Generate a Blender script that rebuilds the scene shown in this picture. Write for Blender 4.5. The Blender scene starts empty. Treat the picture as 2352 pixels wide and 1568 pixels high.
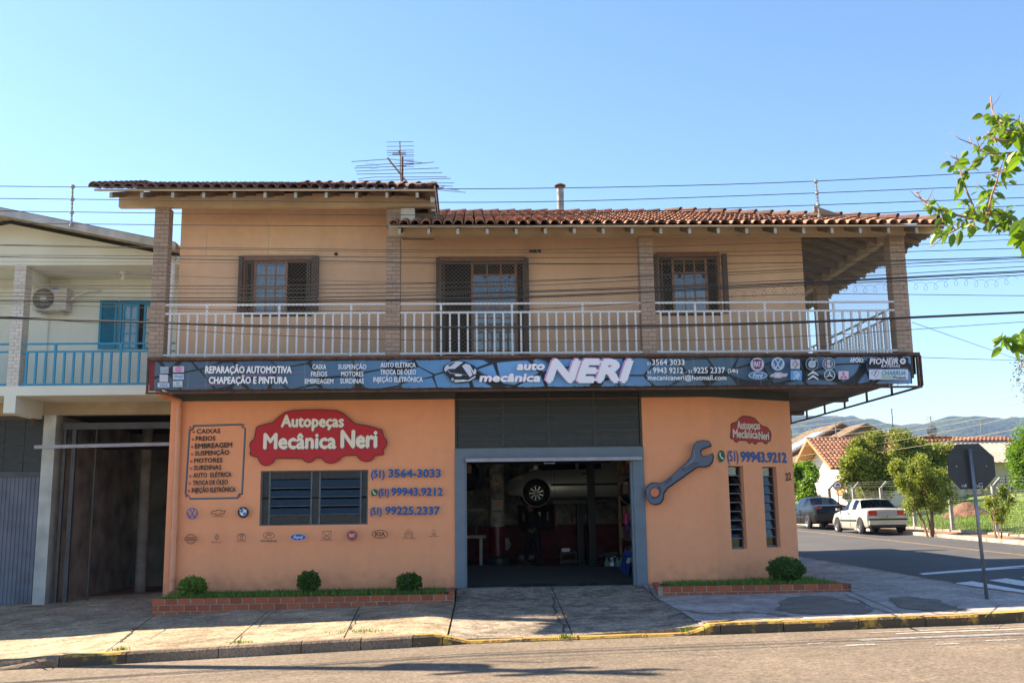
import bpy, bmesh, math, random
from mathutils import Vector, Matrix, geometry
random.seed(7)
R = random.random
def U(a, b): return a + (b - a) * random.random()
SC = bpy.context.scene
COL = SC.collection
# ------------------------------------------------------------------ camera
YAW, PITCH, ROLL, FPX = math.radians(2.46), math.radians(9.79), math.radians(-.78), 2286.7
CP = Vector((0, -19.7, 1.5))
_f = Vector((math.sin(YAW) * math.cos(PITCH), math.cos(YAW) * math.cos(PITCH), math.sin(PITCH)))
_r = Vector((math.cos(YAW), -math.sin(YAW), 0)); _u = _r.cross(_f)
CR = _r * math.cos(ROLL) + _u * math.sin(ROLL); CU = _u * math.cos(ROLL) - _r * math.sin(ROLL); CF = _f
cam = bpy.data.cameras.new('camera'); camo = bpy.data.objects.new('camera', cam); COL.objects.link(camo)
cam.sensor_width = 36; cam.lens = 35; cam.clip_start = .1; cam.clip_end = 9000
m = Matrix.Identity(4)
for i in range(3):
    m[i][0] = CR[i]; m[i][1] = CU[i]; m[i][2] = -CF[i]; m[i][3] = CP[i]
camo.matrix_world = m
SC.camera = camo
def ray(px, py): return (px - 1176) / FPX * CR - (py - 784) / FPX * CU + CF   # photograph measured at 2352 x 1568
def at(px, py, y):
    d = ray(px, py); return CP + d * ((y - CP.y) / d.y)
# ------------------------------------------------------------------ light
SUN = Vector((-1, .43, .98)).normalized()          # towards the sun: from the left, a little behind the facades
w = bpy.data.worlds.new('World'); SC.world = w; w.use_nodes = True
nt = w.node_tree; nt.nodes.clear()
sky = nt.nodes.new('ShaderNodeTexSky'); sky.sky_type = 'NISHITA'; sky.sun_disc = False
EL = math.asin(SUN.z)
sky.sun_elevation = EL; sky.sun_rotation = math.atan2(SUN.x, SUN.y)
sky.altitude = 100; sky.air_density = 1.0; sky.dust_density = .25; sky.ozone_density = 1.6
bg = nt.nodes.new('ShaderNodeBackground'); bg.inputs[1].default_value = .073
wo = nt.nodes.new('ShaderNodeOutputWorld')
hs = nt.nodes.new('ShaderNodeHueSaturation'); hs.inputs['Saturation'].default_value = 1.1; hs.inputs['Value'].default_value = .97
nt.links.new(sky.outputs[0], hs.inputs['Color']); nt.links.new(hs.outputs[0], bg.inputs[0]); nt.links.new(bg.outputs[0], wo.inputs[0])
sl = bpy.data.lights.new('sun', 'SUN'); sl.energy = 4.5; sl.angle = math.radians(.53); sl.color = (1, .83, .60)
so = bpy.data.objects.new('sun', sl); COL.objects.link(so); so.rotation_euler = (-SUN).to_track_quat('-Z', 'Y').to_euler()
so.location = (-20, 10, 30)
SC.view_settings.view_transform = 'Standard'; SC.view_settings.look = 'None'
SC.view_settings.gamma = 1; SC.view_settings.use_curve_mapping = False
SC.view_settings.exposure = 1.93
SC.cycles.use_denoising = True
SC.cycles.max_bounces = 8
SC.cycles.transparent_max_bounces = 24
# ------------------------------------------------------------------ materials
MATS = {}
def lin(c): return tuple(((v / 255 + .055) / 1.055) ** 2.4 if v > 10 else v / 255 / 12.92 for v in c)
def mat(name, rgb, rough=.7, metal=0, noise=None, splash=None, bump=None, island=0, trans=0, spec=.5, coat=0, streak=None, emis=None, vary=0):
    if name in MATS: return MATS[name]
    M = bpy.data.materials.new(name); M.use_nodes = True; t = M.node_tree; N = t.nodes; L = t.links
    b = N['Principled BSDF']; b.inputs['Roughness'].default_value = rough; b.inputs['Metallic'].default_value = metal
    b.inputs['Specular IOR Level'].default_value = spec; b.inputs['Coat Weight'].default_value = coat
    c = None
    tc = N.new('ShaderNodeTexCoord')
    def setc(): return c
    rgbn = N.new('ShaderNodeRGB'); rgbn.outputs[0].default_value = (*rgb, 1); c = rgbn.outputs[0]
    def mul(fac_out, lo, hi):
        nonlocal c
        mr = N.new('ShaderNodeMapRange'); mr.inputs['To Min'].default_value = lo; mr.inputs['To Max'].default_value = hi
        L.new(fac_out, mr.inputs[0])
        v = N.new('ShaderNodeVectorMath'); v.operation = 'SCALE'; L.new(c, v.inputs[0]); L.new(mr.outputs[0], v.inputs['Scale']); c = v.outputs[0]
        return mr
    if noise:
        for (s, lo, hi) in noise:
            n = N.new('ShaderNodeTexNoise'); n.inputs['Scale'].default_value = s; n.inputs['Detail'].default_value = 6
            L.new(tc.outputs['Object'], n.inputs['Vector']); mm = mul(n.outputs[0], lo, hi)
            mm.inputs['From Min'].default_value = .3; mm.inputs['From Max'].default_value = .7
    if streak:   # vertical dirt runs: (scale, strength)
        mp = N.new('ShaderNodeMapping'); mp.inputs['Scale'].default_value = (streak[0], streak[0], streak[0] * .08)
        L.new(tc.outputs['Object'], mp.inputs[0]); n = N.new('ShaderNodeTexNoise'); n.inputs['Scale'].default_value = 1; n.inputs['Detail'].default_value = 5
        L.new(mp.outputs[0], n.inputs['Vector']); mm = mul(n.outputs[0], streak[1], 1); mm.inputs['From Min'].default_value = .3; mm.inputs['From Max'].default_value = .55
    if splash:   # grime thrown up on the foot of a wall: (height, strength)
        sz_ = N.new('ShaderNodeSeparateXYZ'); L.new(tc.outputs['Object'], sz_.inputs[0]); n = N.new('ShaderNodeTexNoise'); n.inputs['Scale'].default_value = 5; n.inputs['Detail'].default_value = 8; L.new(tc.outputs['Object'], n.inputs['Vector'])
        ma = N.new('ShaderNodeMath'); ma.operation = 'MULTIPLY_ADD'; L.new(n.outputs[0], ma.inputs[0]); ma.inputs[1].default_value = -splash[0] * 2.4; L.new(sz_.outputs[2], ma.inputs[2])
        mm = mul(ma.outputs[0], splash[1], 1); mm.inputs['From Min'].default_value = -splash[0] * 1.1; mm.inputs['From Max'].default_value = -splash[0] * .2
    if island:
        g = N.new('ShaderNodeNewGeometry'); mul(g.outputs['Random Per Island'], 1 - island, 1 + island)
    if vary:
        g = N.new('ShaderNodeObjectInfo'); mul(g.outputs['Random'], 1 - vary, 1 + vary)
    L.new(c, b.inputs['Base Color'])
    if bump:
        n = N.new('ShaderNodeTexNoise'); n.inputs['Scale'].default_value = bump[0]; n.inputs['Detail'].default_value = 8
        L.new(tc.outputs['Object'], n.inputs['Vector'])
        bm = N.new('ShaderNodeBump'); bm.inputs['Strength'].default_value = bump[1]; bm.inputs['Distance'].default_value = bump[2]
        L.new(n.outputs[0], bm.inputs['Height']); L.new(bm.outputs[0], b.inputs['Normal'])
    if emis: b.inputs['Emission Color'].default_value = (*emis[0], 1); b.inputs['Emission Strength'].default_value = emis[1]
    if trans:
        tr = N.new('ShaderNodeBsdfTranslucent'); v = N.new('ShaderNodeVectorMath'); v.operation = 'MULTIPLY'
        L.new(c, v.inputs[0]); v.inputs[1].default_value = (1.5, 1.6, .5); L.new(v.outputs[0], tr.inputs[0])
        ms = N.new('ShaderNodeMixShader'); ms.inputs[0].default_value = trans
        L.new(b.outputs[0], ms.inputs[1]); L.new(tr.outputs[0], ms.inputs[2]); L.new(ms.outputs[0], N['Material Output'].inputs[0])
    MATS[name] = M; return M
def paint(rgb255, rough=.6):
    return mat('print %d %d %d' % tuple(rgb255), lin(rgb255), rough)
def glass(name, tint=(.9, .95, 1), a=.35, rough=.03, bump=None):
    if name in MATS: return MATS[name]
    M = bpy.data.materials.new(name); M.use_nodes = True; t = M.node_tree; N = t.nodes; L = t.links; N.clear()
    g = N.new('ShaderNodeBsdfGlossy'); g.inputs['Roughness'].default_value = rough
    tr = N.new('ShaderNodeBsdfTransparent'); tr.inputs[0].default_value = (*tint, 1)
    fr = N.new('ShaderNodeLayerWeight'); fr.inputs[0].default_value = .5
    pw = N.new('ShaderNodeMath'); pw.operation = 'POWER'; pw.inputs[1].default_value = 4.5; L.new(fr.outputs['Facing'], pw.inputs[0])
    ad = N.new('ShaderNodeMath'); ad.operation = 'MULTIPLY_ADD'; ad.inputs[1].default_value = .9; ad.inputs[2].default_value = a; L.new(pw.outputs[0], ad.inputs[0]); ad.use_clamp = True
    ms = N.new('ShaderNodeMixShader'); L.new(ad.outputs[0], ms.inputs[0]); L.new(tr.outputs[0], ms.inputs[1]); L.new(g.outputs[0], ms.inputs[2])
    if bump:
        tc = N.new('ShaderNodeTexCoord'); n = N.new('ShaderNodeTexVoronoi'); n.inputs['Scale'].default_value = bump[0]; L.new(tc.outputs['Object'], n.inputs['Vector'])
        bm = N.new('ShaderNodeBump'); bm.inputs['Strength'].default_value = bump[1]; bm.inputs['Distance'].default_value = bump[2]
        L.new(n.outputs[0], bm.inputs['Height']); L.new(bm.outputs[0], g.inputs['Normal'])
    o = N.new('ShaderNodeOutputMaterial'); L.new(ms.outputs[0], o.inputs[0]); MATS[name] = M; return M
# ------------------------------------------------------------------ mesh helpers
class MB:
    def __init__(s): s.v = []; s.f = []; s.m = []; s.mats = []; s.sm = False
    def mi(s, M):
        if M is None: return 0
        if M not in s.mats: s.mats.append(M)
        return s.mats.index(M)
    def add(s, vs, fs, M=None):
        n = len(s.v); k = s.mi(M); s.v += [tuple(v) for v in vs]
        for f in fs: s.f.append([i + n for i in f]); s.m.append(k)
        return s
    def box(s, x0, x1, y0, y1, z0, z1, M=None):
        vs = [(x, y, z) for z in (z0, z1) for y in (y0, y1) for x in (x0, x1)]
        return s.add(vs, [(0, 2, 3, 1), (4, 5, 7, 6), (0, 1, 5, 4), (2, 6, 7, 3), (0, 4, 6, 2), (1, 3, 7, 5)], M)
    def hexa(s, b, t, M=None):      # 4 bottom points, 4 top points, counter-clockwise seen from above
        return s.add(list(b) + list(t), [(3, 2, 1, 0), (4, 5, 6, 7), (0, 1, 5, 4), (1, 2, 6, 5), (2, 3, 7, 6), (3, 0, 4, 7)], M)
    def prism(s, pts, z0, z1, M=None):
        n = len(pts); z0s = z0 if callable(z0) else (lambda p: z0); z1s = z1 if callable(z1) else (lambda p: z1)
        vs = [(p[0], p[1], z0s(p)) for p in pts] + [(p[0], p[1], z1s(p)) for p in pts]
        fs = [(i, (i + 1) % n, (i + 1) % n + n, i + n) for i in range(n)]
        tri = geometry.tessellate_polygon([[Vector((p[0], p[1], 0)) for p in pts]])
        for t in tri:
            a, b, c = t
            nn = (Vector(pts[b][:2]).to_3d() - Vector(pts[a][:2]).to_3d()).cross(Vector(pts[c][:2]).to_3d() - Vector(pts[a][:2]).to_3d()).z
            if nn < 0: a, c = c, a
            fs.append((a + n, b + n, c + n)); fs.append((c, b, a))
        return s.add(vs, fs, M)
    def tube(s, pts, r, n=6, M=None, cap=True):
        pts = [Vector(p) for p in pts]; rr = r if isinstance(r, (list, tuple)) else [r] * len(pts)
        vs = []; fs = []
        for i, p in enumerate(pts):
            d = (pts[min(i + 1, len(pts) - 1)] - pts[max(i - 1, 0)]).normalized()
            a = d.cross(Vector((0, 0, 1)) if abs(d.z) < .95 else Vector((1, 0, 0))).normalized(); b = d.cross(a)
            for k in range(n):
                t = 2 * math.pi * k / n; vs.append(p + (a * math.cos(t) + b * math.sin(t)) * rr[i])
        for i in range(len(pts) - 1):
            for k in range(n):
                k2 = (k + 1) % n; fs.append((i * n + k, i * n + k2, (i + 1) * n + k2, (i + 1) * n + k))
        if cap: fs.append(tuple(range(n - 1, -1, -1))); fs.append(tuple(range((len(pts) - 1) * n, len(pts) * n)))
        return s.add(vs, fs, M)
    def lathe(s, prof, c=(0, 0, 0), n=16, M=None, axis='z'):
        vs = []; fs = []
        for (r, h) in prof:
            for k in range(n):
                t = 2 * math.pi * k / n; x, y = r * math.cos(t), r * math.sin(t)
                vs.append((c[0] + x, c[1] + y, c[2] + h) if axis == 'z' else ((c[0] + x, c[1] + h, c[2] + y) if axis == 'y' else (c[0] + h, c[1] + x, c[2] + y)))
        for i in range(len(prof) - 1):
            for k in range(n):
                k2 = (k + 1) % n; fs.append((i * n + k, i * n + k2, (i + 1) * n + k2, (i + 1) * n + k))
        return s.add(vs, fs, M)
    def mesh(s, name, M=None):
        me = bpy.data.meshes.new(name); me.from_pydata(s.v, [], s.f)
        if s.mats:
            for x in s.mats: me.materials.append(x)
            me.polygons.foreach_set('material_index', s.m)
        elif M: me.materials.append(M)
        if s.sm: me.polygons.foreach_set('use_smooth', [True] * len(s.f))
        me.update(); return me
def tag(o, label=None, cat=None, group=None, kind=None):
    if label: o['label'] = label
    if cat: o['category'] = cat
    if group: o['group'] = group
    if kind: o['kind'] = kind
    return o
def inv(parent):
    """world location of a parent chain (translations and rotations)"""
    if parent is None: return Matrix.Identity(4)
    Mx = Matrix.LocRotScale(parent.location, parent.rotation_euler, parent.scale)
    return (inv(parent.parent) @ parent.matrix_parent_inverse @ Mx) if parent.parent else Mx
def link(o, parent=None, local=False):
    COL.objects.link(o)
    if parent:
        o.parent = parent
        if not local: o.matrix_parent_inverse = inv(parent).inverted()
    return o
def obj(name, mb, M=None, parent=None, local=False, smooth=None):
    if smooth: mb.sm = True
    o = bpy.data.objects.new(name, mb if isinstance(mb, bpy.types.Mesh) else mb.mesh(name, M)); return link(o, parent, local)
def thing(name, label, cat, loc=(0, 0, 0), group=None, kind=None, rot=0):
    o = bpy.data.objects.new(name, None); COL.objects.link(o); o.location = loc; o.rotation_euler = (0, 0, rot)
    o.empty_display_size = .2
    return tag(o, label, cat, group, kind)
def piece(name, mesh, loc, parent, rot=(0, 0, 0), scale=(1, 1, 1)):
    o = bpy.data.objects.new(name, mesh); o.location = loc; o.rotation_euler = rot; o.scale = scale
    return link(o, parent)
def copytree(o, parent=None):
    c = o.copy(); COL.objects.link(c)
    if parent: c.parent = parent
    for ch in o.children: copytree(ch, c)
    return c
def bx(name, x0, x1, y0, y1, z0, z1, M, parent=None, bev=0):
    return obj(name, MB().box(x0, x1, y0, y1, z0, z1), M, parent)
# ------------------------------------------------------------------ flat print: lettering and marks
_txt = {}
def glyphs(s, bold=0, res=2):
    k = (s, bold)
    if k in _txt: return _txt[k]
    cu = bpy.data.curves.new('t', 'FONT'); cu.body = s; cu.size = 1; cu.offset = bold; cu.resolution_u = res; cu.fill_mode = 'FRONT'
    o = bpy.data.objects.new('t', cu); COL.objects.link(o)
    me = bpy.data.meshes.new_from_object(o.evaluated_get(bpy.context.evaluated_depsgraph_get()))
    v = [(a.co.x, a.co.y) for a in me.vertices]; f = [tuple(p.vertices) for p in me.polygons]
    bpy.data.objects.remove(o); bpy.data.curves.remove(cu); bpy.data.meshes.remove(me)
    _txt[k] = (v, f); return _txt[k]
class Art:
    """flat shapes on the plane through o spanned by u (right) and v (up); n faces the viewer"""
    def __init__(s, o, u, v, T=(0, 0, 1), first=.004, step=.0012):
        s.o = Vector(o); s.u = Vector(u).normalized(); s.v = Vector(v).normalized(); s.n = s.u.cross(s.v); s.mb = MB(); s.h = first; s.st = step; s.T = T; s.F = None
    def q(s, x, y):
        px = s.T[0] + x * s.T[2]; py = s.T[1] + y * s.T[2]; d = ray(px, py)
        P = CP + d * ((s.o - CP).dot(s.n) / d.dot(s.n)) - s.o
        return (P.dot(s.u), P.dot(s.v))
    def up(s): s.h += s.st
    def W(s, a): return s.o + s.u * a[0] + s.v * a[1] + s.n * s.h
    def polyw(s, pts, c):
        M = paint(c) if isinstance(c, tuple) else c
        P = [Vector((p[0], p[1], 0)) for p in pts]; tri = geometry.tessellate_polygon([P]); fs = []
        for a, b, d in tri:
            if (P[b] - P[a]).cross(P[d] - P[a]).z < 0: a, d = d, a
            fs.append((a, b, d))
        s.mb.add([s.W(p) for p in pts], fs, M); s.up()
    def poly(s, pts, c): s.polyw([s.q(*p) for p in pts], c)
    def strokew(s, pts, wd, c, closed=False):
        M = paint(c) if isinstance(c, tuple) else c
        n = len(pts); P = [Vector(p) for p in pts]; L = []; Rr = []
        for i in range(n):
            a = P[(i - 1) % n] if (closed or i > 0) else P[i]; b = P[(i + 1) % n] if (closed or i < n - 1) else P[i]
            d1 = (P[i] - a); d2 = (b - P[i]); d1 = d1.normalized() if d1.length > 1e-9 else d2.normalized(); d2 = d2.normalized() if d2.length > 1e-9 else d1
            t = (d1 + d2); t = t.normalized() if t.length > 1e-6 else d1
            nn = Vector((-t.y, t.x)); k = 1 / max(.4, abs(nn.dot(Vector((-d1.y, d1.x)))))
            w_ = (wd[i] if isinstance(wd, (list, tuple)) else wd) / 2 * k
            L.append(P[i] + nn * w_); Rr.append(P[i] - nn * w_)
        vs = [s.W(p) for p in L] + [s.W(p) for p in Rr]; fs = []
        for i in range(n if closed else n - 1):
            j = (i + 1) % n; fs.append((i + n, j + n, j, i))
        s.mb.add(vs, fs, M); s.up()
    def stroke(s, pts, wd, c, closed=False):
        P = [s.q(*p) for p in pts]; x, y = pts[0]; a = s.q(x, y); b = s.q(x + 1, y); k = math.hypot(a[0] - b[0], a[1] - b[1])
        wd2 = [x_ * k for x_ in wd] if isinstance(wd, (list, tuple)) else wd * k
        s.strokew(P, wd2, c, closed)
    def ell(s, x, y, rx, ry, n=28, a0=0, a1=360):
        return [(x + rx * math.cos(math.radians(a0 + (a1 - a0) * i / n)), y - ry * math.sin(math.radians(a0 + (a1 - a0) * i / n))) for i in range(n if a1 - a0 == 360 else n + 1)]
    def disc(s, x, y, r, c, ry=None): s.poly(s.ell(x, y, r, ry or r), c)
    def ring(s, x, y, r, wd, c, ry=None): s.stroke(s.ell(x, y, r, ry or r), wd, c, True)
    def rect(s, x0, y0, x1, y1, c): s.poly([(x0, y1), (x1, y1), (x1, y0), (x0, y0)], c)
    def text(s, t, x0, x1, yb, yt, c, bold=.02, shear=0, sh=None, yb2=None):
        """x0..x1 across, baseline yb, capital top yt (picture units); sh = (dx, dy, colour) drop shadow; yb2 = baseline at x1"""
        M = paint(c) if isinstance(c, tuple) else c
        extra = bold * .9; bold = 0; v, f = glyphs(t, bold); 
        if not v: return
        hv, _ = glyphs('H', bold); cap = max(p[1] for p in hv); base = min(p[1] for p in hv); cap -= base
        ax = min(p[0] for p in v); bx_ = max(p[0] for p in v)
        yb2 = yb if yb2 is None else yb2
        A = Vector(s.q(x0, yb)); B = Vector(s.q(x1, yb2)); Tp = Vector(s.q(x0, yt)); H = (Tp - A).length; W = (B - A).length; ex = (B - A).normalized()
        ey = Vector((-ex.y, ex.x))
        if shear: W -= shear * H
        def put(dx, dy, MM):
            vs = []
            for (x, y) in v:
                yy = (y - base) / cap * H; xx = (x - ax) / (bx_ - ax) * W + shear * yy
                p = A + ex * (xx + dx) + ey * (yy + dy); vs.append(s.W(p))
            n3 = s.n; k3 = 0
            for ox, oy in (((0, 0),) if extra <= 0 else ((0, 0), (-1, 0), (1, 0), (0, 1), (0, -1))):
                off = s.u * (ox * extra * H / cap) + s.v * (oy * extra * H / cap) + n3 * (.0003 * k3); k3 += 1
                s.mb.add([v_ + off for v_ in vs], f, MM)
            s.up(); s.up()
        if sh: put(sh[0], sh[1], paint(sh[2]) if isinstance(sh[2], tuple) else sh[2])
        put(0, 0, M)
    def out(s, name, parent=None, label=None):
        o = obj(name, s.mb, None, parent); s.mb = MB()
        if label: o['label'] = label
        return o
# ------------------------------------------------------------------ terrain
def zf(X): return -.235 + (.036 if X < 0 else .018) * X
def G(X, Y):
    z = zf(max(-30, min(X, 40)))
    if Y > -5.5: z += .019 * (Y + 5.5) * min(1, max(0, (X - 2) / 6))
    if X > 14.5 and Y > 0: z -= .12 * min(1, (X - 14.5) / 2) if X < 17.6 else .12
    return z
def GL(X, Y):     # lawn and verge east of the side street
    z = G(X, Y) + .10
    if X > 18.8: z += min(1.1, (X - 18.8) * .09)
    return z
def gp(px, py, fn):
    d = ray(px, py); lo, hi = 1., 300.
    for _ in range(50):
        m_ = (lo + hi) / 2; P = CP + d * (m_ / d.y)
        if P.z > fn(P.x, P.y): lo = m_
        else: hi = m_
    return CP + d * (lo / d.y)
def lerp(t, xs):
    if t <= xs[0][0]: return xs[0][1]
    for (a, b), (c, d) in zip(xs, xs[1:]):
        if t <= c: return b + (d - b) * (t - a) / (c - a)
    return xs[-1][1]
def kh(X): return lerp(X, [(-6.2, .03), (-5.6, .14), (-.42, .15), (-.3, .035), (3.1, .035), (3.25, .14), (20, .14)])
def zp(X): return lerp(X, [(-9, -.33), (-5.65, -.19), (-.31, -.05), (3.3, -.01), (6.8, .01), (9.6, .06)])
def S(X, Y):
    zk = zf(X) + kh(X)
    if Y <= -1.25: return zk + (zp(X) - zk) * max(0, (Y + 5.5) / 4.25)
    if X < -5.5: return zp(X) + .03 * (Y + 1.25)
    if X > 3.6: return zp(X) + .02 * (Y + 1.25)
    return zp(X) + (.105 - zp(X)) * (Y + 1.25) / 1.25
# ------------------------------------------------------------------ ground materials
ASPH = mat('asphalt_worn', (.158, .124, .092), .92, noise=[(.35, .8, 1.15), (2.5, .85, 1.12), (14, .72, 1.3), (30, .6, 1.45), (80, .7, 1.3)], bump=(120, .5, .012))
ASPH2 = mat('asphalt_dark', (.062, .06, .062), .9, noise=[(.5, .85, 1.2), (60, .75, 1.3)], bump=(120, .5, .012))
CONC = mat('pavement_concrete', (.34, .265, .175), .92, noise=[(1.1, .6, 1.25), (4.5, .6, 1.3), (18, .6, 1.35), (60, .7, 1.3)], bump=(45, .6, .02))
CONC2 = mat('driveway_concrete', (.29, .235, .18), .92, noise=[(1.4, .55, 1.3), (5, .5, 1.4), (18, .5, 1.45), (60, .6, 1.3)], bump=(40, .8, .03))
CONC3 = mat('corner_concrete', (.40, .35, .325), .92, noise=[(1.0, .7, 1.2), (4.5, .7, 1.2), (16, .7, 1.25), (60, .7, 1.2)], bump=(45, .5, .02))
PATCH = mat('old_patch', (.16, .135, .115), .95, noise=[(3, .7, 1.3), (40, .6, 1.4)], bump=(40, .9, .03))
BED = mat('joint_bed', (.06, .055, .045), 1)
KERB = mat('kerb_concrete', (.23, .165, .115), .9, noise=[(2, .55, 1.2), (30, .6, 1.3)], bump=(30, .8, .02))
DIRT = mat('bare_earth', (.26, .15, .085), 1, noise=[(2, .6, 1.3), (20, .6, 1.3)], bump=(20, .8, .04))
LAWN = mat('lawn', (.17, .24, .035), 1, noise=[(.6, .7, 1.3), (25, .55, 1.4)], bump=(60, .9, .05))
FIELD = mat('rough_ground', (.12, .14, .05), 1, noise=[(.2, .7, 1.3), (5, .6, 1.4)])
ROADW = mat('road_paint', (.72, .72, .72), .7, noise=[(14, .75, 1.1), (80, .85, 1.05)])
ROADW2 = mat('worn_road_paint', (.5, .45, .4), .8, noise=[(9, .5, 1.2), (60, .6, 1.2)])
ROADY = mat('yellow_line', (.42, .27, .1), .8, noise=[(9, .6, 1.2)])
def yellow_kerb():  # worn yellow paint; shade of the upright faces is put into the colour
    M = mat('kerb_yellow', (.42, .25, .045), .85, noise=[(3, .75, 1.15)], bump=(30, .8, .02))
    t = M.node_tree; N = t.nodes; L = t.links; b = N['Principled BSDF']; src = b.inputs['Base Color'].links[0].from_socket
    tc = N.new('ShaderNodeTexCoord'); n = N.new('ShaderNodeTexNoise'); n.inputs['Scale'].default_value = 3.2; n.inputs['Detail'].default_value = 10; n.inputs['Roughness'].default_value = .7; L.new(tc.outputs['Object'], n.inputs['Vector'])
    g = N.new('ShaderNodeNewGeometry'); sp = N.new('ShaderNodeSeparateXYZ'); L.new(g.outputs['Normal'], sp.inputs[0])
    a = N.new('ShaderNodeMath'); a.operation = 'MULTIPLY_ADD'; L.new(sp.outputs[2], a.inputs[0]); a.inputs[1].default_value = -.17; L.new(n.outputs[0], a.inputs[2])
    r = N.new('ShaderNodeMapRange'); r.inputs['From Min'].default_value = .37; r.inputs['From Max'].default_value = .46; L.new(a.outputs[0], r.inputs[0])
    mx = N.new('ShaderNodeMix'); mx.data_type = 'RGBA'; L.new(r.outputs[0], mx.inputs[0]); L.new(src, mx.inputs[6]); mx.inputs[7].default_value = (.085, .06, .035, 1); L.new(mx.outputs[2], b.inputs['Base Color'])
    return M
KERBY = yellow_kerb()
def sheet(xs, ys, fz, off=0):
    mb = MB(); vs = [(x, y, fz(x, y) + off) for y in ys for x in xs]; n = len(xs)
    fs = [(j * n + i, j * n + i + 1, (j + 1) * n + i + 1, (j + 1) * n + i) for j in range(len(ys) - 1) for i in range(n - 1)]
    return mb.add(vs, fs)
def rng(a, b, n): return [a + (b - a) * i / n for i in range(n + 1)]
XS = [-200, -60, -30, -14, -10, -6, -3, 0, 3, 6, 8, 9.7, 12, 14.5, 16.5, 17.6, 18.8, 22, 26, 30, 40, 60, 120, 300]
YS = [-60, -36, -20, -10, -5.6, -4, -2, 0, 2, 4, 8, 12, 16, 20, 26, 34, 44, 60, 100, 200, 400]
def GB(X, Y):
    z = GL(min(X, 60), min(Y, 60)) - .35
    return z
tag(obj('ground', sheet(XS, YS, GB), FIELD), 'rough ground under and beyond the streets', kind='structure')
tag(obj('main_road', sheet([-60, -30, -14, -10, -6, -3, 0, 3, 6, 8, 10, 14, 20, 40, 80], [-36, -20, -12, -9, -7, -5.68], lambda x, y: zf(max(-30, min(x, 40)))), ASPH), 'worn tan asphalt road in front of the workshop', kind='structure')
tag(obj('side_street', sheet([7, 8, 9.7, 11, 13, 14.5, 16.5, 17.55], [-5.68, -4, -2, 0, 2, 5, 10, 20, 30, 45, 70], G), ASPH2), 'dark asphalt side street running back past the workshop', kind='structure')
# verge and lawn beyond the side street
tag(obj('dirt_verge', sheet([17.66, 18.3, 18.95], rng(4, 70, 20), lambda x, y: GL(x, y)), DIRT), 'strip of bare reddish earth behind the far kerb', kind='structure')
tag(obj('lawn', sheet([18.95, 20, 22, 24, 27, 31, 36, 45, 60], rng(2, 70, 20), lambda x, y: GL(x, y) + .01), LAWN), 'sloping green lawn behind the wire fence', kind='structure')
fk = thing('far_kerb', 'pale kerb along the far side of the side street', 'kerb', (17.6, 4, .3), kind='structure')
del fk['category']
KW = mat('kerb_whitewash', (.45, .38, .32), .9, noise=[(3, .5, 1.2), (30, .7, 1.2)])
for i in range(46):
    y = 4 + i * 1.02
    z = G(17.5, y)
    mb = MB().hexa([(17.52, y, z - .2), (17.7, y, z - .2), (17.7, y + 1, z - .18), (17.52, y + 1, z - .18)], [(17.54, y, z + .12), (17.7, y, z + .13), (17.7, y + 1, z + .15), (17.54, y + 1, z + .14)])
    obj('kerb_stone', mb, KW, fk)
# markings
def flat(name, pts, fn, M, label, off=.006, cut=True):
    mb = MB(); P = [Vector((p[0], p[1], 0)) for p in pts]; fs = []
    for a, b, d in geometry.tessellate_polygon([P]):
        if (P[b] - P[a]).cross(P[d] - P[a]).z < 0: a, d = d, a
        fs.append((a, b, d))
    mb.add([(p[0], p[1], fn(p[0], p[1]) + off) for p in pts], fs)
    return tag(obj(name, mb, M), label, kind='structure')
mb = MB()
ys = rng(4.5, 60, 24); xs = [14.35, 14.43]
flat_line = sheet(xs, ys, lambda x, y: G(x, y) + .006)
tag(obj('centre_line', flat_line, ROADY), 'thin faded yellow centre line on the side street', kind='structure')
sl = [(9.78, 2.25), (11.1, 2.75), (12.8, 3.3), (15, 3.6), (15, 3.0), (12.7, 2.75), (11.1, 2.3), (9.7, 1.85)]
flat('stop_line', sl, G, ROADW, 'white stop line across the mouth of the side street')
cw = thing('zebra_crossing', 'white zebra stripes across the mouth of the side street', None, (10, -1.5, 0), kind='structure')
for k in range(9):
    x = 9.42 + k * .87
    pts = [(x, -3.6), (x + .5, -3.6), (x + .5, .17 + .33 * k), (x, -.08 + .33 * k)]
    mb = MB(); mb.add([(p[0], p[1], G(*p) + .006) for p in pts], [(0, 1, 2, 3)]); obj('zebra_stripe', mb, ROADW, cw)
wl = thing('worn_markings', 'worn white crossing lines on the main road by the corner kerb', None, (6, -6.8, -.1), kind='structure')
for (a, b, c, d) in [(5.6, -6.35, 12, .1), (5.3, -6.12, 12, .05), (4.9, -6.85, 12, .16), (4.6, -7.25, .35, .1), (5.6, -7.45, .3, .07), (6.3, -7.3, .4, .06), (4.2, -6.95, .3, .05)]:
    x1 = a + (c if c < 3 else 12 - a)
    x1 = x1 if c < 3 else 11
    mb = MB(); n = 14; xs = rng(a, x1, n)
    for i in range(n):
        e = U(-.02, .02); mb.add([(xs[i], b + e, zf(xs[i]) + .006), (xs[i + 1], b + e, zf(xs[i + 1]) + .006), (xs[i + 1], b + e + d, zf(xs[i + 1]) + .006), (xs[i], b + e + d, zf(xs[i]) + .006)], [(0, 1, 2, 3)])
    obj('worn_line', mb, ROADW2, wl)
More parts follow.
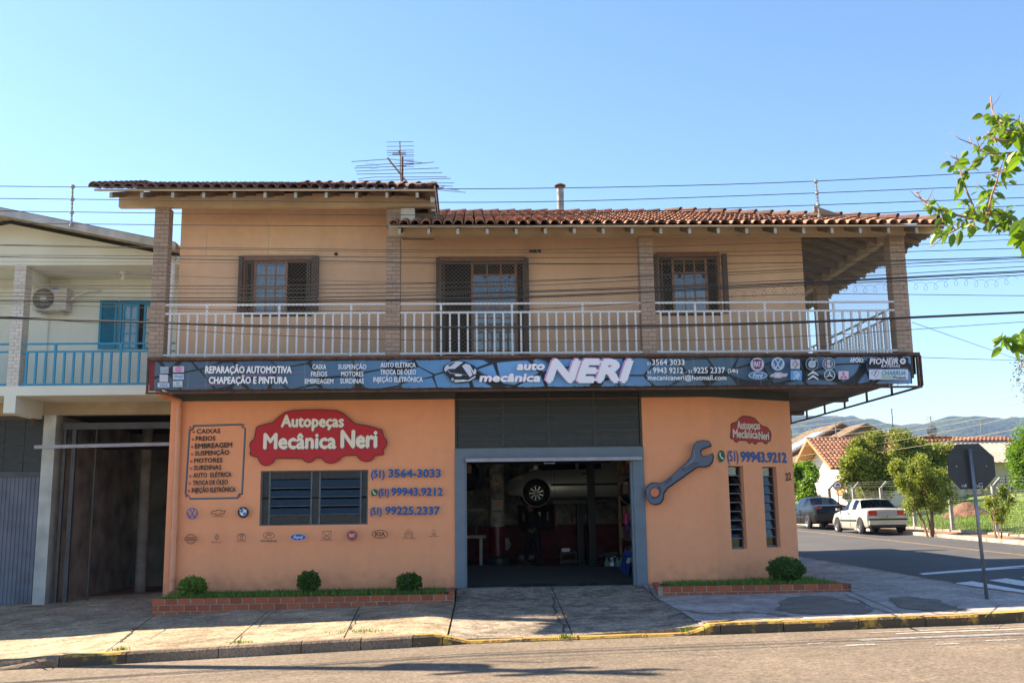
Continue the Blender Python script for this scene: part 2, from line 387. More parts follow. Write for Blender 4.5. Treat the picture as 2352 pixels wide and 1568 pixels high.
# pavement: slabs with open joints on a dark bed
pv = thing('pavement', 'cracked concrete pavement in front of the workshop', None, (0, -3, 0), kind='structure')
corner = [(6.9, -1.2)]
arc = [(7.05 + 2.15 * math.cos(math.radians(a)), -3.35 + 2.15 * math.sin(math.radians(a))) for a in range(-90, 1, 10)]
def slab(pts, M, name='concrete_slab'):
    # fan of small cells so that the slab follows the slope
    mb = MB(); n = len(pts)
    mb.prism(pts, lambda p: S(*p) - .12, lambda p: S(*p), M); return obj(name, mb, None, pv)
def strip(xa, xb, xc, xd, M, y0=-5.5, y1=-1.25, k=5):     # xa,xb at the kerb; xc,xd at the wall side
    g = .009; mb = MB(); top = []
    for j in range(k + 1):
        t = j / k; y = y0 + (y1 - y0) * t; l = xa + (xc - xa) * t + g; r = xb + (xd - xb) * t - g
        top.append([(x, y, S(x, y) + U(-.004, .004)) for x in rng(l, r, 4)])
    vs = [p for row in top for p in row]; fs = [(j * 5 + i, j * 5 + i + 1, (j + 1) * 5 + i + 1, (j + 1) * 5 + i) for j in range(k) for i in range(4)]
    mb.add(vs, fs)
    bt = [(p[0], p[1], p[2] - .1) for p in (vs[0], vs[4], vs[-1], vs[-5])]; c4 = [vs[0], vs[4], vs[-1], vs[-5]]
    mb.add(bt + c4, [(0, 1, 5, 4), (1, 2, 6, 5), (3, 0, 4, 7)])
    return obj('concrete_slab', mb, M, pv)
joints = [(-16, -16), (-13, -13), (-10.6, -10.6), (-8.2, -8.3), (-4.95, -5.62), (-3.3, -3.6), (-1.75, -2.0), (-.34, -.29), (1.4, 1.54), (3.2, 3.3), (6.1, 6.9)]
for i in range(len(joints) - 1):
    (a, c), (b, d) = joints[i], joints[i + 1]
    M = CONC if i < 6 else (CONC2 if i in (7, 8) else (CONC if i == 6 else CONC3))
    strip(a, b, c, d, M)
    if b < -4.5: strip(c, d, c, d, CONC, -1.23, 3.2)
strip(-.29, 1.54, -.29, 1.54, CONC2, -1.24, .0, 2); strip(1.54, 3.3, 1.54, 3.3, CONC2, -1.24, .0, 2)
slab([(3.32, -1.24), (6.9, -1.24), (6.66, .9), (4.8, .05), (3.32, .05)], CONC3); slab([(-5.9, -1.24), (-.31, -1.24), (-.31, .05), (-5.9, .05)], CONC)
slab([(6.12, -5.5)] + arc + [(9.2, -1.3), (6.93, -1.3)], CONC3)
slab([(6.93, -1.27), (9.2, -1.27), (9.2, 1.5), (9.1, 4), (6.6, 4), (6.6, 1.0)], CONC3)
slab([(6.6, 4.03), (9.1, 4.03), (8.9, 9), (6.6, 9)], CONC3); slab([(6.6, 9.03), (8.9, 9.03), (8.5, 30), (6.6, 30)], CONC3)
bed = MB(); bed.mats = []; 
b_ = sheet([-16, -10, -5.6, -3, -.3, 3.3, 6, 7.2], [-5.48, -3.5, -1.25, 0, 3], lambda x, y: S(x, y) - .085); obj('joint_bed', b_, BED, pv)
def zq(x, y): return (1493 + .3652 * x, 1292 + .3652 * y)
for lab, pts in (('ragged dark patch in the pavement before the right planter', [(780, 285), (800, 250), (860, 225), (950, 208), (1100, 212), (1220, 235), (1330, 262), (1410, 292), (1340, 322), (1180, 318), (1000, 325), (860, 312)]),
                 ('lone grey repair patch in the pavement near the stop sign', [(1505, 228), (1560, 214), (1700, 220), (1830, 235), (1850, 258), (1930, 282), (1990, 300), (1900, 308), (1700, 300), (1570, 280), (1545, 250)]),
                 ('long broken dark strip along the corner kerb', [(130, 305), (250, 300), (420, 318), (620, 305), (800, 322), (960, 345), (800, 352), (560, 360), (330, 385), (220, 390), (180, 345)])):
    q0 = [gp(*zq(*p), S) for p in pts]; q = [a_.lerp(b_, t_) + Vector((U(-.09, .09), U(-.10, .10), 0)) * (t_ > 0) for a_, b_ in zip(q0, q0[1:] + q0[:1]) for t_ in (0, .25, .5, .75)]; flat('pavement_patch', [(p.x, p.y) for p in q], S, PATCH, lab, off=.009)
def pcrack(pts, conv, w_):
    q = [gp(*conv(*p), S) for p in pts]; q = [a_.lerp(b_, t_) + Vector((U(-.03, .03), U(-.03, .03), 0)) for a_, b_ in zip(q, q[1:]) for t_ in (0, .33, .66)] + [q[-1]]
    mb = MB(); vs = []
    for i, p in enumerate(q):
        d = (q[min(i + 1, len(q) - 1)] - q[max(i - 1, 0)]).normalized(); n_ = Vector((-d.y, d.x, 0)) * w_ * U(.4, 1.2) / 2
        for p2 in (p + n_, p - n_): vs.append((p2.x, p2.y, S(p2.x, p2.y) + .008))
    obj('pavement_crack', mb.add(vs, [(2 * i, 2 * i + 1, 2 * i + 3, 2 * i + 2) for i in range(len(q) - 1)]), BED, pv)
zl = lambda x, y: (.3418 * x, 1292 + .3418 * y); zm = lambda x, y: (746.5 + .3418 * x, 1292 + .3418 * y)
pcrack([(900, 440), (880, 470), (850, 490), (830, 515), (805, 535)], zl, .035); pcrack([(0, 680), (150, 665), (280, 650), (340, 625), (420, 610), (560, 612)], zl, .03); pcrack([(1270, 350), (1130, 435), (1000, 510), (905, 525)], zl, .015)
pcrack([(1530, 230), (1545, 330), (1570, 380), (1605, 420), (1610, 490)], zm, .05); pcrack([(2170, 160), (2250, 260), (2340, 360)], zm, .02); pcrack([(0, 220), (110, 320), (210, 400)], zq, .025); pcrack([(1230, 200), (1350, 260), (1500, 320), (1600, 360)], zq, .04)
pcrack([(2120, 345), (2150, 300), (2230, 260)], zq, .015); pcrack([(1860, 315), (1760, 410), (1640, 490), (1590, 560)], zl, .018); pcrack([(230, 350), (190, 410), (160, 450)], zm, .03); pcrack([(1700, 300), (1850, 330), (2000, 322), (2200, 330)], zq, .012)
# kerb
kb = thing('kerb', 'kerb of the main road, partly painted yellow', None, (0, -5.6, -.2), kind='structure')
def kstone(x0, x1, M, h=None):
    mb = MB(); n = 3; xs = rng(x0 + .006, x1 - .006, n); b = []; t = []
    j = U(-.008, .008)
    pts = []
    for x in xs:
        z = zf(x); hh = kh(x) + j if h is None else h
        pts.append([(x, -5.68 + j, z - .1), (x, -5.665 + j, z + hh - .03), (x, -5.64 + j, z + hh), (x, -5.49, z + hh), (x, -5.49, z - .1)])
    vs = [p for s_ in pts for p in s_]
    fs = [(i * 5 + k, (i + 1) * 5 + k, (i + 1) * 5 + k + 1, i * 5 + k + 1) for i in range(n) for k in range(4)]
    fs += [(4, 3, 2, 1, 0), (n * 5, n * 5 + 1, n * 5 + 2, n * 5 + 3, n * 5 + 4)]
    mb.add(vs, fs); obj('kerb_stone', mb, M, kb)
x = -16
while x < -6.2: kstone(x, x + 1, KERB); x += 1
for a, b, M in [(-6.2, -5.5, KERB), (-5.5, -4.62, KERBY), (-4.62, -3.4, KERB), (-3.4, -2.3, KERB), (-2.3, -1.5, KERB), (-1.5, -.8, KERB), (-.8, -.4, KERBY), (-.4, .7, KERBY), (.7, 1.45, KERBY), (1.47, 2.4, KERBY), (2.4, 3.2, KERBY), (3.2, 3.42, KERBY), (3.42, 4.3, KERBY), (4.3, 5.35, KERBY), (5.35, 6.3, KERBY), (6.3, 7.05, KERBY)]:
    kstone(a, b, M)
arc2 = [(a_, 7.05 + 2.15 * math.cos(math.radians(a_)), -3.35 + 2.15 * math.sin(math.radians(a_))) for a_ in range(-90, 1, 15)]
for i in range(len(arc2) - 1):
    q = []
    for (a_, x, y) in (arc2[i], arc2[i + 1]):
        c_, s_ = math.cos(math.radians(a_)), math.sin(math.radians(a_)); z = zf(x)
        q.append([(x + .17 * c_, y + .17 * s_, z), (x, y, z)])
    (o0, i0), (o1, i1) = q
    mb = MB().hexa([(o0[0], o0[1], o0[2] - .1), (o1[0], o1[1], o1[2] - .1), (i1[0], i1[1], i1[2] - .1), (i0[0], i0[1], i0[2] - .1)],
                   [(o0[0], o0[1], o0[2] + .14), (o1[0], o1[1], o1[2] + .14), (i1[0], i1[1], i1[2] + .145), (i0[0], i0[1], i0[2] + .145)])
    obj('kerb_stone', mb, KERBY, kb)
for i in range(14):
    y = -3.3 + i * 1.0; mb = MB().box(9.19 - max(0, y) * .03, 9.36 - max(0, y) * .03, y, y + .98, G(9.3, y) - .1, max(G(9.3, y) + .03, S(9.2, y) + .003)); obj('kerb_stone', mb, KERB, kb)
# ------------------------------------------------------------------ workshop building
ORANGE = mat('orange_render', (.85, .35, .175), .85, noise=[(.7, .97, 1.02), (6, .97, 1.03)], bump=(70, .35, .01), streak=(2.2, .95), splash=(.42, .80))
BAND = mat('grey_band_paint', (.06, .062, .052), .8, noise=[(2, .85, 1.15)], bump=(60, .3, .01))
PEACH = mat('peach_render', (.80, .52, .345), .9, noise=[(.9, .93, 1.05), (7, .95, 1.04)], bump=(60, .35, .01), streak=(2.2, .92))
TAUPE = mat('taupe_brick', (.42, .30, .23), .9, noise=[(20, .85, 1.1)], bump=(40, .5, .01), vary=.1)
TAUPEM = mat('taupe_mortar', (.22, .15, .11), .95)
BEAMW = mat('beam_wood', (.62, .49, .34), .8, noise=[(1.5, .85, 1.1)], streak=(3, .85), bump=(30, .3, .01))
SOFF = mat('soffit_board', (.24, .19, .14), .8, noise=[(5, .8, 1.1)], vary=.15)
WHITEP = mat('white_paint', (.72, .72, .72), .45, noise=[(8, .9, 1.03)])
RAILW = mat('railing_white', (.74, .75, .78), .4)
WOODD = mat('dark_window_wood', (.055, .026, .016), .5, noise=[(12, .7, 1.3)])
WOODM = mat('window_wood', (.23, .095, .04), .45, noise=[(12, .75, 1.25)])
CLOTH = mat('curtain_white', (.62, .62, .62), .9, noise=[(6, .85, 1.05)])
SLABM = mat('slab_concrete', (.16, .135, .115), .95, noise=[(2, .75, 1.2)], bump=(25, .5, .02))
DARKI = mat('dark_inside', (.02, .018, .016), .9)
STEELB = mat('blue_grey_steel', (.115, .155, .20), .45, noise=[(3, .88, 1.1)])
RUST = mat('rusty_steel', (.10, .045, .028), .85, noise=[(9, .6, 1.6)], bump=(40, .4, .01))
TILE = mat('clay_tile', (.38, .19, .125), .85, noise=[(4, .7, 1.2), (25, .75, 1.2)], bump=(50, .5, .01), vary=.28)
TILE2 = mat('clay_tile_dark', (.19, .10, .08), .9, noise=[(3, .6, 1.25), (25, .7, 1.2)], bump=(50, .5, .01), vary=.3)
TILES1 = mat('clay_tile_mass', (.38, .19, .125), .85, noise=[(4, .7, 1.2), (25, .75, 1.2)], bump=(50, .5, .01), island=.28)
TILES2 = mat('clay_tile_dark_mass', (.19, .10, .08), .9, noise=[(3, .6, 1.25), (25, .7, 1.2)], bump=(50, .5, .01), island=.3)
MOSSY = mat('ridge_mortar', (.11, .09, .075), .95, noise=[(6, .6, 1.3)])
GLS = glass('window_glass', (.75, .8, .82), .10, .02)
GLB = glass('dark_glass', (.25, .3, .33), .10, .05)
PATG = glass('patterned_glass', (.30, .34, .30), .055, .3, bump=(70, .5, .01))
B = thing('workshop_building', 'two storey orange and peach corner workshop with clay tile roofs and an open garage', 'building', (0, 5, 0))
XR, XE, YE = 4.8, 6.72, .95
ce = Vector((XE - XR, YE, 0)).normalized(); CL = math.hypot(XE - XR, YE)
AC = Art((XR, 0, 0), ce, (0, 0, 1), T=(1435.5, 803.9, .38453))      # print plane of the angled corner wall
def wall(name, o, e, L, z0, z1, holes, thk, M, parent=B, reveal=None):
    """a wall along e from o with rectangular holes (s0, s1, z0, z1); thickness goes to the left of e"""
    o = Vector(o); e = Vector(e).normalized(); n = Vector((-e.y, e.x, 0))
    ss = sorted({0, L} | {v for h in holes for v in h[:2]}); zs = sorted({z0, z1} | {v for h in holes for v in h[2:]})
    mb = MB()
    def inh(a, b): return any(h[0] <= a <= h[1] and h[2] <= b <= h[3] for h in holes)
    P = lambda s_, d, z: o + e * s_ + n * d + Vector((0, 0, z))
    for i in range(len(ss) - 1):
        for j in range(len(zs) - 1):
            a, b, c, d = ss[i], ss[i + 1], zs[j], zs[j + 1]
            if inh((a + b) / 2, (c + d) / 2): continue
            mb.add([P(a, 0, c), P(b, 0, c), P(b, 0, d), P(a, 0, d)], [(0, 1, 2, 3)]); mb.add([P(a, thk, c), P(b, thk, c), P(b, thk, d), P(a, thk, d)], [(3, 2, 1, 0)])
    for (a, b, c, d) in holes + [(0, L, z0, z1)]:
        for q in ([(a, c), (b, c)], [(b, c), (b, d)], [(b, d), (a, d)], [(a, d), (a, c)]):
            (s1, zz1), (s2, zz2) = q; mb.add([P(s1, 0, zz1), P(s1, thk, zz1), P(s2, thk, zz2), P(s2, 0, zz2)], [(0, 1, 2, 3)])
    return obj(name, mb, M, parent)
WX0, WX1, WZ0, WZ1 = -4.08, -2.0, 1.33, 2.38
wall('front_wall', (-5.86, 0, 0), (1, 0, 0), 10.66, -.4, 3.75, [(WX0 + 5.86, WX1 + 5.86, WZ0, WZ1), (-.31 + 5.86, 3.42 + 5.86, -.3, 3.7499)], .2, ORANGE)
def sz(x, y): a = AC.q(x, y); return a
h1 = (sz(625, 900)[0], sz(716, 900)[0], sz(690, 1187)[1], sz(668, 691)[1]); h2 = (sz(832, 900)[0], sz(915, 900)[0], sz(900, 1176)[1], sz(866, 696)[1])
wall('corner_wall', (XR, 0, 0), ce, CL, -.3, 3.75, [h1, h2], .2, ORANGE)
wall('side_wall', (XE, YE, 0), (0, 1, 0), 11.0, -.3, 3.75, [], .2, ORANGE)
wall('left_wall', (-5.86, 12, 0), (0, -1, 0), 11.795, -.4, 3.75, [], -.2 if False else .2, ORANGE)
wall('wall_band', (-5.86, 0, 0), (1, 0, 0), 10.66, 3.75, 3.95, [(-.31 + 5.86, 3.42 + 5.86, 3.7501, 3.93)], .2, BAND)
wall('wall_band', (XR, 0, 0), ce, CL, 3.75, 3.95, [], .2, BAND)
wall('wall_band', (XE, YE, 0), (0, 1, 0), 11.0, 3.75, 3.95, [], .2, BAND)
# garage inside
INW = mat('grimy_white_wall', (.58, .54, .45), .9, noise=[(2.5, .35, 1.2), (9, .6, 1.2)])
INM = mat('maroon_wall', (.22, .03, .03), .7, noise=[(4, .6, 1.3)])
INF = mat('garage_floor', (.07, .065, .06), .22, noise=[(3, .7, 1.4)])
bx('back_wall_upper', -5.5, 6.5, 11.5, 11.6, 1.15, 3.94, INW, B); bx('back_wall_dado', -5.5, 6.5, 11.497, 11.6, 0, 1.149, INM, B)
bx('inner_wall', 6.4, 6.45, 1.4, 11.49, 0, 3.94, INW, B); bx('inner_wall', -5.48, -5.4, .25, 11.49, 0, 3.94, INW, B)
bx('garage_floor', -5.4, 6.4, .0, 11.7, -.1, .105, INF, B)
bx('rear_wall', -5.8, 6.9, 12.0, 12.2, -.3, 7.0, ORANGE, B)
# slab
slabpts = [(-5.95, -1.12), (8.5, -1.12), (8.5, 12.3), (-5.95, 12.3)]
obj('balcony_slab', MB().prism(slabpts, 3.952, 4.4), SLABM, B)
for (x0, x1, y) in [(6.7, 8.48, 2.2), (6.7, 8.48, 5.2)]: bx('slab_beam', x0, x1, y, y + .2, 3.87, 3.951, SLABM, B)
# upper walls with openings
def V0(x, y): p = at(x, y, 0); return p.x, p.z
ax0, az1 = V0(562, 597); ax1, az0 = V0(716, 722)
bx0, bz1 = V0(1010, 600); bx1, _ = V0(1205, 700)
cx0, cz1 = V0(1510, 590); cx1, cz0 = V0(1655, 720)
wall('upper_wall', (-5.82, 0, 0), (1, 0, 0), 4.3, 4.4, 7.72, [(ax0 + 5.82, ax1 + 5.82, az0, az1)], .2, PEACH)
wall('upper_wall', (-1.52, 0, 0), (1, 0, 0), 8.39, 4.4, 7.3, [(bx0 + 1.52, bx1 + 1.52, 4.44, bz1), (cx0 + 1.52, cx1 + 1.52, cz0, cz1)], .2, PEACH)
wall('upper_side_wall', (6.87, .21, 0), (0, 1, 0), 7.8, 4.4, 7.3, [], .2, PEACH)
obj('gable_wall', MB().add([(-5.82, -.0, 7.72), (-5.82, 4.0, 7.72), (-5.82, 1.42, 8.6), (-5.82, -.0, 8.05)], [(0, 1, 2, 3)]).add([(-5.82, .001, 7.72), (-1.5, .001, 7.72), (-1.5, .001, 8.0), (-5.82, .001, 8.0)], [(0, 1, 2, 3)]), PEACH, B)
wall('upper_side_wall', (-5.82, 8, 0), (0, -1, 0), 7.8, 4.4, 7.72, [], .2, PEACH)
bx('upper_rear_wall', -5.8, 6.8, 8.0, 8.2, 4.4, 7.3, PEACH, B)
def sash(x0, x1, z0, z1, y, nc, nr, wood, parent, curt=None, st=.05, bar=.028):
    f = thing_part('sash', parent)
    g = MB(); g.box(x0, x0 + st, y, y + .04, z0, z1).box(x1 - st, x1, y, y + .04, z0, z1).box(x0 + st, x1 - st, y, y + .04, z0, z0 + st).box(x0 + st, x1 - st, y, y + .04, z1 - st, z1)
    w_ = (x1 - x0 - 2 * st) / nc; h_ = (z1 - z0 - 2 * st) / nr
    for i in range(1, nc): g.box(x0 + st + i * w_ - bar / 2, x0 + st + i * w_ + bar / 2, y + .005, y + .035, z0 + st, z1 - st)
    for j in range(1, nr): g.box(x0 + st, x1 - st, y + .008, y + .032, z0 + st + j * h_ - bar / 2, z0 + st + j * h_ + bar / 2)
    o = obj('sash', g, wood, parent)
    for i in range(nc):
        for j in range(nr):
            bx('pane', x0 + st + i * w_, x0 + st + (i + 1) * w_, y + .018, y + .022, z0 + st + j * h_, z0 + st + (j + 1) * h_, GLS, o)
    return o
def thing_part(n, p): return None
def window(x0, x1, z0, z1, sx0, sx1, nr, name='window', louv=(), door=False):
    fr = MB(); fr.box(x0 - .03, x1 + .03, -.03, .1, z1, z1 + .09); fr.box(x0 - .03, x0 + .02, -.025, .16, z0, z1); fr.box(x1 - .02, x1 + .03, -.025, .16, z0, z1); fr.box(x0, x1, .0, .16, z0 - .04, z0 + .02)
    o = obj(name, fr, WOODM, B)
    sash(sx0, sx1, z0 + .02, z1, .06, 3, nr, WOODM, o)
    for (a, b, y, M) in louv:
        g = MB(); g.box(a, a + .035, y, y + .035, z0, z1).box(b - .035, b, y, y + .035, z0, z1).box(a, b, y + .001, y + .034, z1 - .06, z1 - .001).box(a, b, y + .001, y + .034, z0 + .001, z0 + .06)
        n = int((z1 - z0) / .045)
        for k in range(n):
            z = z0 + .06 + (z1 - z0 - .12) * k / n; g.add([(a + .03, y + .002, z), (b - .03, y + .002, z), (b - .03, y + .033, z + .035), (a + .03, y + .033, z + .035)], [(0, 1, 2, 3)])
        obj('shutter', g, M, o)
    return o
def vx(px, y=640): return V0(px, y)[0]
w1 = window(ax0, ax1, az0, az1, vx(581), vx(659), 4, louv=[(vx(564), vx(580), .02, WOODD), (vx(703), vx(712), .02, WOODD)])
for a, b in ((551, 560), (719, 733)): bx('folded_shutter', vx(a), vx(b), -.16, -.02, az0 - .0, az1 + .05, WOODD, w1)
for a, b, c in ((559, 581, 0), (659, 716, 0)): pass
w2 = window(bx0, bx1, 4.44, bz1, vx(1082), vx(1188), 9, 'balcony_door', louv=[(vx(1012), vx(1022), .02, WOODD)])
for a, b in ((1002, 1010), (1204, 1214)): bx('folded_shutter', vx(a), vx(b), -.14, -.02, 4.42, bz1 + .04, WOODD, w2)
w3 = window(cx0, cx1, cz0, cz1, vx(1545), vx(1627), 4, louv=[(vx(1512), vx(1524), .02, WOODD)])
for a, b in ((1502, 1509), (1658, 1668)): bx('folded_shutter', vx(a), vx(b), -.14, -.02, cz0, cz1 + .03, WOODD, w3)
def curtain(x0, x1, z0, z1, y):
    g = MB(); n = 40; vs = []
    for i in range(n + 1):
        x = x0 + (x1 - x0) * i / n; yy = y + .025 * math.sin(i * 1.3); vs += [(x, yy, z0), (x, yy, z1)]
    g.add(vs, [(2 * i, 2 * i + 2, 2 * i + 3, 2 * i + 1) for i in range(n)]); return g
obj('curtain', curtain(vx(584), vx(655), az0, az1 - .08, .22), CLOTH, w1); obj('curtain', curtain(vx(1548), vx(1624), cz0, cz0 + .55, .22), CLOTH, w3); obj('curtain', curtain(vx(1084), vx(1180), 4.45, 5.5, .24), CLOTH, w2)
bx('room_shade_sheet', -5.5, 6.6, 1.6, 1.65, 4.4, 7.2, DARKI, B)  # black sheet added behind the windows; room shade put into its colour
# camera bosses and holes on the wall
for px, py in ((772, 584), (1239, 577)): p = at(px, py, 0); obj('vent_hole', MB().lathe([(0, -.02), (.035, -.02), (.035, .0)], p, 12, axis='y'), DARKI, B)
p = at(1231, 579, 0); obj('security_camera', MB().tube([p, p + Vector((-.02, -.1, 0)), p + Vector((-.14, -.16, -.03))], .028, 8), DARKI, B)
# brick columns
BRK = MB().box(0, 1, 0, 1, 0, 1).mesh('column_brick', TAUPE)
def column(x0, x1, y0, z0, z1, dep=.27, parent=B, mesh=BRK, core=TAUPEM, ch=.082, name='brick_column', mo=.008, bn='brick'):
    c = bx(name, x0 + .012, x1 - .012, y0 + .012, y0 + dep - .012, z0, z1, core, parent)
    z = z0; k = 0; W = x1 - x0
    while z < z1 - .02:
        h = min(ch, z1 - z) - mo; sp = x0 + W * (.42 if k % 2 else .72) + U(-.01, .01)
        for a, b in ((x0, sp - mo / 2), (sp + mo / 2, x1)):
            e = U(-.003, .003); piece(bn, mesh, (a, y0 + e, z), c, scale=(b - a, dep, h))
        z += ch; k += 1
    return c
column(-6.03, -5.76, -1.0, 4.4, 7.4); column(-1.6, -1.33, -1.0, 4.4, 6.81); column(-1.6, -1.33, -1.0, 7.03, 7.4); column(3.31, 3.58, -1.0, 4.4, 6.81); column(8.28, 8.58, -1.0, 4.4, 6.81)
column(8.28, 8.56, 3.2, 4.4, 6.81)
bx('eave_beam', -6.73, -.66, -1.0, -.86, 7.4, 7.62, BEAMW, B); bx('eave_beam', -1.56, 8.62, -1.005, -.86, 6.81, 7.03, BEAMW, B)
bx('eave_beam', 8.36, 8.5, -.86, 8, 6.815, 7.03, BEAMW, B); bx('eave_beam', -.80, -.665, -.86, 3, 7.4, 7.62, BEAMW, B); 
bx('gable_infill', -1.33, -.7, -.6, -.4, 6.9, 7.4, SOFF, B); bx('white_block', -1.33, -1.06, -.98, -.7, 7.09, 7.38, WHITEP, B)
SL = .352; AN = math.atan(SL)
def zR(x, y): return 6.75 + SL * min(y + 1.8, 9.05 - x, 7.4 - y)
def zL(x, y): return 7.45 + SL * min(y + 1.8, -.62 - x, x + 6.92)
# roofs: deck, rafters, boards, tiles
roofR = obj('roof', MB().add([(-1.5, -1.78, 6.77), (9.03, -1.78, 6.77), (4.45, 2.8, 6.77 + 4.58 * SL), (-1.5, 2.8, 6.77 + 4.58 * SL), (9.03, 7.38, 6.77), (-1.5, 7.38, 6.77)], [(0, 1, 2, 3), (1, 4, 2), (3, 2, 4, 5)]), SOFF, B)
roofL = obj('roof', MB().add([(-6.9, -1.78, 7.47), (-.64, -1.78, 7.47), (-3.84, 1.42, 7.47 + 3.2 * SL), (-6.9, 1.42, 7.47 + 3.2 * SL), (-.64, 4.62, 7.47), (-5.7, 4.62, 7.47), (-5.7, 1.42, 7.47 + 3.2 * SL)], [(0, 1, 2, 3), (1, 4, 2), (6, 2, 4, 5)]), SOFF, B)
RAFW = mat('weathered_white', (.46, .44, .42), .8, noise=[(20, .7, 1.2)])
def rafters(xs, zf_, parent, y0=-1.72, y1=-.02, ln=.0):
    for x in xs:
        za = zf_ - .005; z2 = zf_ + SL * (y1 - y0) - .005; mb = MB()
        mb.hexa([(x - .027, y0, za - .12), (x + .027, y0, za - .12), (x + .027, y1, z2 - .12), (x - .027, y1, z2 - .12)], [(x - .027, y0, za - .01), (x + .027, y0, za - .01), (x + .027, y1, z2 - .01), (x - .027, y1, z2 - .01)], SOFF)
        mb.box(x - .026, x + .026, y0 - .006, y0, za - .119, za - .012, RAFW); obj('rafter', mb, None, parent)
rafters([-6.62 + i * .565 for i in range(11)], 7.47, roofL)
rafters([-1.3 + i * .545 for i in range(19)], 6.77, roofR)
for i in range(14):       # side rafters under the right hip
    y = -1.3 + i * .545; mb = MB(); x0 = 8.97; x1 = 6.9; z0_ = 6.765
    if y < -.9: continue
    mb.hexa([(x1, y - .035, z0_ + SL * 2.07 - .12), (x0, y - .035, z0_ - .12), (x0, y + .035, z0_ - .12), (x1, y + .035, z0_ + SL * 2.07 - .12)], [(x1, y - .035, z0_ + SL * 2.07 - .01), (x0, y - .035, z0_ - .01), (x0, y + .035, z0_ - .01), (x1, y + .035, z0_ + SL * 2.07 - .01)])
    obj('rafter', mb, SOFF, roofR)
mb = MB(); mb.hexa([(6.85, .33, 7.42), (8.97, -1.7, 6.63), (9.03, -1.64, 6.63), (6.9, .4, 7.42)], [(6.85, .33, 7.56), (8.97, -1.7, 6.77), (9.03, -1.64, 6.77), (6.9, .4, 7.56)]); obj('hip_rafter', mb, BEAMW, roofR)
for i in range(6):        # short white rafter ends on the right side of the upper roof
    y = -1.35 + i * .5; mb = MB().box(-.74, -.655, y, y + .03, 7.36, 7.5); obj('rafter', mb, WHITEP, roofL)
obj('verge_board', MB().box(-.655, -.63, -1.8, 3, 7.5, 7.6), WHITEP, roofL); obj('eave_board', MB().box(-6.9, -.63, -1.8, -1.785, 7.455, 7.49), BEAMW, roofL); obj('eave_board', MB().box(-1.5, 9.03, -1.8, -1.785, 6.755, 6.79), BEAMW, roofR)
for i in range(17):
    y = -1.77 + i * .105; z = 6.745 + SL * (y + 1.8)
    for a, b in ((-1.45, min(9.0 - (y + 1.8), 9)),):
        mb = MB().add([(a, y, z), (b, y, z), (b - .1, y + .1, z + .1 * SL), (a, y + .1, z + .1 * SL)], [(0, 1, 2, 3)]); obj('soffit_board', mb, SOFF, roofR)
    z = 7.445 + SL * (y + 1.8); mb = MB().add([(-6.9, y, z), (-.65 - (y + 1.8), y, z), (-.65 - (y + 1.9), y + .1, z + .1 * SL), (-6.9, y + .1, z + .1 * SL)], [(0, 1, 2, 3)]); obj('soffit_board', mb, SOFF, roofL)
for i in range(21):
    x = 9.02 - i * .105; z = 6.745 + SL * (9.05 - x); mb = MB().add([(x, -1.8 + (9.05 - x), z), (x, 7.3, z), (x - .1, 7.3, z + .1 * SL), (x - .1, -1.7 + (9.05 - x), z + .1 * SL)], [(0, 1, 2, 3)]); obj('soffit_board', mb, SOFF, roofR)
def barrel(L=.44, r0=.088, r1=.070, t=.014, n=6, lift=.030):
    vs = []; fs = []
    for (y, r, dz) in ((0, r0, lift), (L, r1, .0)):
        for rr in (r, r - t):
            for k in range(n + 1):
                a = math.pi * k / n; vs.append((rr * math.cos(a), y, rr * math.sin(a) * .95 + dz))
    m_ = n + 1
    for k in range(n):
        fs += [(k, k + 1, 2 * m_ + k + 1, 2 * m_ + k), (m_ + k, 3 * m_ + k, 3 * m_ + k + 1, m_ + k + 1), (k, m_ + k, m_ + k + 1, k + 1)]
    fs += [(0, 2 * m_, 3 * m_, m_), (n, m_ + n, 3 * m_ + n, 2 * m_ + n)]
    return MB().add(vs, fs)
BAR = barrel()
def tiled(x0, x1, maxrow, base, M, MS, parent, z_of, nrows, side=False, pitch=.2, ex=.36, ymin=-1.88):
    me = BAR.mesh('roof_tile', M); stuff = MB(); pans = MB(); n = int(round((x1 - x0) / pitch)); rot = Matrix.Rotation(AN, 3, 'X')
    c, s_ = math.cos(AN), math.sin(AN)
    for i in range(n):
        x = x0 + (i + .5) * pitch; rows = maxrow(x)
        for j in range(rows):
            y = ymin + j * ex * c + U(-.012, .012); z = base + SL * (y + 1.8) ; xx = x + U(-.01, .01); tw = U(-.03, .03)
            if side: loc = (9.05 + 1.8 - (y + 3.6) + .0, xx, z); rz = math.pi / 2 + tw; loc = (9.05 - (y + 1.8), xx, z)
            else: loc = (xx, y, z); rz = tw
            if j < nrows: piece('roof_tile', me, loc, parent, (AN, 0, rz))
            else:
                q = Matrix.LocRotScale(Vector(loc), None, None) @ Matrix.Rotation(rz, 4, 'Z') @ Matrix.Rotation(AN, 4, 'X')
                stuff.add([q @ Vector(v) for v in BAR.v], BAR.f)
        # trough tile beside each barrel
        ye = ymin + rows * ex * c; 
        for j in range(rows):
            y = ymin + .03 + j * ex * c; vs = []
            for (yy, dz) in ((y, .022), (y + .43 * c, .0)):
                for k in range(5):
                    a = math.pi * (1 + k / 4); X = x + pitch / 2 + .075 * math.cos(a); Z = base + SL * (yy + 1.8) + .055 + dz + .05 * math.sin(a)
                    vs.append((9.05 - (yy + 1.8), X, Z) if side else (X, yy, Z))
            pans.add(vs, [(k, k + 1, 6 + k, 5 + k) for k in range(4)])
    if stuff.v: tag(obj('far_roof_tiles', stuff, MS, parent), kind='stuff')
    tag(obj('trough_tiles', pans, MS, parent), kind='stuff')
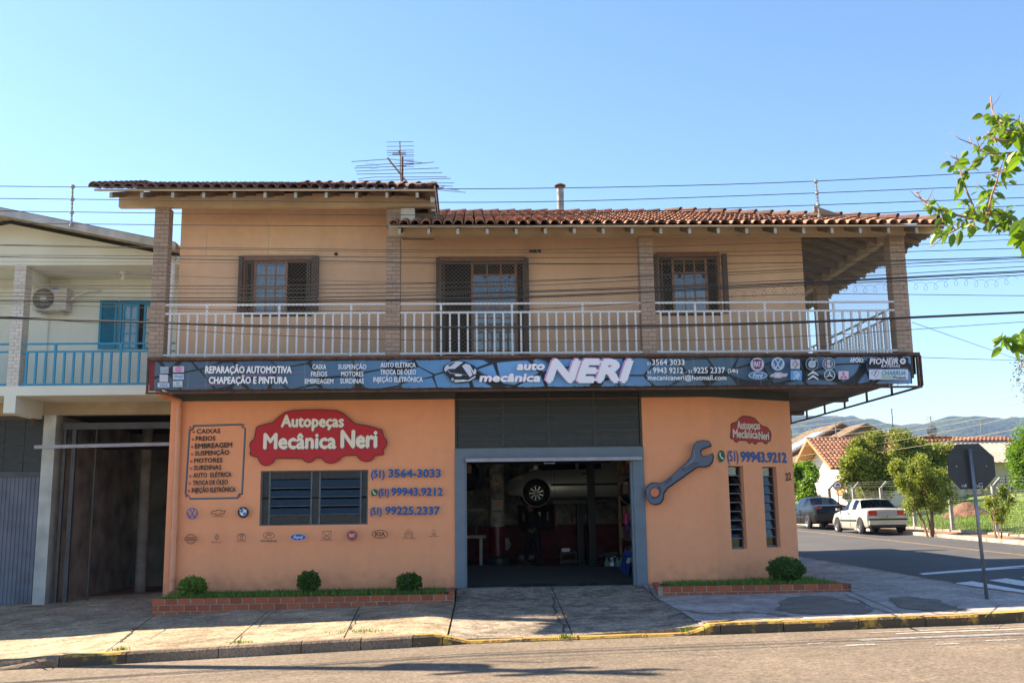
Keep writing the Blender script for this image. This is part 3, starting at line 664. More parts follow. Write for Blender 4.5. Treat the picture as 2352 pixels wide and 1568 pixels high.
tiled(-1.5, 9.1, lambda x: max(1, min(14, int((9.05 - x) / .34))), 6.79, TILE, TILES1, roofR, None, 3)
tiled(-6.94, -.6, lambda x: max(1, min(10, int((-.6 - x) / .34))), 7.49, TILE2, TILES2, roofL, None, 3)
tiled(-1.7, 7.2, lambda x: max(1, min(12, int(min(x + 1.8, 7.4 - x) / .34))), 6.79, TILE, TILES1, roofR, None, 1, side=True)
capm = barrel(.42, .11, .09, .016, 6, .03).mesh('ridge_tile', TILE2)
for i in range(16):
    t = .1 + i * .27; x, y = 9.05 - t, -1.8 + t; z = 6.79 + SL * t + .06; piece('ridge_tile', capm, (x, y, z), roofR, (math.atan(SL / 1.414), 0, math.radians(45)))
for i in range(15):
    x = 4.5 - i * .38; piece('ridge_tile', capm, (x, 2.8, 6.80 + SL * 4.6), roofR, (0, 0, math.radians(90)))
for i in range(11):
    t = .05 + i * .28; piece('ridge_tile', capm, (-.62 - t, -1.8 + t, 7.50 + SL * t), roofL, (math.atan(SL / 1.414), 0, math.radians(45))); piece('ridge_tile', capm, (-6.92, -1.8 + t, 7.50 + SL * t), roofL, (AN, 0, 0))
bx('ridge_mortar', -1.5, 4.6, 2.66, 2.94, 6.6 + SL * 4.6, 6.82 + SL * 4.6, MOSSY, roofR); bx('ridge_mortar', -6.9, -3.8, 1.3, 1.54, 7.3 + SL * 3.2, 7.55 + SL * 3.2, MOSSY, roofL)
for i in range(22):       # tiles down the right edge of the upper roof
    piece('roof_tile', capm, (-.60, -1.75 + i * .24, 7.52), roofL, (0, 0, math.radians(90)))
# railings
BAL = MB().box(-.0175, .0175, -.0175, .0175, 0, 1).mesh('baluster', RAILW)
def railing(p0, p1, z, M, me, parent, sp=.17, h=(.13, .92, 1.09), post=8):
    p0, p1 = Vector(p0), Vector(p1); L = (p1 - p0).length; d = (p1 - p0) / L; nn = Vector((-d.y, d.x)) * .02
    def bar(hz, t, name):
        a, b = p0, p1; mb = MB().hexa([(a.x + nn.x, a.y + nn.y, z + hz - t), (a.x - nn.x, a.y - nn.y, z + hz - t), (b.x - nn.x, b.y - nn.y, z + hz - t), (b.x + nn.x, b.y + nn.y, z + hz - t)], [(a.x + nn.x, a.y + nn.y, z + hz), (a.x - nn.x, a.y - nn.y, z + hz), (b.x - nn.x, b.y - nn.y, z + hz), (b.x + nn.x, b.y + nn.y, z + hz)])
        return mb
    top = obj('railing', bar(h[2], .035, ''), M, parent); obj('rail', bar(h[1], .035, ''), M, top); obj('rail', bar(h[0], .035, ''), M, top)
    n = int(L / sp)
    for i in range(n):
        q = p0 + d * (sp * (i + .6)); piece('baluster', me, (q.x, q.y, z + h[0]), top, (0, 0, math.atan2(d.y, d.x)), (1, 1, h[1] - h[0] - .035))
        if i % post == post // 2: piece('post', me, (q.x, q.y, z + h[1]), top, (0, 0, math.atan2(d.y, d.x)), (1.2, 1, h[2] - h[1] - .035)); piece('foot', me, (q.x, q.y, z), top, (0, 0, math.atan2(d.y, d.x)), (1.2, 1, h[0] - .035))
    return top
railing((-5.76, -.97), (-1.6, -.97), 4.4, RAILW, BAL, B); railing((-1.33, -.97), (3.31, -.97), 4.4, RAILW, BAL, B); railing((3.58, -.97), (8.28, -.97), 4.4, RAILW, BAL, B)
railing((8.5, -.72), (8.5, 3.2), 4.4, RAILW, BAL, B); railing((8.5, 3.48), (8.5, 7), 4.4, RAILW, BAL, B)
# cord nets
CORD = mat('net_cord', (.34, .27, .20), .6)
def net(p0, p1, z0, z1, parent, sp=.078, w_=.0019, sag=None):
    p0, p1 = Vector(p0), Vector(p1); L = (p1 - p0).length; d = (p1 - p0) / L; mb = MB(); H = z1 - z0; n = int((L + H) / sp)
    nn = Vector((-d.y, d.x))
    def seg(s0, a0, s1, a1):
        P = [Vector((p0.x + d.x * s_, p0.y + d.y * s_, z0 + a_)) for s_, a_ in ((s0, a0), (s1, a1))]; e = (P[1] - P[0]).normalized(); u = Vector((nn.x, nn.y, 0)); v = e.cross(u); vs = []
        for q in P:
            for k in range(3): a = 2 * math.pi * k / 3; vs.append(q + (u * math.cos(a) + v * math.sin(a)) * w_)
        mb.add(vs, [(0, 1, 4, 3), (1, 2, 5, 4), (2, 0, 3, 5)])
    for i in range(-int(H / sp) - 1, int(L / sp) + 1):
        s = i * sp
        a, b = max(s, 0), min(s + H, L)
        if b > a: seg(a, a - s, b, b - s)
        a, b = max(s, 0), min(s + H, L)
        if b > a: seg(a, H - (a - s), b, H - (b - s))
    seg(0, H, L, H); seg(0, 0.01, L, .01)
    return obj('safety_net', mb, CORD, parent)
net((-5.76, -1.03), (-1.6, -1.03), 4.42, 6.42, B); net((-1.33, -1.03), (3.31, -1.03), 4.42, 6.81, B); net((3.58, -1.03), (8.28, -1.03), 4.42, 6.81, B); net((8.54, -.72), (8.54, 3.2), 4.42, 6.81, B)
for px in (475, 617): p = at(px, 545, -1.03); obj('net_hanger', MB().tube([(p.x, -1.03, 7.4), (p.x, -1.03, 6.42)], .004, 4), CORD, B)
# pipes
SALM = mat('salmon_pipe', (.66, .27, .13), .4, noise=[(4, .9, 1.05)])
pt = at(411.5, 950, -.09); pbt = at(385, 1352, -.09)
obj('downpipe', MB().tube([(-5.95, -.55, 3.86), (-5.9, -.2, 3.83), (pt.x, -.09, 3.74), (pt.x, -.09, 3.55), (pt.x, -.09, .16), (pt.x - .03, -.12, .07), (pt.x - .06, -.22, .02)], .062, 14), SALM, B, smooth=True)
for z in (3.55, 2.95, 1.15, .32): obj('pipe_collar', MB().lathe([(.06, 0), (.07, 0), (.07, .06), (.06, .06)], (pt.x, -.09, z), 14), SALM, B)
obj('white_pipe', MB().tube([(-5.80, .05, 6.62), (-5.86, -.06, 6.62), (-5.93, -.09, 6.52), (-5.93, -.09, 4.4)], .055, 12), WHITEP, B, smooth=True)
# ground floor window: steel frame with glass louvres
IRON = mat('window_iron', (.10, .12, .14), .5, noise=[(10, .7, 1.2)])
gw = MB(); zz = (WZ0 + WZ1) / 2
def gx(px): return at(401.95 + px * .22705, 1143, .08).x
for a in (WX0 + .015, gx(958), gx(1380), gx(1465), gx(1880), WX1 - .015): gw.box(a - .015, a + .015, .06, .1, WZ0, WZ1)
for z in (WZ0 + .01, WZ1 - .01): gw.box(WX0, WX1, .061, .099, z - .012, z + .012)
win = obj('louvre_window', gw, IRON, B)
for a, b in ((WX0, gx(958)), (gx(1380), gx(1465)), (gx(1880), WX1)):
    for c, d in ((WZ0, zz), (zz, WZ1)): bx('pane', a + .016, b - .016, .078, .084, c + .015, d - .015, PATG, win)
for a, b in ((gx(958), gx(1380)), (gx(1465), gx(1880))):
    H = (WZ1 - WZ0) / 6.1
    for k in range(6):
        z = WZ0 + .03 + k * H
        if k in (0, 5): bx('pane', a + .016, b - .016, .076, .082, z, z + H - .02, PATG, win)
        else:
            mb = MB().hexa([(a + .016, .045, z), (b - .016, .045, z), (b - .016, .055, z), (a + .016, .055, z)], [(a + .016, .1, z + H - .012), (b - .016, .1, z + H - .012), (b - .016, .11, z + H - .012), (a + .016, .11, z + H - .012)]); obj('louvre', mb, glass('louvre_glass', (.10, .14, .2), .09, .15), win)
            obj('louvre_rail', MB().box(a + .016, b - .016, .04, .056, z - .012, z - .001), IRON, win)
bx('brick_pier', gx(1185) - .05, gx(1185) + .06, .6, .7, .1, 2.6, mat('inner_brick', (.3, .13, .07), .9), B)
# slit windows in the corner wall
def slit(h, louv):
    n = Vector((-ce.y, ce.x, 0)); P = lambda s_, d, z: Vector((XR, 0, 0)) + ce * s_ + n * d + Vector((0, 0, z))
    def lb(mb, a, b, d0, d1, z0, z1): return mb.hexa([P(a, d0, z0), P(b, d0, z0), P(b, d1, z0), P(a, d1, z0)], [P(a, d0, z1), P(b, d0, z1), P(b, d1, z1), P(a, d1, z1)])
    a, b, z0, z1 = h; g = MB()
    for s_ in (a + .012, b - .012): lb(g, s_ - .012, s_ + .012, .1, .14, z0, z1)
    lb(g, a, b, .1, .14, z1 - .02, z1); lb(g, a, b, .1, .14, z0, z0 + .02)
    o = obj('slit_window', g, IRON, B); n_ = 9; H = (z1 - z0 - .04) / n_
    for k in range(n_):
        z = z0 + .02 + k * H; fix = k in (0, 8)
        t0, t1 = (.115, .115) if fix else ((.06, .15) if louv else (.10, .13)); mb = MB()
        mb.hexa([P(a + .025, t0, z + .01), P(b - .025, t0, z + .01), P(b - .025, t0 + .008, z + .01), P(a + .025, t0 + .008, z + .01)], [P(a + .025, t1, z + H), P(b - .025, t1, z + H), P(b - .025, t1 + .008, z + H), P(a + .025, t1 + .008, z + H)])
        obj('louvre', mb, glass('louvre_glass2', (.30, .36, .40), .08, .08), o)
        lbm = MB(); lb(lbm, a + .02, b - .02, t0 - .012, t0 - .001, z, z + .02); obj('louvre_rail', lbm, IRON, o)
    return o
slit(h1, True); slit(h2, False)
# garage doorway: jambs, lintel, transom of patterned panes, raised door edge
jb = MB().box(-.31, -.12, -.03, .22, .1, 2.77); obj('door_jamb', jb, STEELB, B); bx('door_jamb', -.12, -.08, .0, .15, .1, 2.58, STEELB, B)
bx('door_jamb', 3.2, 3.42, -.03, .22, .1, 2.77, STEELB, B); bx('door_jamb', 3.15, 3.2, .0, .15, .1, 2.58, STEELB, B)
bx('lintel', -.12, 3.2, -.02, .2, 2.575, 2.77, STEELB, B)
LIGHTST = mat('door_edge_steel', (.33, .32, .37), .5, noise=[(5, .8, 1.1)])
gd = bx('garage_door', -.1, 3.36, -.18, -.03, 2.50, 2.565, LIGHTST, B)
bx('garage_door_panel', -.05, 3.1, -.02 + .05, 2.6, 2.585, 2.6, DARKI, gd)
obj('door_handle', MB().tube([(1.45, -.1, 2.5), (1.45, -.1, 2.46), (1.65, -.1, 2.46), (1.65, -.1, 2.5)], .01, 6), LIGHTST, gd)
DARKST = mat('transom_steel', (.055, .06, .055), .6)
tr = MB().box(-.31, 3.42, .04, .12, 2.77, 2.80).box(-.31, 3.42, .04, .12, 3.88, 3.93).box(-.31, -.27, .041, .119, 2.8, 3.88).box(3.38, 3.42, .041, .119, 2.8, 3.88)
for k in range(1, 4): x = -.27 + k * 3.65 / 4; tr.box(x - .012, x + .012, .05, .11, 2.8, 3.88)
tro = obj('transom', tr, DARKST, B)
for k in range(4):
    for j in range(7):
        x = -.27 + k * 3.65 / 4; z = 2.8 + j * 1.08 / 7; bx('pane', x + .014, x + 3.65 / 4 - .014, .07 + .004 * (j % 2), .076 + .004 * (j % 2), z + .006, z + 1.08 / 7 - .006, PATG, tro)
        if k == 0 and j: bx('glazing_bar', -.268, 3.378, .062, .069, z - .007, z + .007, DARKST, tro)
# planters with brick edging
BRK2 = MB().box(0, 1, 0, 1, 0, 1).mesh('planter_brick', mat('orange_brick', (.40, .105, .045), .85, noise=[(6, .65, 1.2), (40, .8, 1.15)], bump=(50, .4, .01), vary=.22))
MORT = mat('mortar', (.34, .27, .22), .95, noise=[(12, .7, 1.2)], bump=(30, .5, .02)); SOIL = mat('soil', (.07, .045, .03), 1, noise=[(10, .6, 1.3)])
def planter(path, label, zt, soil):
    t = thing('brick_planter', label, 'planter', (path[0][0], path[0][1], 0))
    for i in range(len(path) - 1):
        a, b = Vector(path[i]), Vector(path[i + 1]); L = (b - a).length; d = (b - a) / L; n = Vector((-d.y, d.x)); n = -n if False else n
        q = [a + n * .006, b + n * .006, b + n * .094, a + n * .094]
        obj('mortar_core', MB().prism([(p.x, p.y) for p in q], lambda p: S(*p) - .1, zt - .006), MORT, t)
        ang = math.atan2(d.y, d.x)
        for c in range(3):
            z = zt - .10 - c * .113; s_ = -(.11 if c % 2 else 0)
            while s_ < L - .03:
                s0, s1 = max(s_, 0), min(s_ + .215, L); p = a + d * ((s0 + s1) / 2)
                if s1 - s0 > .03 and z + .1 > S(p.x, p.y) + .012:
                    e = U(-.004, .004); pp = a + d * s0 + n * e; zb = max(z, S(p.x, p.y) - .03)
                    piece('brick', BRK2, (pp.x, pp.y, zb), t, (0, 0, ang), (s1 - s0 - .012, .1, z + .1 - zb))
                s_ += .227
    obj('soil', MB().prism(soil, zt - .25, zt - .03), SOIL, t)
    return t
pl1 = planter([(-5.66, -1.25), (-.31, -1.25)], 'long low brick planter left of the garage door', .085, [(-5.64, -1.16), (-.42, -1.16), (-.42, -.01), (-5.64, -.01)])
bx('brick_end', -.41, -.312, -1.14, -.03, -.1, .12, mat('orange_brick_end', (.36, .10, .045), .85, noise=[(6, .65, 1.2)]), pl1)
pl2 = planter([(3.5, -.03), (3.38, -1.25), (6.95, -1.25), (6.62, .85)], 'low brick planter wrapping the angled corner right of the garage door', .155, [(3.6, -.05), (3.5, -1.15), (6.82, -1.15), (6.6, .8), (4.8, -.03)])
# ------------------------------------------------------------------ painted signs on the walls
K_, RED_, WH_, BLU_, GRY_ = (32, 26, 26), (186, 22, 34), (236, 226, 208), (0, 84, 152), (100, 108, 122)
A = Art((0, 0, 0), (1, 0, 0), (0, 0, 1), T=(401.95, 907.3, .22705))
# service list with notched double frame
def frame_pts(dx=0, dy=0):
    x0t, x1t, y0, y1, y0b, y1b = 143, 705, 306, 290, 1040, 1034
    return [(188, 306), (672, 291), (678, 320), (708, 332), (676, 990), (645, 998), (630, 1034), (150, 1042), (134, 1008), (104, 998), (146, 350), (176, 340)]
A.stroke([(x + 7, y + 8) for x, y in frame_pts()], 9, (20, 20, 26), True); A.stroke(frame_pts(), 13, GRY_, True)
for x, y in ((156, 326), (696, 301), (116, 1022), (657, 1020)): A.disc(x, y, 10, RED_)
for t, x0, x1, yb, yt, yb2 in (('CAIXAS', 220, 458, 388, 345, 382), ('FREIOS', 213, 410, 462, 418, 458), ('EMBREAGEM', 207, 580, 540, 492, 526), ('SUSPENÇÃO', 207, 551, 611, 566, 600), ('MOTORES', 200, 483, 684, 640, 678), ('SURDINAS', 196, 474, 757, 712, 751),
                             ('AUTO  ELÉTRICA', 192, 578, 834, 788, 824), ('TROCA DE ÓLEO', 188, 542, 909, 864, 900), ('INJEÇÃO ELETRÔNICA', 180, 620, 984, 938, 974)):
    A.text(t, x0, x1, yb, yt, K_, .03, yb2=yb2)
    cx, cy = x0 - 29, (yb + yt) / 2 + 8
    for a in range(4): q = math.radians(a * 45 + 10); A.stroke([(cx - 13 * math.cos(q), cy - 13 * math.sin(q)), (cx + 13 * math.cos(q), cy + 13 * math.sin(q))], 4, RED_)
A.out('painted_list', B, 'dark hand painted list of services in a grey notched frame')
# big red car-shaped sign
carpts = [(765, 510), (772, 478), (790, 458), (808, 450), (820, 390), (832, 330), (850, 315), (1000, 276), (1060, 220), (1120, 178), (1190, 158), (1300, 152), (1500, 150), (1640, 158), (1700, 185), (1770, 245), (1825, 290), (1960, 312), (2095, 352), (2118, 430), (2140, 450), (2148, 480), (2138, 515), (2108, 555), (2114, 590), (2106, 604), (2030, 610), (2012, 640), (1980, 665), (1935, 674), (1890, 660), (1860, 632), (1843, 606), (1740, 608), (1690, 625), (1670, 655), (1630, 680), (1580, 691), (1530, 678), (1500, 650), (1490, 632), (1428, 634), (1400, 668), (1360, 683), (1320, 668), (1298, 640), (1026, 636), (1000, 680), (965, 705), (925, 714), (885, 700), (860, 665), (850, 632), (790, 615), (766, 600), (774, 550)]
A.poly(carpts, RED_); A.stroke(carpts, 8, (40, 22, 22), True)
A.text('Autopeças', 1083, 1708, 322, 208, WH_, .045, sh=(.012, -.012, (72, 80, 100))); A.text('Mecânica', 908, 1630, 543, 393, WH_, .042, sh=(.014, -.014, (72, 80, 100)), yb2=537); A.text('Neri', 1688, 2042, 530, 362, WH_, .045, sh=(.014, -.014, (72, 80, 100)), yb2=528)
A.out('painted_sign', B, 'big red car shaped painted sign with cream lettering')
A.T = (545.5, 803.9, .38443)
for t, x0, x1, yb, yt in (('(51)', 802, 880, 762, 718), ('3564-3033', 905, 1214, 758, 713), ('(51)', 848, 906, 870, 828), ('99943.9212', 922, 1226, 868, 823), ('(51)', 798, 862, 982, 940), ('99225.2337', 886, 1208, 980, 935)):
    A.text(t, x0, x1, yb, yt, BLU_, .045)
    if t[0] != '(': A.out('painted_number', B)
def phone_icon(a, x, y, r, s=1):
    a.poly(a.ell(x, y, r, r * 1.02, 20, -230 + 180 - 0, 90 + 40) if False else a.ell(x, y, r, r), (20, 92, 40)); a.poly([(x - r * .95, y + r * 1.15), (x - r * .8, y + .2 * r), (x - .1 * r, y + r * .9)], (20, 92, 40))
    a.stroke([(x - r * .35, y - r * .5), (x - r * .38, y - r * .1), (x - r * .05, y + r * .35), (x + r * .4, y + r * .45)], [r * .36, r * .2, r * .22, r * .36], (235, 235, 235))
phone_icon(A, 822, 850, 20); A.out('painted_icon', B, 'green round telephone emblem')
# carmaker emblems in two rows
A.T = (401.95, 907.3, .22705); LB = (34, 80, 160); KK = (60, 34, 30); DR = (150, 40, 36)
def vw(a, x, y, r, c, w_=None):
    w_ = w_ or r * .14; a.ring(x, y, r * .93, w_, c)
    a.stroke([(x - r * .45, y - r * .78), (x - r * .0, y - r * .02), (x + r * .45, y - r * .78)], w_ * 1.1, c); a.stroke([(x - r * .84, y - r * .2), (x - r * .38, y + r * .75), (x, y + r * .05), (x + r * .38, y + r * .75), (x + r * .84, y - r * .2)], w_ * 1.1, c)
vw(A, 191, 1195, 57, LB); A.out('painted_emblem', B, 'round blue emblem')
bow = [(452, 1160), (505, 1166), (505, 1166), (494, 1166), (524, 1166), (508, 1200), (478, 1200), (472, 1208), (435, 1206), (435, 1197), (377, 1197), (393, 1170), (435, 1170)]
bow = [(433, 1160), (478, 1160), (478, 1168), (523, 1168), (508, 1196), (472, 1196), (470, 1207), (428, 1207), (430, 1197), (377, 1197), (393, 1172), (433, 1170)]
A.stroke(bow, 6, KK, True); A.text('CHEVROLET', 391, 508, 1227, 1216, KK, .03); A.out('painted_emblem', B)
A.disc(704, 1184, 57, (30, 28, 34)); A.disc(704, 1184, 35, (225, 220, 214))
for a0 in (0, 180): A.poly([(704, 1184)] + A.ell(704, 1184, 32, 32, 8, a0 + 90, a0 + 180), (40, 110, 190))
for t, x, y in (('B', 664, 1160), ('M', 697, 1144), ('W', 730, 1160)): A.text(t, x, x + 15, y + 6, y - 8, (200, 195, 190), .03)
A.out('painted_emblem', B)
A.ring(180, 1450, 50, 5, KK); A.ring(180, 1450, 40, 3, KK); A.rect(116, 1434, 244, 1464, (214, 132, 90)); A.stroke([(118, 1436), (242, 1434), (242, 1463), (118, 1464)], 4, KK, True); A.text('NISSAN', 132, 228, 1456, 1443, KK, .03); A.out('painted_emblem', B)
A.stroke([(442, 1398), (466, 1430), (440, 1466), (418, 1432)], 4, KK, True); A.stroke([(442, 1414), (452, 1430), (440, 1448), (430, 1432)], 4, KK, True); A.text('RENAULT', 388, 493, 1490, 1476, DR, .02); A.out('painted_emblem', B)
A.ring(690, 1428, 44, 4, KK, 31); A.ring(690, 1412, 26, 4, KK, 12); A.ring(690, 1426, 12, 4, KK, 27); A.text('TOYOTA', 638, 734, 1480, 1464, DR, .03); A.out('painted_emblem', B)
A.ring(965, 1415, 57, 4, KK, 31); A.stroke([(928, 1440), (948, 1400), (975, 1396), (960, 1416), (985, 1412), (1003, 1388)], 5, KK); A.text('HYUNDAI', 882, 1042, 1481, 1459, KK, .03); A.out('painted_emblem', B)
A.poly(A.ell(1260, 1432, 79, 34), (170, 180, 200)); A.poly(A.ell(1260, 1432, 74, 30), (26, 84, 165)); A.text('Ford', 1212, 1306, 1448, 1416, (228, 226, 222), .02, shear=.3); A.out('painted_emblem', B)
A.stroke([(1500, 1376), (1546, 1370), (1594, 1374), (1586, 1440), (1546, 1452), (1506, 1440)], 4, KK, True); A.stroke([(1516, 1378), (1530, 1412), (1562, 1412), (1578, 1378)], 4, KK); A.stroke([(1520, 1444), (1532, 1424), (1560, 1424), (1572, 1444)], 4, KK); A.text('HONDA', 1486, 1602, 1467, 1454, DR, .03); A.out('painted_emblem', B)
A.disc(1801, 1417, 55, (60, 40, 42)); A.disc(1801, 1417, 50, (190, 150, 130)); A.disc(1801, 1417, 45, (165, 28, 34)); A.text('FIAT', 1774, 1829, 1434, 1398, (225, 215, 210), .02); A.out('painted_emblem', B)
A.T = (545.5, 803.9, .38443); A.ring(856, 1097, 46, 4, (96, 26, 24), 23); A.text('KIA', 828, 886, 1108, 1084, (96, 26, 24), .03); A.out('painted_emblem', B)
for dy in (0, 18): A.stroke([(1002, 1096 + dy - 8), (1026, 1072 + dy - 4), (1050, 1096 + dy - 8), (1048, 1100 + dy), (1026, 1082 + dy), (1004, 1100 + dy)], 2, KK, True)
A.text('CITROËN', 986, 1066, 1125, 1117, DR, .02); A.out('painted_emblem', B)
A.stroke([(1163, 1080), (1172, 1074), (1182, 1078), (1186, 1090), (1184, 1102), (1176, 1104), (1178, 1092), (1168, 1102), (1164, 1098), (1172, 1088)], 2, KK); A.text('PEUGEOT', 1147, 1207, 1113, 1107, KK, .02); A.out('painted_emblem', B)
# spanner on the wall right of the garage
A.T = (1435.5, 803.9, .38453)
span = [(420, 548), (455, 541), (486, 546), (497, 558), (500, 572), (470, 582), (445, 592), (437, 606), (442, 625), (456, 638), (485, 632), (512, 618), (513, 640), (506, 668), (488, 688), (462, 697), (430, 694), (410, 700), (380, 722), (240, 822), (220, 850), (216, 885), (198, 912), (168, 921), (140, 912), (118, 880), (112, 845), (122, 812), (148, 792), (180, 792), (205, 796), (240, 776), (355, 672), (382, 640), (390, 600), (400, 568)]
hole = A.ell(168, 850, 28, 28, 18)
A.poly([(x + 6, y + 7) for x, y in span], (38, 26, 24)); A.poly(span, (92, 98, 116)); A.stroke(span, 4, (46, 44, 54), True); A.poly(hole, (206, 118, 78)); A.stroke(hole, 4, (46, 44, 54), True)
A.stroke([(330, 715), (365, 690), (405, 676), (425, 678), (400, 690), (345, 722)], 4, (48, 50, 62), True); A.stroke([(225, 805), (240, 785), (268, 764), (262, 780), (240, 795)], 4, (48, 50, 62), True); A.stroke([(400, 600), (405, 640), (385, 668), (345, 700)], 5, (130, 136, 152))
A.ring(160, 842, 42, 7, (58, 60, 74)); 
for k in range(14): q = math.radians(60 + k * 14); A.stroke([(162 + 38 * math.cos(q), 845 - 38 * math.sin(q)), (162 + 46 * math.cos(q), 845 - 46 * math.sin(q))], 3, (140, 146, 160))
A.out('painted_spanner', B, 'grey painted spanner with black drop shadow')
c2 = [(628, 515), (633, 480), (632, 445), (640, 436), (668, 428), (684, 405), (705, 393), (745, 396), (775, 408), (800, 435), (815, 450), (850, 462), (868, 485), (873, 505), (868, 540), (856, 545), (845, 560), (830, 556), (822, 545), (792, 546), (780, 561), (766, 556), (756, 540), (750, 555), (738, 556), (726, 540), (680, 538), (668, 549), (655, 545), (648, 530), (632, 528)]
AC.poly(c2, (172, 38, 38)); AC.stroke(c2, 4, (60, 24, 24), True); AC.text('Autopeças', 671, 806, 470, 422, (214, 205, 190), .028, yb2=472); AC.text('Mecânica', 645, 792, 520, 472, (214, 205, 190), .03, yb2=527); AC.text('Neri', 798, 858, 532, 486, (214, 205, 190), .03, yb2=534)
AC.out('painted_sign', B, 'small red car shaped painted sign with cream lettering')
AC.text('(51)', 612, 676, 662, 602, (30, 84, 150), .02); AC.text('99943.9212', 692, 963, 664, 606, (30, 84, 150), .045, yb2=670); AC.out('painted_numbers', B)
AC.poly(AC.ell(573, 632, 21, 35), (30, 92, 50)); AC.poly([(560, 672), (566, 655), (585, 660)], (30, 92, 50)); AC.stroke([(564, 612), (564, 628), (571, 642), (583, 648)], [8, 5, 5, 8], (225, 225, 225)); AC.out('painted_icon', B)
hn = MB(); ac = AC
AC.h = .02; AC.text('22', 958, 994, 780, 736, (44, 36, 36), .02, shear=.15, yb2=772); AC.out('house_number', B, 'black metal house number 22')
# ------------------------------------------------------------------ banner and its rusty frame
def banner_mat():
    M = bpy.data.materials.new('banner_print'); M.use_nodes = True; N = M.node_tree.nodes; L = M.node_tree.links; b = N['Principled BSDF']; b.inputs['Roughness'].default_value = .55
    tc = N.new('ShaderNodeTexCoord'); sp = N.new('ShaderNodeSeparateXYZ'); L.new(tc.outputs['Object'], sp.inputs[0])
    mr = N.new('ShaderNodeMapRange'); mr.inputs['From Min'].default_value = -5.9; mr.inputs['From Max'].default_value = 8.5; L.new(sp.outputs[0], mr.inputs[0])
    cr = N.new('ShaderNodeValToRGB'); e = cr.color_ramp.elements
    stops = [(0, (78, 98, 118)), (.1, (70, 94, 116)), (.24, (74, 110, 142)), (.36, (92, 142, 190)), (.46, (112, 166, 218)), (.6, (104, 154, 204)), (.68, (76, 104, 124)), (.8, (66, 92, 112)), (.9, (92, 122, 152)), (1, (120, 160, 208))]
    e[0].position, e[0].color = 0, (*lin(stops[0][1]), 1); e[1].position, e[1].color = 1, (*lin(stops[-1][1]), 1)
    for p_, c_ in stops[1:-1]: k = e.new(p_); k.color = (*lin(c_), 1)
    L.new(mr.outputs[0], cr.inputs[0])
    mp = N.new('ShaderNodeMapping'); mp.inputs['Scale'].default_value = (1.55, 1, 2.5); mp.inputs['Rotation'].default_value = (0, .38, 0); L.new(tc.outputs['Object'], mp.inputs[0])
    vo = N.new('ShaderNodeTexVoronoi'); vo.feature = 'DISTANCE_TO_EDGE'; vo.inputs['Scale'].default_value = 1.0; vo.inputs['Randomness'].default_value = .42; L.new(mp.outputs[0], vo.inputs['Vector'])
    v2 = N.new('ShaderNodeTexVoronoi'); v2.feature = 'SMOOTH_F1'; v2.inputs['Smoothness'].default_value = .6; v2.inputs['Randomness'].default_value = .42; v2.inputs['Scale'].default_value = 1.0; L.new(mp.outputs[0], v2.inputs['Vector'])
    th = N.new('ShaderNodeMapRange'); th.inputs['From Min'].default_value = .35; th.inputs['From Max'].default_value = .8; th.inputs['To Min'].default_value = .014; th.inputs['To Max'].default_value = .075; L.new(v2.outputs['Distance'], th.inputs[0])
    sb = N.new('ShaderNodeMath'); sb.operation = 'SUBTRACT'; L.new(vo.outputs['Distance'], sb.inputs[0]); L.new(th.outputs[0], sb.inputs[1])
    ma = N.new('ShaderNodeMapRange'); ma.inputs['From Min'].default_value = -.006; ma.inputs['From Max'].default_value = .008; L.new(sb.outputs[0], ma.inputs[0])
    mx = N.new('ShaderNodeMix'); mx.data_type = 'RGBA'; mx.inputs[6].default_value = (.012, .016, .022, 1); L.new(ma.outputs[0], mx.inputs[0]); L.new(cr.outputs[0], mx.inputs[7])
    mq = N.new('ShaderNodeMapping'); mq.inputs['Scale'].default_value = (16, 1, .6); L.new(tc.outputs['Object'], mq.inputs[0]); nz = N.new('ShaderNodeTexNoise'); nz.inputs['Scale'].default_value = 1; L.new(mq.outputs[0], nz.inputs['Vector'])
    m3 = N.new('ShaderNodeMapRange'); m3.inputs['From Min'].default_value = .6; m3.inputs['From Max'].default_value = .8; m3.inputs['To Max'].default_value = .22; L.new(nz.outputs[0], m3.inputs[0])
    m4 = N.new('ShaderNodeMix'); m4.data_type = 'RGBA'; L.new(m3.outputs[0], m4.inputs[0]); L.new(mx.outputs[2], m4.inputs[6]); m4.inputs[7].default_value = (.4, .45, .5, 1)
    L.new(m4.outputs[2], b.inputs['Base Color']); return M
sf = thing('sign_frame', 'rusty steel frame around the balcony edge that carries the banner', 'frame', (1, -1.22, 3.8))
for z0, z1 in ((4.375, 4.43), (3.755, 3.79)): bx('frame_rail', -5.97, 8.6, -1.235, -1.17, z0, z1, RUST, sf)
for x in (-5.965, 8.53, 8.59): bx('frame_post', x, x + .03, -1.234, -1.171, 3.7905, 4.3745, RUST, sf)
bx('red_backing', -5.93, -5.7, -1.16, -1.13, 3.82, 4.36, mat('faded_red', (.3, .05, .05), .8), sf)
mb = MB(); nb = 60
bn = thing('banner', 'long printed blue banner along the balcony edge with white workshop lettering', 'banner', (1, -1.2, 4.1))
bx0_, bx1_, bz0, bz1 = -5.83, 8.42, 3.83, 4.355
vs = []
for i in range(nb + 1):
    x = bx0_ + (bx1_ - bx0_) * i / nb; vs += [(x, -1.2, bz0 + .006 * math.sin(i * 2.1)), (x, -1.2, bz1 + .006 * math.sin(i * 1.7))]
obj('banner_sheet', MB().add(vs, [(2 * i, 2 * i + 2, 2 * i + 3, 2 * i + 1) for i in range(nb)]), banner_mat(), bn)
tie = MB()
for i in range(74):
    x = bx0_ + .06 + i * .193
    tie.tube([(x, -1.21, bz1 - .02), (x + U(-.01, .01), -1.24, 4.40)], .005, 4); tie.tube([(x, -1.21, bz0 + .02), (x + U(-.01, .01), -1.24, 3.77)], .005, 4)
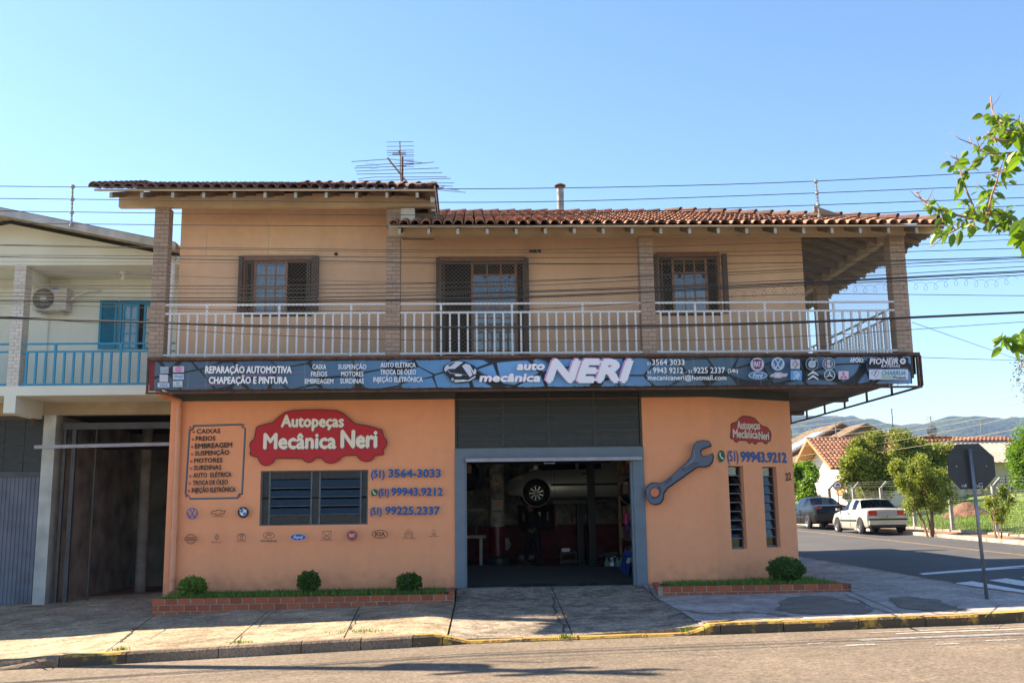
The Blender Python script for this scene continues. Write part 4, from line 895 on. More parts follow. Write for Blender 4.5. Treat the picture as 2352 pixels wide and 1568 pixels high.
tag(obj('cable_ties', tie, mat('tie_black', (.02, .02, .02), .6), bn), kind='stuff')
D = Art((0, -1.2, 0), (1, 0, 0), (0, 0, 1), T=(321.6, 803.9, .293), first=.005)
WB = (238, 240, 244); PK = (206, 150, 196)
# card stickers
def card(x0, y0, x1, y1, c, t=None, tc_=(140, 160, 190)):
    D.rect(x0, y0, x1, y1, c)
    if t: D.text(t, x0 + 6, x1 - 6, (y0 + y1) / 2 + 9, (y0 + y1) / 2 - 8, tc_, .02)
card(160, 130, 224, 182, (176, 186, 200)); D.text('BANRI', 166, 218, 166, 150, (120, 150, 190), .02); D.text('COMPRAS', 166, 218, 178, 170, (120, 150, 190), .01); D.stroke([(166, 148), (192, 134), (218, 148)], 3, (120, 150, 190))
card(260, 127, 347, 174, (196, 190, 206)); D.disc(303, 151, 30, (206, 120, 180), 20); D.text('MasterCard', 274, 334, 156, 146, (225, 215, 225), .01)
card(155, 192, 221, 250, (190, 194, 206)); card(260, 187, 345, 232, (186, 200, 220)); D.text('Good', 268, 338, 214, 194, (70, 130, 190), .04, shear=.2); D.text('Card', 306, 334, 228, 219, (70, 130, 190), .01)
card(141, 258, 233, 293, (190, 196, 210)); D.text('VISA', 155, 222, 286, 267, (110, 130, 170), .04, shear=.2); card(262, 243, 336, 291, (192, 200, 212))
for a in range(8): q = math.radians(45 * a); D.stroke([(300 + 5 * math.cos(q), 262 + 5 * math.sin(q)), (300 + 15 * math.cos(q), 262 + 15 * math.sin(q))], 4, (90, 150, 200))
D.text('Sicredi', 270, 330, 287, 276, (110, 130, 150), .01)
D.out('stickers', bn, 'column of small payment card stickers')
for y0, y1, xx in ((192, 130, 480), (240, 210, 455), (285, 255, 430), (215, 180, 700)): D.stroke([(xx, y0), (xx + 150, y0 - 12), (xx + 320, y1 + 4), (xx + 640, y1 - 4)], [1, 5, 9, 1], (150, 110, 150))
D.text('REPARAÇÃO AUTOMOTIVA', 517, 1190, 182, 130, WB, .035); D.out('lettering', bn); D.text('CHAPEAÇÃO E PINTURA', 545, 1160, 264, 213, WB, .035); D.out('lettering', bn)
for t, x0, x1, yb, yt in (('CAIXA', 1355, 1462, 152, 115), ('FREIOS', 1344, 1470, 208, 171), ('EMBREAGEM', 1296, 1518, 265, 228), ('SUSPENÇÃO', 1557, 1776, 152, 116), ('MOTORES', 1580, 1752, 208, 171), ('SURDINAS', 1573, 1757, 264, 227), ('AUTO ELÉTRICA', 1888, 2162, 138, 102), ('TROCA DE ÓLEO', 1886, 2164, 194, 157), ('INJEÇÃO ELETRÔNICA', 1832, 2217, 252, 215)):
    D.text(t, x0, x1, yb, yt, WB, .015); D.out('lettering', bn)
D.T = (976.2, 803.9, .293)
body = [(138, 150), (150, 125), (185, 105), (215, 90), (262, 86), (310, 92), (345, 108), (385, 125), (405, 145), (412, 175), (408, 205), (385, 232), (345, 255), (290, 262), (240, 262), (205, 250), (185, 215), (150, 185)]
D.poly(body, (30, 36, 48)); D.poly([(150, 150), (165, 125), (215, 95), (262, 90), (300, 98), (235, 150), (185, 152), (160, 175)], (196, 206, 222)); D.poly([(178, 122), (220, 98), (240, 100), (195, 135)], (60, 74, 98)); D.poly([(290, 128), (320, 110), (345, 118), (372, 200), (350, 215)], (206, 212, 226)); D.poly([(340, 116), (352, 120), (392, 190), (380, 196)], (206, 212, 226))
D.poly([(205, 240), (230, 235), (340, 238), (392, 205), (398, 215), (350, 246), (240, 256)], (200, 206, 220)); D.poly(D.ell(262, 200, 30, 9), (226, 230, 238)); D.poly(D.ell(392, 172, 10, 22), (200, 206, 220)); D.poly(D.ell(300, 243, 16, 7), (236, 240, 244)); D.disc(215, 232, 20, (12, 14, 20)); D.disc(216, 234, 12, (170, 176, 190)); D.stroke([(160, 140), (200, 185), (250, 190), (330, 200)], [2, 5, 4, 1], (180, 190, 206))
D.out('printed_car', bn, 'printed black and silver sports car')
D.text('auto', 718, 944, 158, 98, WB, .055, shear=.25, sh=(-.012, .004, PK)); D.text('mecânica', 430, 912, 250, 190, WB, .055, shear=.25, sh=(-.012, .004, PK))
D.text('NERI', 955, 1618, 247, 88, (236, 234, 244), .075, shear=.35, sh=(-.03, .012, PK)); D.out('big_lettering', bn, 'large slanted white and pink workshop name')
D.T = (1435.5, 803.9, .293)
for t, x0, x1, yb, yt, c in (('51', 167, 192, 122, 100, WB), ('3564 3033', 206, 458, 122, 80, WB), ('51', 168, 194, 189, 168, WB), ('9943 9212', 213, 446, 187, 143, WB), ('-', 466, 478, 186, 166, WB), ('51', 488, 514, 186, 163, WB), ('9225 2337', 528, 772, 186, 142, WB), ('(24h)', 794, 873, 182, 154, WB), ('mecanicaneri@hotmail.com', 171, 782, 240, 203, WB)):
    D.text(t, x0, x1, yb, yt, c, .015)
    if t not in ('51', '-'): D.out('lettering', bn)
D.disc(1023, 119, 53, (190, 186, 200)); D.poly([(988, 85), (1023, 78), (1058, 85), (1054, 140), (1040, 156), (1006, 156), (992, 140)], (110, 50, 100)); D.text('FIAT', 998, 1050, 138, 98, (220, 210, 225), .02)
D.disc(1183, 116, 53, (150, 170, 192)); D.disc(1183, 116, 47, (70, 110, 160)); vw(D, 1183, 116, 47, (196, 206, 220))
D.rect(1281, 81, 1353, 154, (198, 190, 202)); D.stroke([(1317, 88), (1340, 118), (1317, 148), (1296, 118)], 6, (120, 120, 138), True); D.stroke([(1317, 104), (1328, 118), (1317, 132)], 5, (120, 120, 138))
D.disc(1447, 116, 49, (186, 194, 206)); D.disc(1447, 116, 46, (30, 40, 54)); D.disc(1447, 119, 30, (176, 190, 204)); D.stroke([(1447, 89), (1447, 149)], 2, (90, 100, 120)); D.stroke([(1417, 119), (1477, 119)], 2, (90, 100, 120)); D.text('M', 1438, 1452, 86, 77, WB, .03); D.text('W', 1466, 1482, 102, 88, WB, .03)
D.disc(1576, 116, 49, (180, 190, 200)); D.disc(1576, 116, 44, (60, 84, 110)); D.disc(1576, 116, 33, (180, 188, 200)); D.stroke([(1558, 90), (1558, 142)], 7, (120, 60, 90)); D.stroke([(1545, 114), (1574, 114)], 7, (120, 60, 90)); D.stroke([(1584, 96), (1600, 100), (1584, 110), (1600, 116), (1586, 124), (1600, 134)], 6, (40, 60, 80))
D.poly(D.ell(1024, 206, 74, 29), (186, 196, 212)); D.poly(D.ell(1024, 206, 67, 23), (70, 120, 170)); D.text('Ford', 986, 1062, 221, 192, (214, 220, 230), .02, shear=.3)
D.poly([(1152, 183), (1210, 183), (1212, 192), (1258, 192), (1244, 218), (1208, 218), (1208, 227), (1152, 227), (1150, 218), (1114, 218), (1130, 196), (1152, 194)], (186, 180, 196)); D.poly([(1166, 192), (1194, 192), (1194, 218), (1166, 218)], (206, 196, 208))
D.rect(1278, 168, 1364, 243, (90, 156, 210)); D.stroke([(1300, 190), (1318, 180), (1334, 190), (1332, 205), (1344, 196), (1340, 215), (1326, 220), (1336, 236)], 7, (200, 214, 230)); D.stroke([(1326, 206), (1312, 222), (1300, 236)], 7, (200, 214, 230)); D.stroke([(1304, 206), (1322, 200)], 6, (200, 214, 230))
for dy in (0, 32): D.poly([(1408, 204 + dy), (1452, 170 + dy), (1496, 204 + dy), (1490, 214 + dy - 4), (1452, 190 + dy), (1412, 214 + dy - 4)], (206, 214, 224))
D.ring(1580, 204, 40, 6, (200, 206, 216))
for q in (90, 210, 330): q = math.radians(q); D.poly([(1580 + 38 * math.cos(q), 204 - 38 * math.sin(q)), (1580 + 8 * math.cos(q + 1.05), 204 - 8 * math.sin(q + 1.05)), (1580 + 8 * math.cos(q - 1.05), 204 - 8 * math.sin(q - 1.05))], (214, 218, 226))
D.rect(1648, 174, 1726, 236, (206, 196, 208)); PM = (206, 90, 150)
for cx, cy in ((1687, 192),): D.poly([(cx, cy - 14), (cx + 11, cy + 3), (cx, cy + 20), (cx - 11, cy + 3)], PM)
D.poly([(1687, 212), (1677, 230), (1658, 230), (1668, 212)], PM); D.poly([(1687, 212), (1706, 212), (1716, 230), (1697, 230)], PM)
D.out('maker_emblems', bn, 'two rows of small carmaker emblems')
D.text('APOIO:', 1738, 1846, 107, 72, WB, .02); D.rect(1868, 71, 2190, 151, (28, 28, 36)); D.text('PIONEIR', 1888, 2120, 120, 76, (222, 220, 230), .035, shear=.25); D.disc(2146, 98, 23, (222, 220, 230)); D.stroke([(2134, 98), (2158, 98)], 6, (28, 28, 36)); D.stroke([(2146, 86), (2146, 110)], 6, (28, 28, 36)); D.text('BATERIAS', 1978, 2126, 145, 127, (222, 220, 230), .03, shear=.2)
D.rect(1883, 162, 2186, 240, (206, 212, 226)); D.stroke([(1900, 190), (1920, 172), (1950, 172), (1962, 185), (1950, 205), (1934, 228), (1925, 210), (1905, 200)], 3, (130, 110, 170), True); D.stroke([(1922, 205), (1932, 192), (1930, 182), (1942, 180)], 5, (40, 30, 40)); D.text('CHARRUA', 1976, 2174, 206, 174, (92, 160, 176), .05, shear=.3); D.rect(1980, 213, 2064, 232, (160, 186, 170)); D.text('Pneus', 2072, 2166, 234, 214, (50, 46, 60), .03)
D.out('sponsor_panels', bn, 'black and white sponsor panels at the right end')
# side frame running back along the side street
for z0, z1 in ((4.375, 4.43), (3.755, 3.79)): bx('frame_rail', 8.56, 8.6, -1.169, 10.6, z0, z1, RUST, sf)
for i in range(9): bx('frame_post', 8.561, 8.599, .1 + i * 1.3, .14 + i * 1.3, 3.7905, 4.3745, RUST, sf)
bx('banner_back', 8.545, 8.555, -1.1, 10.5, 4.03, 4.38, mat('banner_back_cloth', (.05, .045, .045), .8), sf)
# ------------------------------------------------------------------ rooftop: stove pipe and aerials
p0 = at(1288, 500, 3.4); p1 = at(1288, 432, 3.4)
ch = thing('stove_pipe', 'grey metal stove pipe with a rusty cap behind the roof', 'chimney', (p0.x, 3.4, p0.z - .8))
GALV = mat('galvanised', (.32, .31, .30), .5, metal=.4, noise=[(5, .6, 1.2)], streak=(9, .7))
obj('pipe', MB().lathe([(.085, p0.z - .8), (.085, p1.z)], (p0.x, 3.4, 0), 20), GALV, ch, smooth=True); obj('band', MB().lathe([(.09, 0), (.09, .03)], (p0.x, 3.4, p1.z - .15), 20), GALV, ch)
obj('rain_cap', MB().lathe([(0, .09), (.06, .08), (.14, .03), (.14, .015), (0, .03)], (p0.x, 3.4, p1.z + .03), 20), RUST, ch)
for a in (0, 2.1, 4.2): obj('cap_strut', MB().tube([(p0.x + .07 * math.cos(a), 3.4 + .07 * math.sin(a), p1.z - .03), (p0.x + .07 * math.cos(a), 3.4 + .07 * math.sin(a), p1.z + .07)], .01, 5), RUST, ch)
def q6(x, y, Y=1.0): return at(803.9 + .13918 * x, 298.6 + .13918 * y, Y)
ROD = mat('aerial_rod', (.10, .095, .09), .5); ROD2 = mat('aerial_boom', (.30, .17, .08), .6, noise=[(14, .6, 1.2)])
an = thing('television_aerial', 'large old rooftop aerial with a rusty slanting boom', 'aerial', tuple(q6(865, 980)))
b0 = q6(865, 1150); b1 = q6(865, 440); obj('mast', MB().tube([b0, b1], .022, 8), RUST, an)
bm0 = q6(625, 468, .3); bm1 = q6(985, 920, 2.2); obj('boom', MB().tube([bm0, bm1], .02, 6), ROD2, an)
rows = [((25, 525), (620, 483), 0), ((640, 480), (1250, 552), 0), ((95, 600), (700, 555), .15), ((720, 555), (1060, 550), .2), ((70, 632), (930, 596), .3), ((700, 605), (1385, 530), .3), ((95, 682), (1470, 630), .45), ((115, 731), (1525, 705), .55), ((135, 808), (400, 779), .65), ((400, 779), (1600, 776), .65), ((145, 843), (1665, 800), .75), ((150, 884), (1720, 876), .85), ((1000, 905), (1700, 930), .95), ((1080, 930), (1800, 992), 1.05), ((1100, 960), (1912, 1032), 1.15)]
for (a, b, t) in rows: obj('rod', MB().tube([q6(*a, .3 + t * 1.6), q6(*b, .3 + t * 1.6)], .008, 5), ROD, an)
for (a, b) in (((268, 515), (395, 505)), ((335, 588), (455, 578))): obj('loop', MB().tube([q6(*a, .4), q6(a[0] + 4, a[1] + 52, .4), q6(b[0] + 2, b[1] + 54, .4), q6(*b, .4)], .004, 4), ROD, an)
a2 = thing('small_aerial', 'small comb shaped aerial with short rods above the large one', 'aerial', tuple(q6(832, 760, 1.2)))
obj('mast', MB().tube([q6(822, 190, 1.2), q6(832, 430, 1.2), q6(830, 700, 1.2), q6(850, 900, 1.25)], .014, 6), ROD2, a2)
for y in (200, 270, 338, 374, 415): obj('rod', MB().tube([q6(603 + (y - 200) * .05, y + 3, 1.2), q6(1045 + (y - 200) * .05, y - 5, 1.2)], .007, 5), ROD, a2)
for y in (438, 486, 510, 560, 605): obj('rod', MB().tube([q6(850, y, 1.2), q6(1056, y - 1, 1.2)], .007, 5), ROD, a2)
for y in (342, 380, 396, 408): obj('rod', MB().tube([q6(700, y, 1.3), q6(925, y - 2, 1.3)], .006, 5), ROD, a2)
obj('boom', MB().tube([q6(805, 345, 1.2), q6(832, 440, 1.3)], .014, 6), ROD2, a2)
# ------------------------------------------------------------------ neighbour house on the left
NB = .7; NW = 2.0         # balcony front and wall planes
CREAM = mat('pale_green_render', (.70, .73, .66), .9, noise=[(.8, .93, 1.05)], bump=(60, .3, .01), streak=(1.6, .93))
CREAM2 = mat('cream_soffit', (.42, .34, .24), .9, noise=[(2, .8, 1.1)], streak=(2, .85))
WBR = mat('white_brick', (.64, .62, .58), .85, noise=[(8, .85, 1.05)], bump=(40, .5, .01), vary=.06)
TEAL = mat('turquoise_paint', (.02, .26, .46), .4, noise=[(6, .9, 1.05)]); TEALD = mat('turquoise_wood', (.01, .22, .38), .45, noise=[(6, .85, 1.05)])
GREYR = mat('grey_wood_roof', (.40, .35, .30), .85, noise=[(4, .8, 1.1)], vary=.12)
N1 = thing('neighbour_house', 'pale green two storey house with turquoise railing left of the workshop', 'building', (-9, 5, -.3))
def nb(px, py, y=NB): p = at(px, py, y); return p
sT = nb(200, 885).z; sB = nb(200, 907).z; xL = -16.0; xR = nb(392, 700, NW).x
bx('balcony_slab', xL, -6.03, NB, NW + 2, sB, sT, CREAM, N1)
NH = at(130, 953, NW).z
bx('ground_beam', xL, -5.78, NW, NW + .25, NH, sB - .001, CREAM2, N1)
def X_(px, y, py=800): return at(px, py, y).x
pxa, pxb = X_(103, NW, 955), X_(131, NW, 955)
bx('ground_pillar', pxa, pxb, NW - .03, NW + .3, -.6, NH, mat('whitewash', (.46, .48, .46), .9, noise=[(3, .75, 1.1)], streak=(3, .8)), N1)
c0, c1 = X_(8, NB), X_(36, NB)
c0, c1 = at(20, 800, NB).x, at(47, 800, NB).x
column(c0, c1, NB + .01, sT, nb(30, 606).z, dep=.3, parent=N1, mesh=MB().box(0, 1, 0, 1, 0, 1).mesh('white_brick', WBR), core=WBR, ch=.075, name='brick_pillar')
bx('corbel', c0 - .02, c1 - .02, NB + .0, NW, nb(30, 948).z, sB, CREAM, N1)
# upper wall, ceiling and gable
ceil = nb(200, 608).z
bx('upper_wall', xL, X_(410, NW), NW, NW + .2, sT, ceil - .002, CREAM, N1)
bx('balcony_ceiling', xL, X_(405, NB), NB + .2, NW + .2, ceil, ceil + .08, CREAM, N1)
pk = nb(22, 520); er = nb(405, 596)
px0 = pk.x
def gz(x): return pk.z + .06 - abs(x - px0) * (pk.z - er.z) / (er.x - px0)
g = MB(); xs = [xL + 2, px0, er.x + .12]
vs = [(x, y, z) for y in (NB + .02, NB + .22) for x in xs for z in (ceil - .001, gz(x))]
g.add(vs, [(0, 2, 3, 1), (2, 4, 5, 3), (6, 7, 9, 8), (8, 9, 11, 10), (1, 3, 9, 7), (3, 5, 11, 9), (0, 6, 8, 2), (2, 8, 10, 4)]); obj('gable_wall', g, CREAM, N1)
rf = NB - .75
def rp(x, y, dz=0): return (x, y, gz(x) + .10 + dz)
xe = min(er.x + .5, -5.9); xw = 2 * px0 - xe - 2.5
rr = MB()
for a, b in ((xw, px0), (px0, xe)):
    rr.add([rp(a, rf), rp(b, rf), rp(b, 9), rp(a, 9), rp(a, rf, .05), rp(b, rf, .05), rp(b, 9, .05), rp(a, 9, .05)], [(0, 1, 2, 3), (4, 5, 6, 7), (0, 1, 5, 4), (1, 2, 6, 5), (0, 3, 7, 4)])
roofN = obj('roof', rr, mat('dark_fibre_cement', (.09, .08, .075), .9, noise=[(5, .7, 1.2)]), N1)
FAS = mat('pale_fascia', (.50, .50, .50), .8, noise=[(4, .75, 1.1)], streak=(3, .8))
for a, b in ((xw, px0), (px0, xe)): obj('fascia', MB().hexa([rp(a, rf - .03, -.12), rp(b, rf - .03, -.12), rp(b, rf, -.12), rp(a, rf, -.12)], [rp(a, rf - .03, .03), rp(b, rf - .03, .03), rp(b, rf, .03), rp(a, rf, .03)]), FAS, roofN)
n = 60
for i in range(n):        # boards under the gable overhang
    a = xw + (xe - xw) * i / n; b = a + (xe - xw) / n - .012
    obj('soffit_board', MB().add([rp(a, rf + .002, -.012), rp(b, rf + .002, -.012), rp(b, NB + .02, -.012), rp(a, NB + .02, -.012)], [(0, 1, 2, 3)]), GREYR, roofN)
bx('ceiling_beam', c0 + .05, c1 - .03, NB + .3, NW, nb(46, 606).z - .28, nb(46, 606).z, CREAM, N1)
# railing, in two bays
BALT = MB().box(-.02, .02, -.02, .02, 0, 1).mesh('baluster', TEAL)
hh = (nb(200, 879).z - sT, nb(200, 804).z - sT, nb(200, 786).z - sT)
railing((c1 + .005, NB + .06), (-6.06, NB + .06), sT, TEAL, BALT, N1, sp=.188, h=hh, post=7); railing((-15, NB + .06), (c0 - .005, NB + .06), sT, TEAL, BALT, N1, sp=.188, h=hh, post=7)
# window with shutter
wx0, wx1, wz1, wz0 = X_(228, NW), X_(392, NW), at(300, 692, NW).z, at(300, 802, NW).z
wo = obj('window', MB().box(X_(270, NW), wx1, NW - .05, NW, wz1 - .06, wz1 + .02).box(X_(270, NW), X_(277, NW), NW - .05, NW, wz0, wz1 - .061), TEAL, N1)
def shut(a, b, y):
    g = MB(); g.box(a, a + .05, y, y + .035, wz0, wz1).box(b - .05, b, y, y + .035, wz0, wz1).box(a + .05, b - .05, y, y + .035, wz1 - .07, wz1).box(a + .05, b - .05, y, y + .035, wz0, wz0 + .09)
    o = obj('shutter', g, TEALD, wo); k = 0; z = wz0 + .1
    while z < wz1 - .09:
        obj('slat', MB().add([(a + .05, y + .004, z), (b - .05, y + .004, z), (b - .05, y + .03, z + .035), (a + .05, y + .03, z + .035)], [(0, 1, 2, 3)]), TEALD, o); z += .037
shut(wx0, X_(268, NW), NW - .10)
for a, b, nc in ((279, 316, 2), (328, 366, 2)): sash(X_(a, NW), X_(b, NW), wz0, wz1 - .07, NW - .045, nc, 3, TEAL, wo, st=.045, bar=.02)
bx('curtain', X_(279, NW), wx1, NW - .004, NW - .002, wz0, wz1 - .07, CLOTH, wo); bx('dark_gap', X_(317, NW), X_(327, NW), NW - .012, NW - .006, wz0, wz1 - .07, DARKI, wo)
# lamp, air conditioner
lp = at(284, 625, 1.35); 
lm = thing('ceiling_lamp', 'bare white bulb under the neighbour balcony ceiling', 'lamp', (lp.x, 1.35, ceil - .1)); obj('lamp_base', MB().lathe([(0, ceil), (.1, ceil - .002), (.09, ceil - .03), (.03, ceil - .05), (.03, ceil - .09)], (lp.x, 1.35, 0), 14), WHITEP, lm, smooth=True); obj('bulb', MB().lathe([(.025, -.09), (.045, -.13), (.04, -.17), (0, -.185)], (lp.x, 1.35, ceil), 12), WHITEP, lm, smooth=True)
ax_0, ax_1, az_1, az_0 = X_(68, NW - .35), X_(145, NW - .35), at(100, 660, NW - .35).z, at(100, 712, NW - .35).z
ACW = mat('ac_white', (.55, .53, .5), .5, noise=[(5, .85, 1.05)])
ac_ = thing('air_conditioner', 'white outdoor air conditioner on wall brackets beside the brick pillar', 'air conditioner', (ax_0, NW - .2, az_0)); bx('case', ax_0, ax_1, NW - .35, NW - .05, az_0, az_1, ACW, ac_)
fc = (X_(92, NW - .35), NW - .352, (az_0 + az_1) / 2); fr_ = (az_1 - az_0) * .46
obj('fan_opening', MB().lathe([(0, 0), (fr_, 0)], fc, 28, axis='y'), mat('fan_dark', (.05, .05, .05), .7), ac_)
for k in range(5): obj('grille_ring', MB().lathe([(fr_ * (.3 + k * .17), -.004), (fr_ * (.3 + k * .17) + .006, -.009)], fc, 28, axis='y'), ACW, ac_)
for k in range(24): a = k * math.pi / 12; obj('grille_spoke', MB().tube([(fc[0] + fr_ * .3 * math.cos(a), fc[1] - .008, fc[2] + fr_ * .3 * math.sin(a)), (fc[0] + fr_ * math.cos(a + .5), fc[1] - .008, fc[2] + fr_ * math.sin(a + .5))], .003, 4), ACW, ac_)
obj('fan_hub', MB().lathe([(0, -.015), (fr_ * .28, -.012), (fr_ * .28, 0)], fc, 20, axis='y'), ACW, ac_)
AA = Art((0, NW - .35, 0), (1, 0, 0), (0, 0, 1), T=(0, 1100 / 1.7415, .2198), first=.004); AA.poly(AA.ell(575, 138, 56, 13), (30, 80, 160)); AA.text('SAMSUNG', 532, 618, 143, 133, (220, 225, 235), .02); AA.out('maker_badge', ac_)
for px in (82, 133): x = X_(px, NW - .35); obj('bracket', MB().box(x - .02, x + .02, NW - .5, NW, az_0 - .05, az_0 - .005), ACW, ac_)
obj('hose', MB().tube([(ax_1, NW - .2, az_0 + .2), (ax_1 + .1, NW - .2, az_0 + .32), (ax_1 + .35, NW - .1, az_0 + .48), (X_(224, NW), NW - .03, at(224, 668, NW).z)], .028, 8), WHITEP, ac_, smooth=True)
dx = X_(107, NW - .03); obj('drain_pipe', MB().tube([(dx - .12, NW - .2, az_0), (dx - .04, NW - .06, az_0 - .04), (dx, NW - .03, az_0 - .12), (dx, NW - .03, sT)], .014, 6), WHITEP, ac_, smooth=True)
# ground floor: open garage, sheet door and glass blocks to the left of the pillar
bx('garage_inner_wall', xL, -5.76, 7.2, 7.3, -.6, NH + 1.0, mat('grimy_dark_wall', (.20, .20, .17), .9, noise=[(1.4, .5, 1.3)]), N1); bx('garage_side_wall', pxb - .02, pxb + .0, NW + .32, 7.2, -.6, NH, mat('garage_side', (.36, .35, .33), .9, noise=[(2, .5, 1.2)]), N1)
bx('garage_ceiling', pxb, -5.76, NW + .25, 7.2, NH + .001, NH + .05, DARKI, N1); bx('far_side_wall', -5.89, -5.87, 1.0, 7.2, -.6, 3.9, ORANGE, N1)
bx('garage_ground', pxb - .3, -5.9, NW - .5, 7.2, -.6, -.235, mat('red_earth_floor', (.30, .16, .11), .95, noise=[(2, .5, 1.3), (15, .7, 1.2)], bump=(20, .5, .02)), N1)
STE2 = mat('grey_steel_frame', (.06, .062, .068), .6, noise=[(4, .7, 1.2)])
bx('steel_header', pxb + .1, -5.76, NW + .1, NW + .2, NH - .30, NH - .16, STE2, N1)
for a, b in ((pxb + .12, pxb + .2), (pxb + .3, pxb + .42)): bx('steel_post', a, a + (b - a) * .7, NW + .12, NW + .2, -.5, NH - .31, STE2, N1)
obj('rail_pipe', MB().tube([(pxb + .75, NW + .3, -.3), (pxb + .75, NW + .3, NH - .3)], .02, 6), DARKST, N1)
dpx = X_(322, 4.8, 1100); obj('inner_column', MB().lathe([(.13, -.4), (.13, NH)], (dpx, 5.2, 0), 14), mat('dim_column', (.34, .31, .27), .9, noise=[(3, .7, 1.2)]), N1, smooth=True)
gd2 = at(80, 1027, NW - .35); gd3 = at(395, 1019, NW - .35)
obj('garage_door', MB().hexa([(gd2.x, NW - .39, gd2.z - .03), (-5.8, NW - .39, gd3.z - .03), (-5.8, NW - .32, gd3.z - .03), (gd2.x, NW - .32, gd2.z - .03)], [(gd2.x, NW - .39, gd2.z + .04), (-5.8, NW - .39, gd3.z + .04), (-5.8, NW - .32, gd3.z + .04), (gd2.x, NW - .32, gd2.z + .04)]), LIGHTST, N1)
bx('door_panel', pxb + .3, -5.9, NW + .2, NW + 2.2, gd2.z + .1, gd2.z + .13, DARKI, N1)
zt_ = at(30, 1085, NW + .08).z; zb_ = at(30, 1095, NW).z
sd = bx('sheet_door', xL, pxa - .02, NW + .1, NW + .14, -.6, zb_, mat('blue_grey_sheet', (.13, .15, .20), .6, noise=[(3, .75, 1.1)], streak=(3, .8)), N1)
x = pxa - .08
while x > -11: bx('rib', x - .012, x + .012, NW + .085, NW + .1, -.55, zb_ - .002, MATS['blue_grey_sheet'], sd); x -= .085
bx('door_head', xL, pxa - .02, NW + .07, NW + .16, zb_, zt_ + .02, STE2, N1)
gbp = bx('glass_panel', xL, pxa - .02, NW + .14, NW + .16, zt_ + .02, NH, DARKST, N1)
for i in range(7):
    for j in range(6):
        x1 = pxa - .03 - i * .42; h_ = (NH - .1 - zt_) / 6; z = zt_ + .03 + j * h_; bx('pane', x1 - .41, x1, NW + .125, NW + .135, z, z + h_ - .012, PATG, gbp)
# lantern
lx = at(76, 965, NW - .1); ln_ = thing('wall_lamp', 'small round lamp at the head of the white pillar', 'lamp', tuple(lx)); obj('shade', MB().lathe([(0, .05), (.05, .04), (.06, 0), (.02, -.02), (.02, -.09)], tuple(lx), 12), RUST, ln_)
# ------------------------------------------------------------------ leaves and grass
def leafmat(name, rgb, tr=.35, isl=.35): return mat(name, rgb, .45, island=isl, trans=tr, spec=.4)
def leaf_cloud(name, pts, size, M, parent, jit=.3, fold=True, up=.3, asp=.5):
    mb = MB()
    for p in pts:
        s = size * U(.6, 1.25); d = Vector((U(-1, 1), U(-1, 1), U(-1, 1) + up)).normalized(); a = d.cross(Vector((U(-1, 1), U(-1, 1), U(-1, 1)))).normalized(); nn = a.cross(d)
        p = Vector(p); t = p + d * s; l = p + d * s * .5 + a * s * asp * .5 + nn * s * .1; r = p + d * s * .5 - a * s * asp * .5 + nn * s * .1; mid = p + d * s * .5
        mb.add([p, l, t, r], [(0, 1, 2), (0, 2, 3)])
    return obj(name, mb, M, parent)
BUSH = leafmat('bush_leaf', (.06, .12, .02), .25); BUSHSUN = leafmat('bush_leaf_sunlit', (.12, .21, .025), .25)  # brighter copy of the bush leaf has sunlight put into its colour
TWIG = mat('twig', (.12, .07, .04), .9)
def bush(px, py, rx, rz, label, M, Y=-.62, n=2600):
    c = at(px, py, Y); sx, sz_ = rx / 2287 * (19.7 + Y), rz / 2287 * (19.7 + Y); t = thing('round_bush', label, 'bush', (c.x, Y, c.z - sz_), group='clipped bushes in the planters'); pts = []
    while len(pts) < n:
        v = Vector((random.gauss(0, 1), random.gauss(0, 1), random.gauss(0, 1))).normalized(); r = (R() ** .22) * (1 + .08 * math.sin(v.x * 7 + px) * math.cos(v.z * 6) + U(-.05, .07))
        pts.append((c.x + v.x * sx * r, Y + v.y * sx * r, c.z + v.z * sz_ * r))
    leaf_cloud('foliage', pts, .05, M, t, asp=.7); st = MB()
    for k in range(7): a = U(0, 6.3); st.tube([(c.x, Y, c.z - sz_ - .06), (c.x + .5 * sx * math.cos(a), Y + .5 * sx * math.sin(a), c.z + U(-.3, .3) * sz_)], [.012, .004], 5)
    obj('stem', st, TWIG, t)
bush(443, 1348, 31, 22, 'small clipped bush nearest the downpipe, brightest of the four', BUSHSUN); bush(709, 1335, 24, 21, 'smallest round clipped bush, below the left end of the louvre window', BUSH); bush(940, 1337, 27, 19, 'clipped bush below the telephone numbers near the garage door', BUSH); bush(1806, 1308, 40, 27, 'largest round clipped bush, at the angled corner wall', BUSH, Y=-.45, n=4600)
GRS = leafmat('grass_blade', (.11, .20, .03), .3)
def grass(name, n, fn, label, h=(.04, .10), parent=None, M=GRS, w_=.006):
    mb = MB()
    for i in range(n):
        x, y, z = fn(); a = U(0, 6.3); hh_ = U(*h); dx_, dy_ = math.cos(a) * w_, math.sin(a) * w_; bx2, by2 = U(-.5, .5) * hh_, U(-.5, .5) * hh_
        mb.add([(x - dx_, y - dy_, z), (x + dx_, y + dy_, z), (x + bx2 * .4 + dx_ * .6, y + by2 * .4 + dy_ * .6, z + hh_ * .6), (x + bx2, y + by2, z + hh_)], [(0, 1, 2), (0, 2, 3)])
    o = obj(name, mb, M, parent); return tag(o, label, kind='stuff')
grass('planter_grass', 5200, lambda: (U(-5.6, -.5), U(-1.13, -.05), .05), 'green grass growing in the long left planter', (.05, .13), M=GRS)
def inpl2():
    while True:
        x, y = U(3.65, 6.8), U(-1.12, .7)
        if y < -.1 or (x > 4.8 and y < (x - 4.8) * YE / (XE - XR) - .1): return (x, y, .12)
grass('planter_grass', 4200, inpl2, 'green grass growing in the right corner planter', (.04, .11))
LW = leafmat('lawn_blade', (.16, .25, .035), .3)
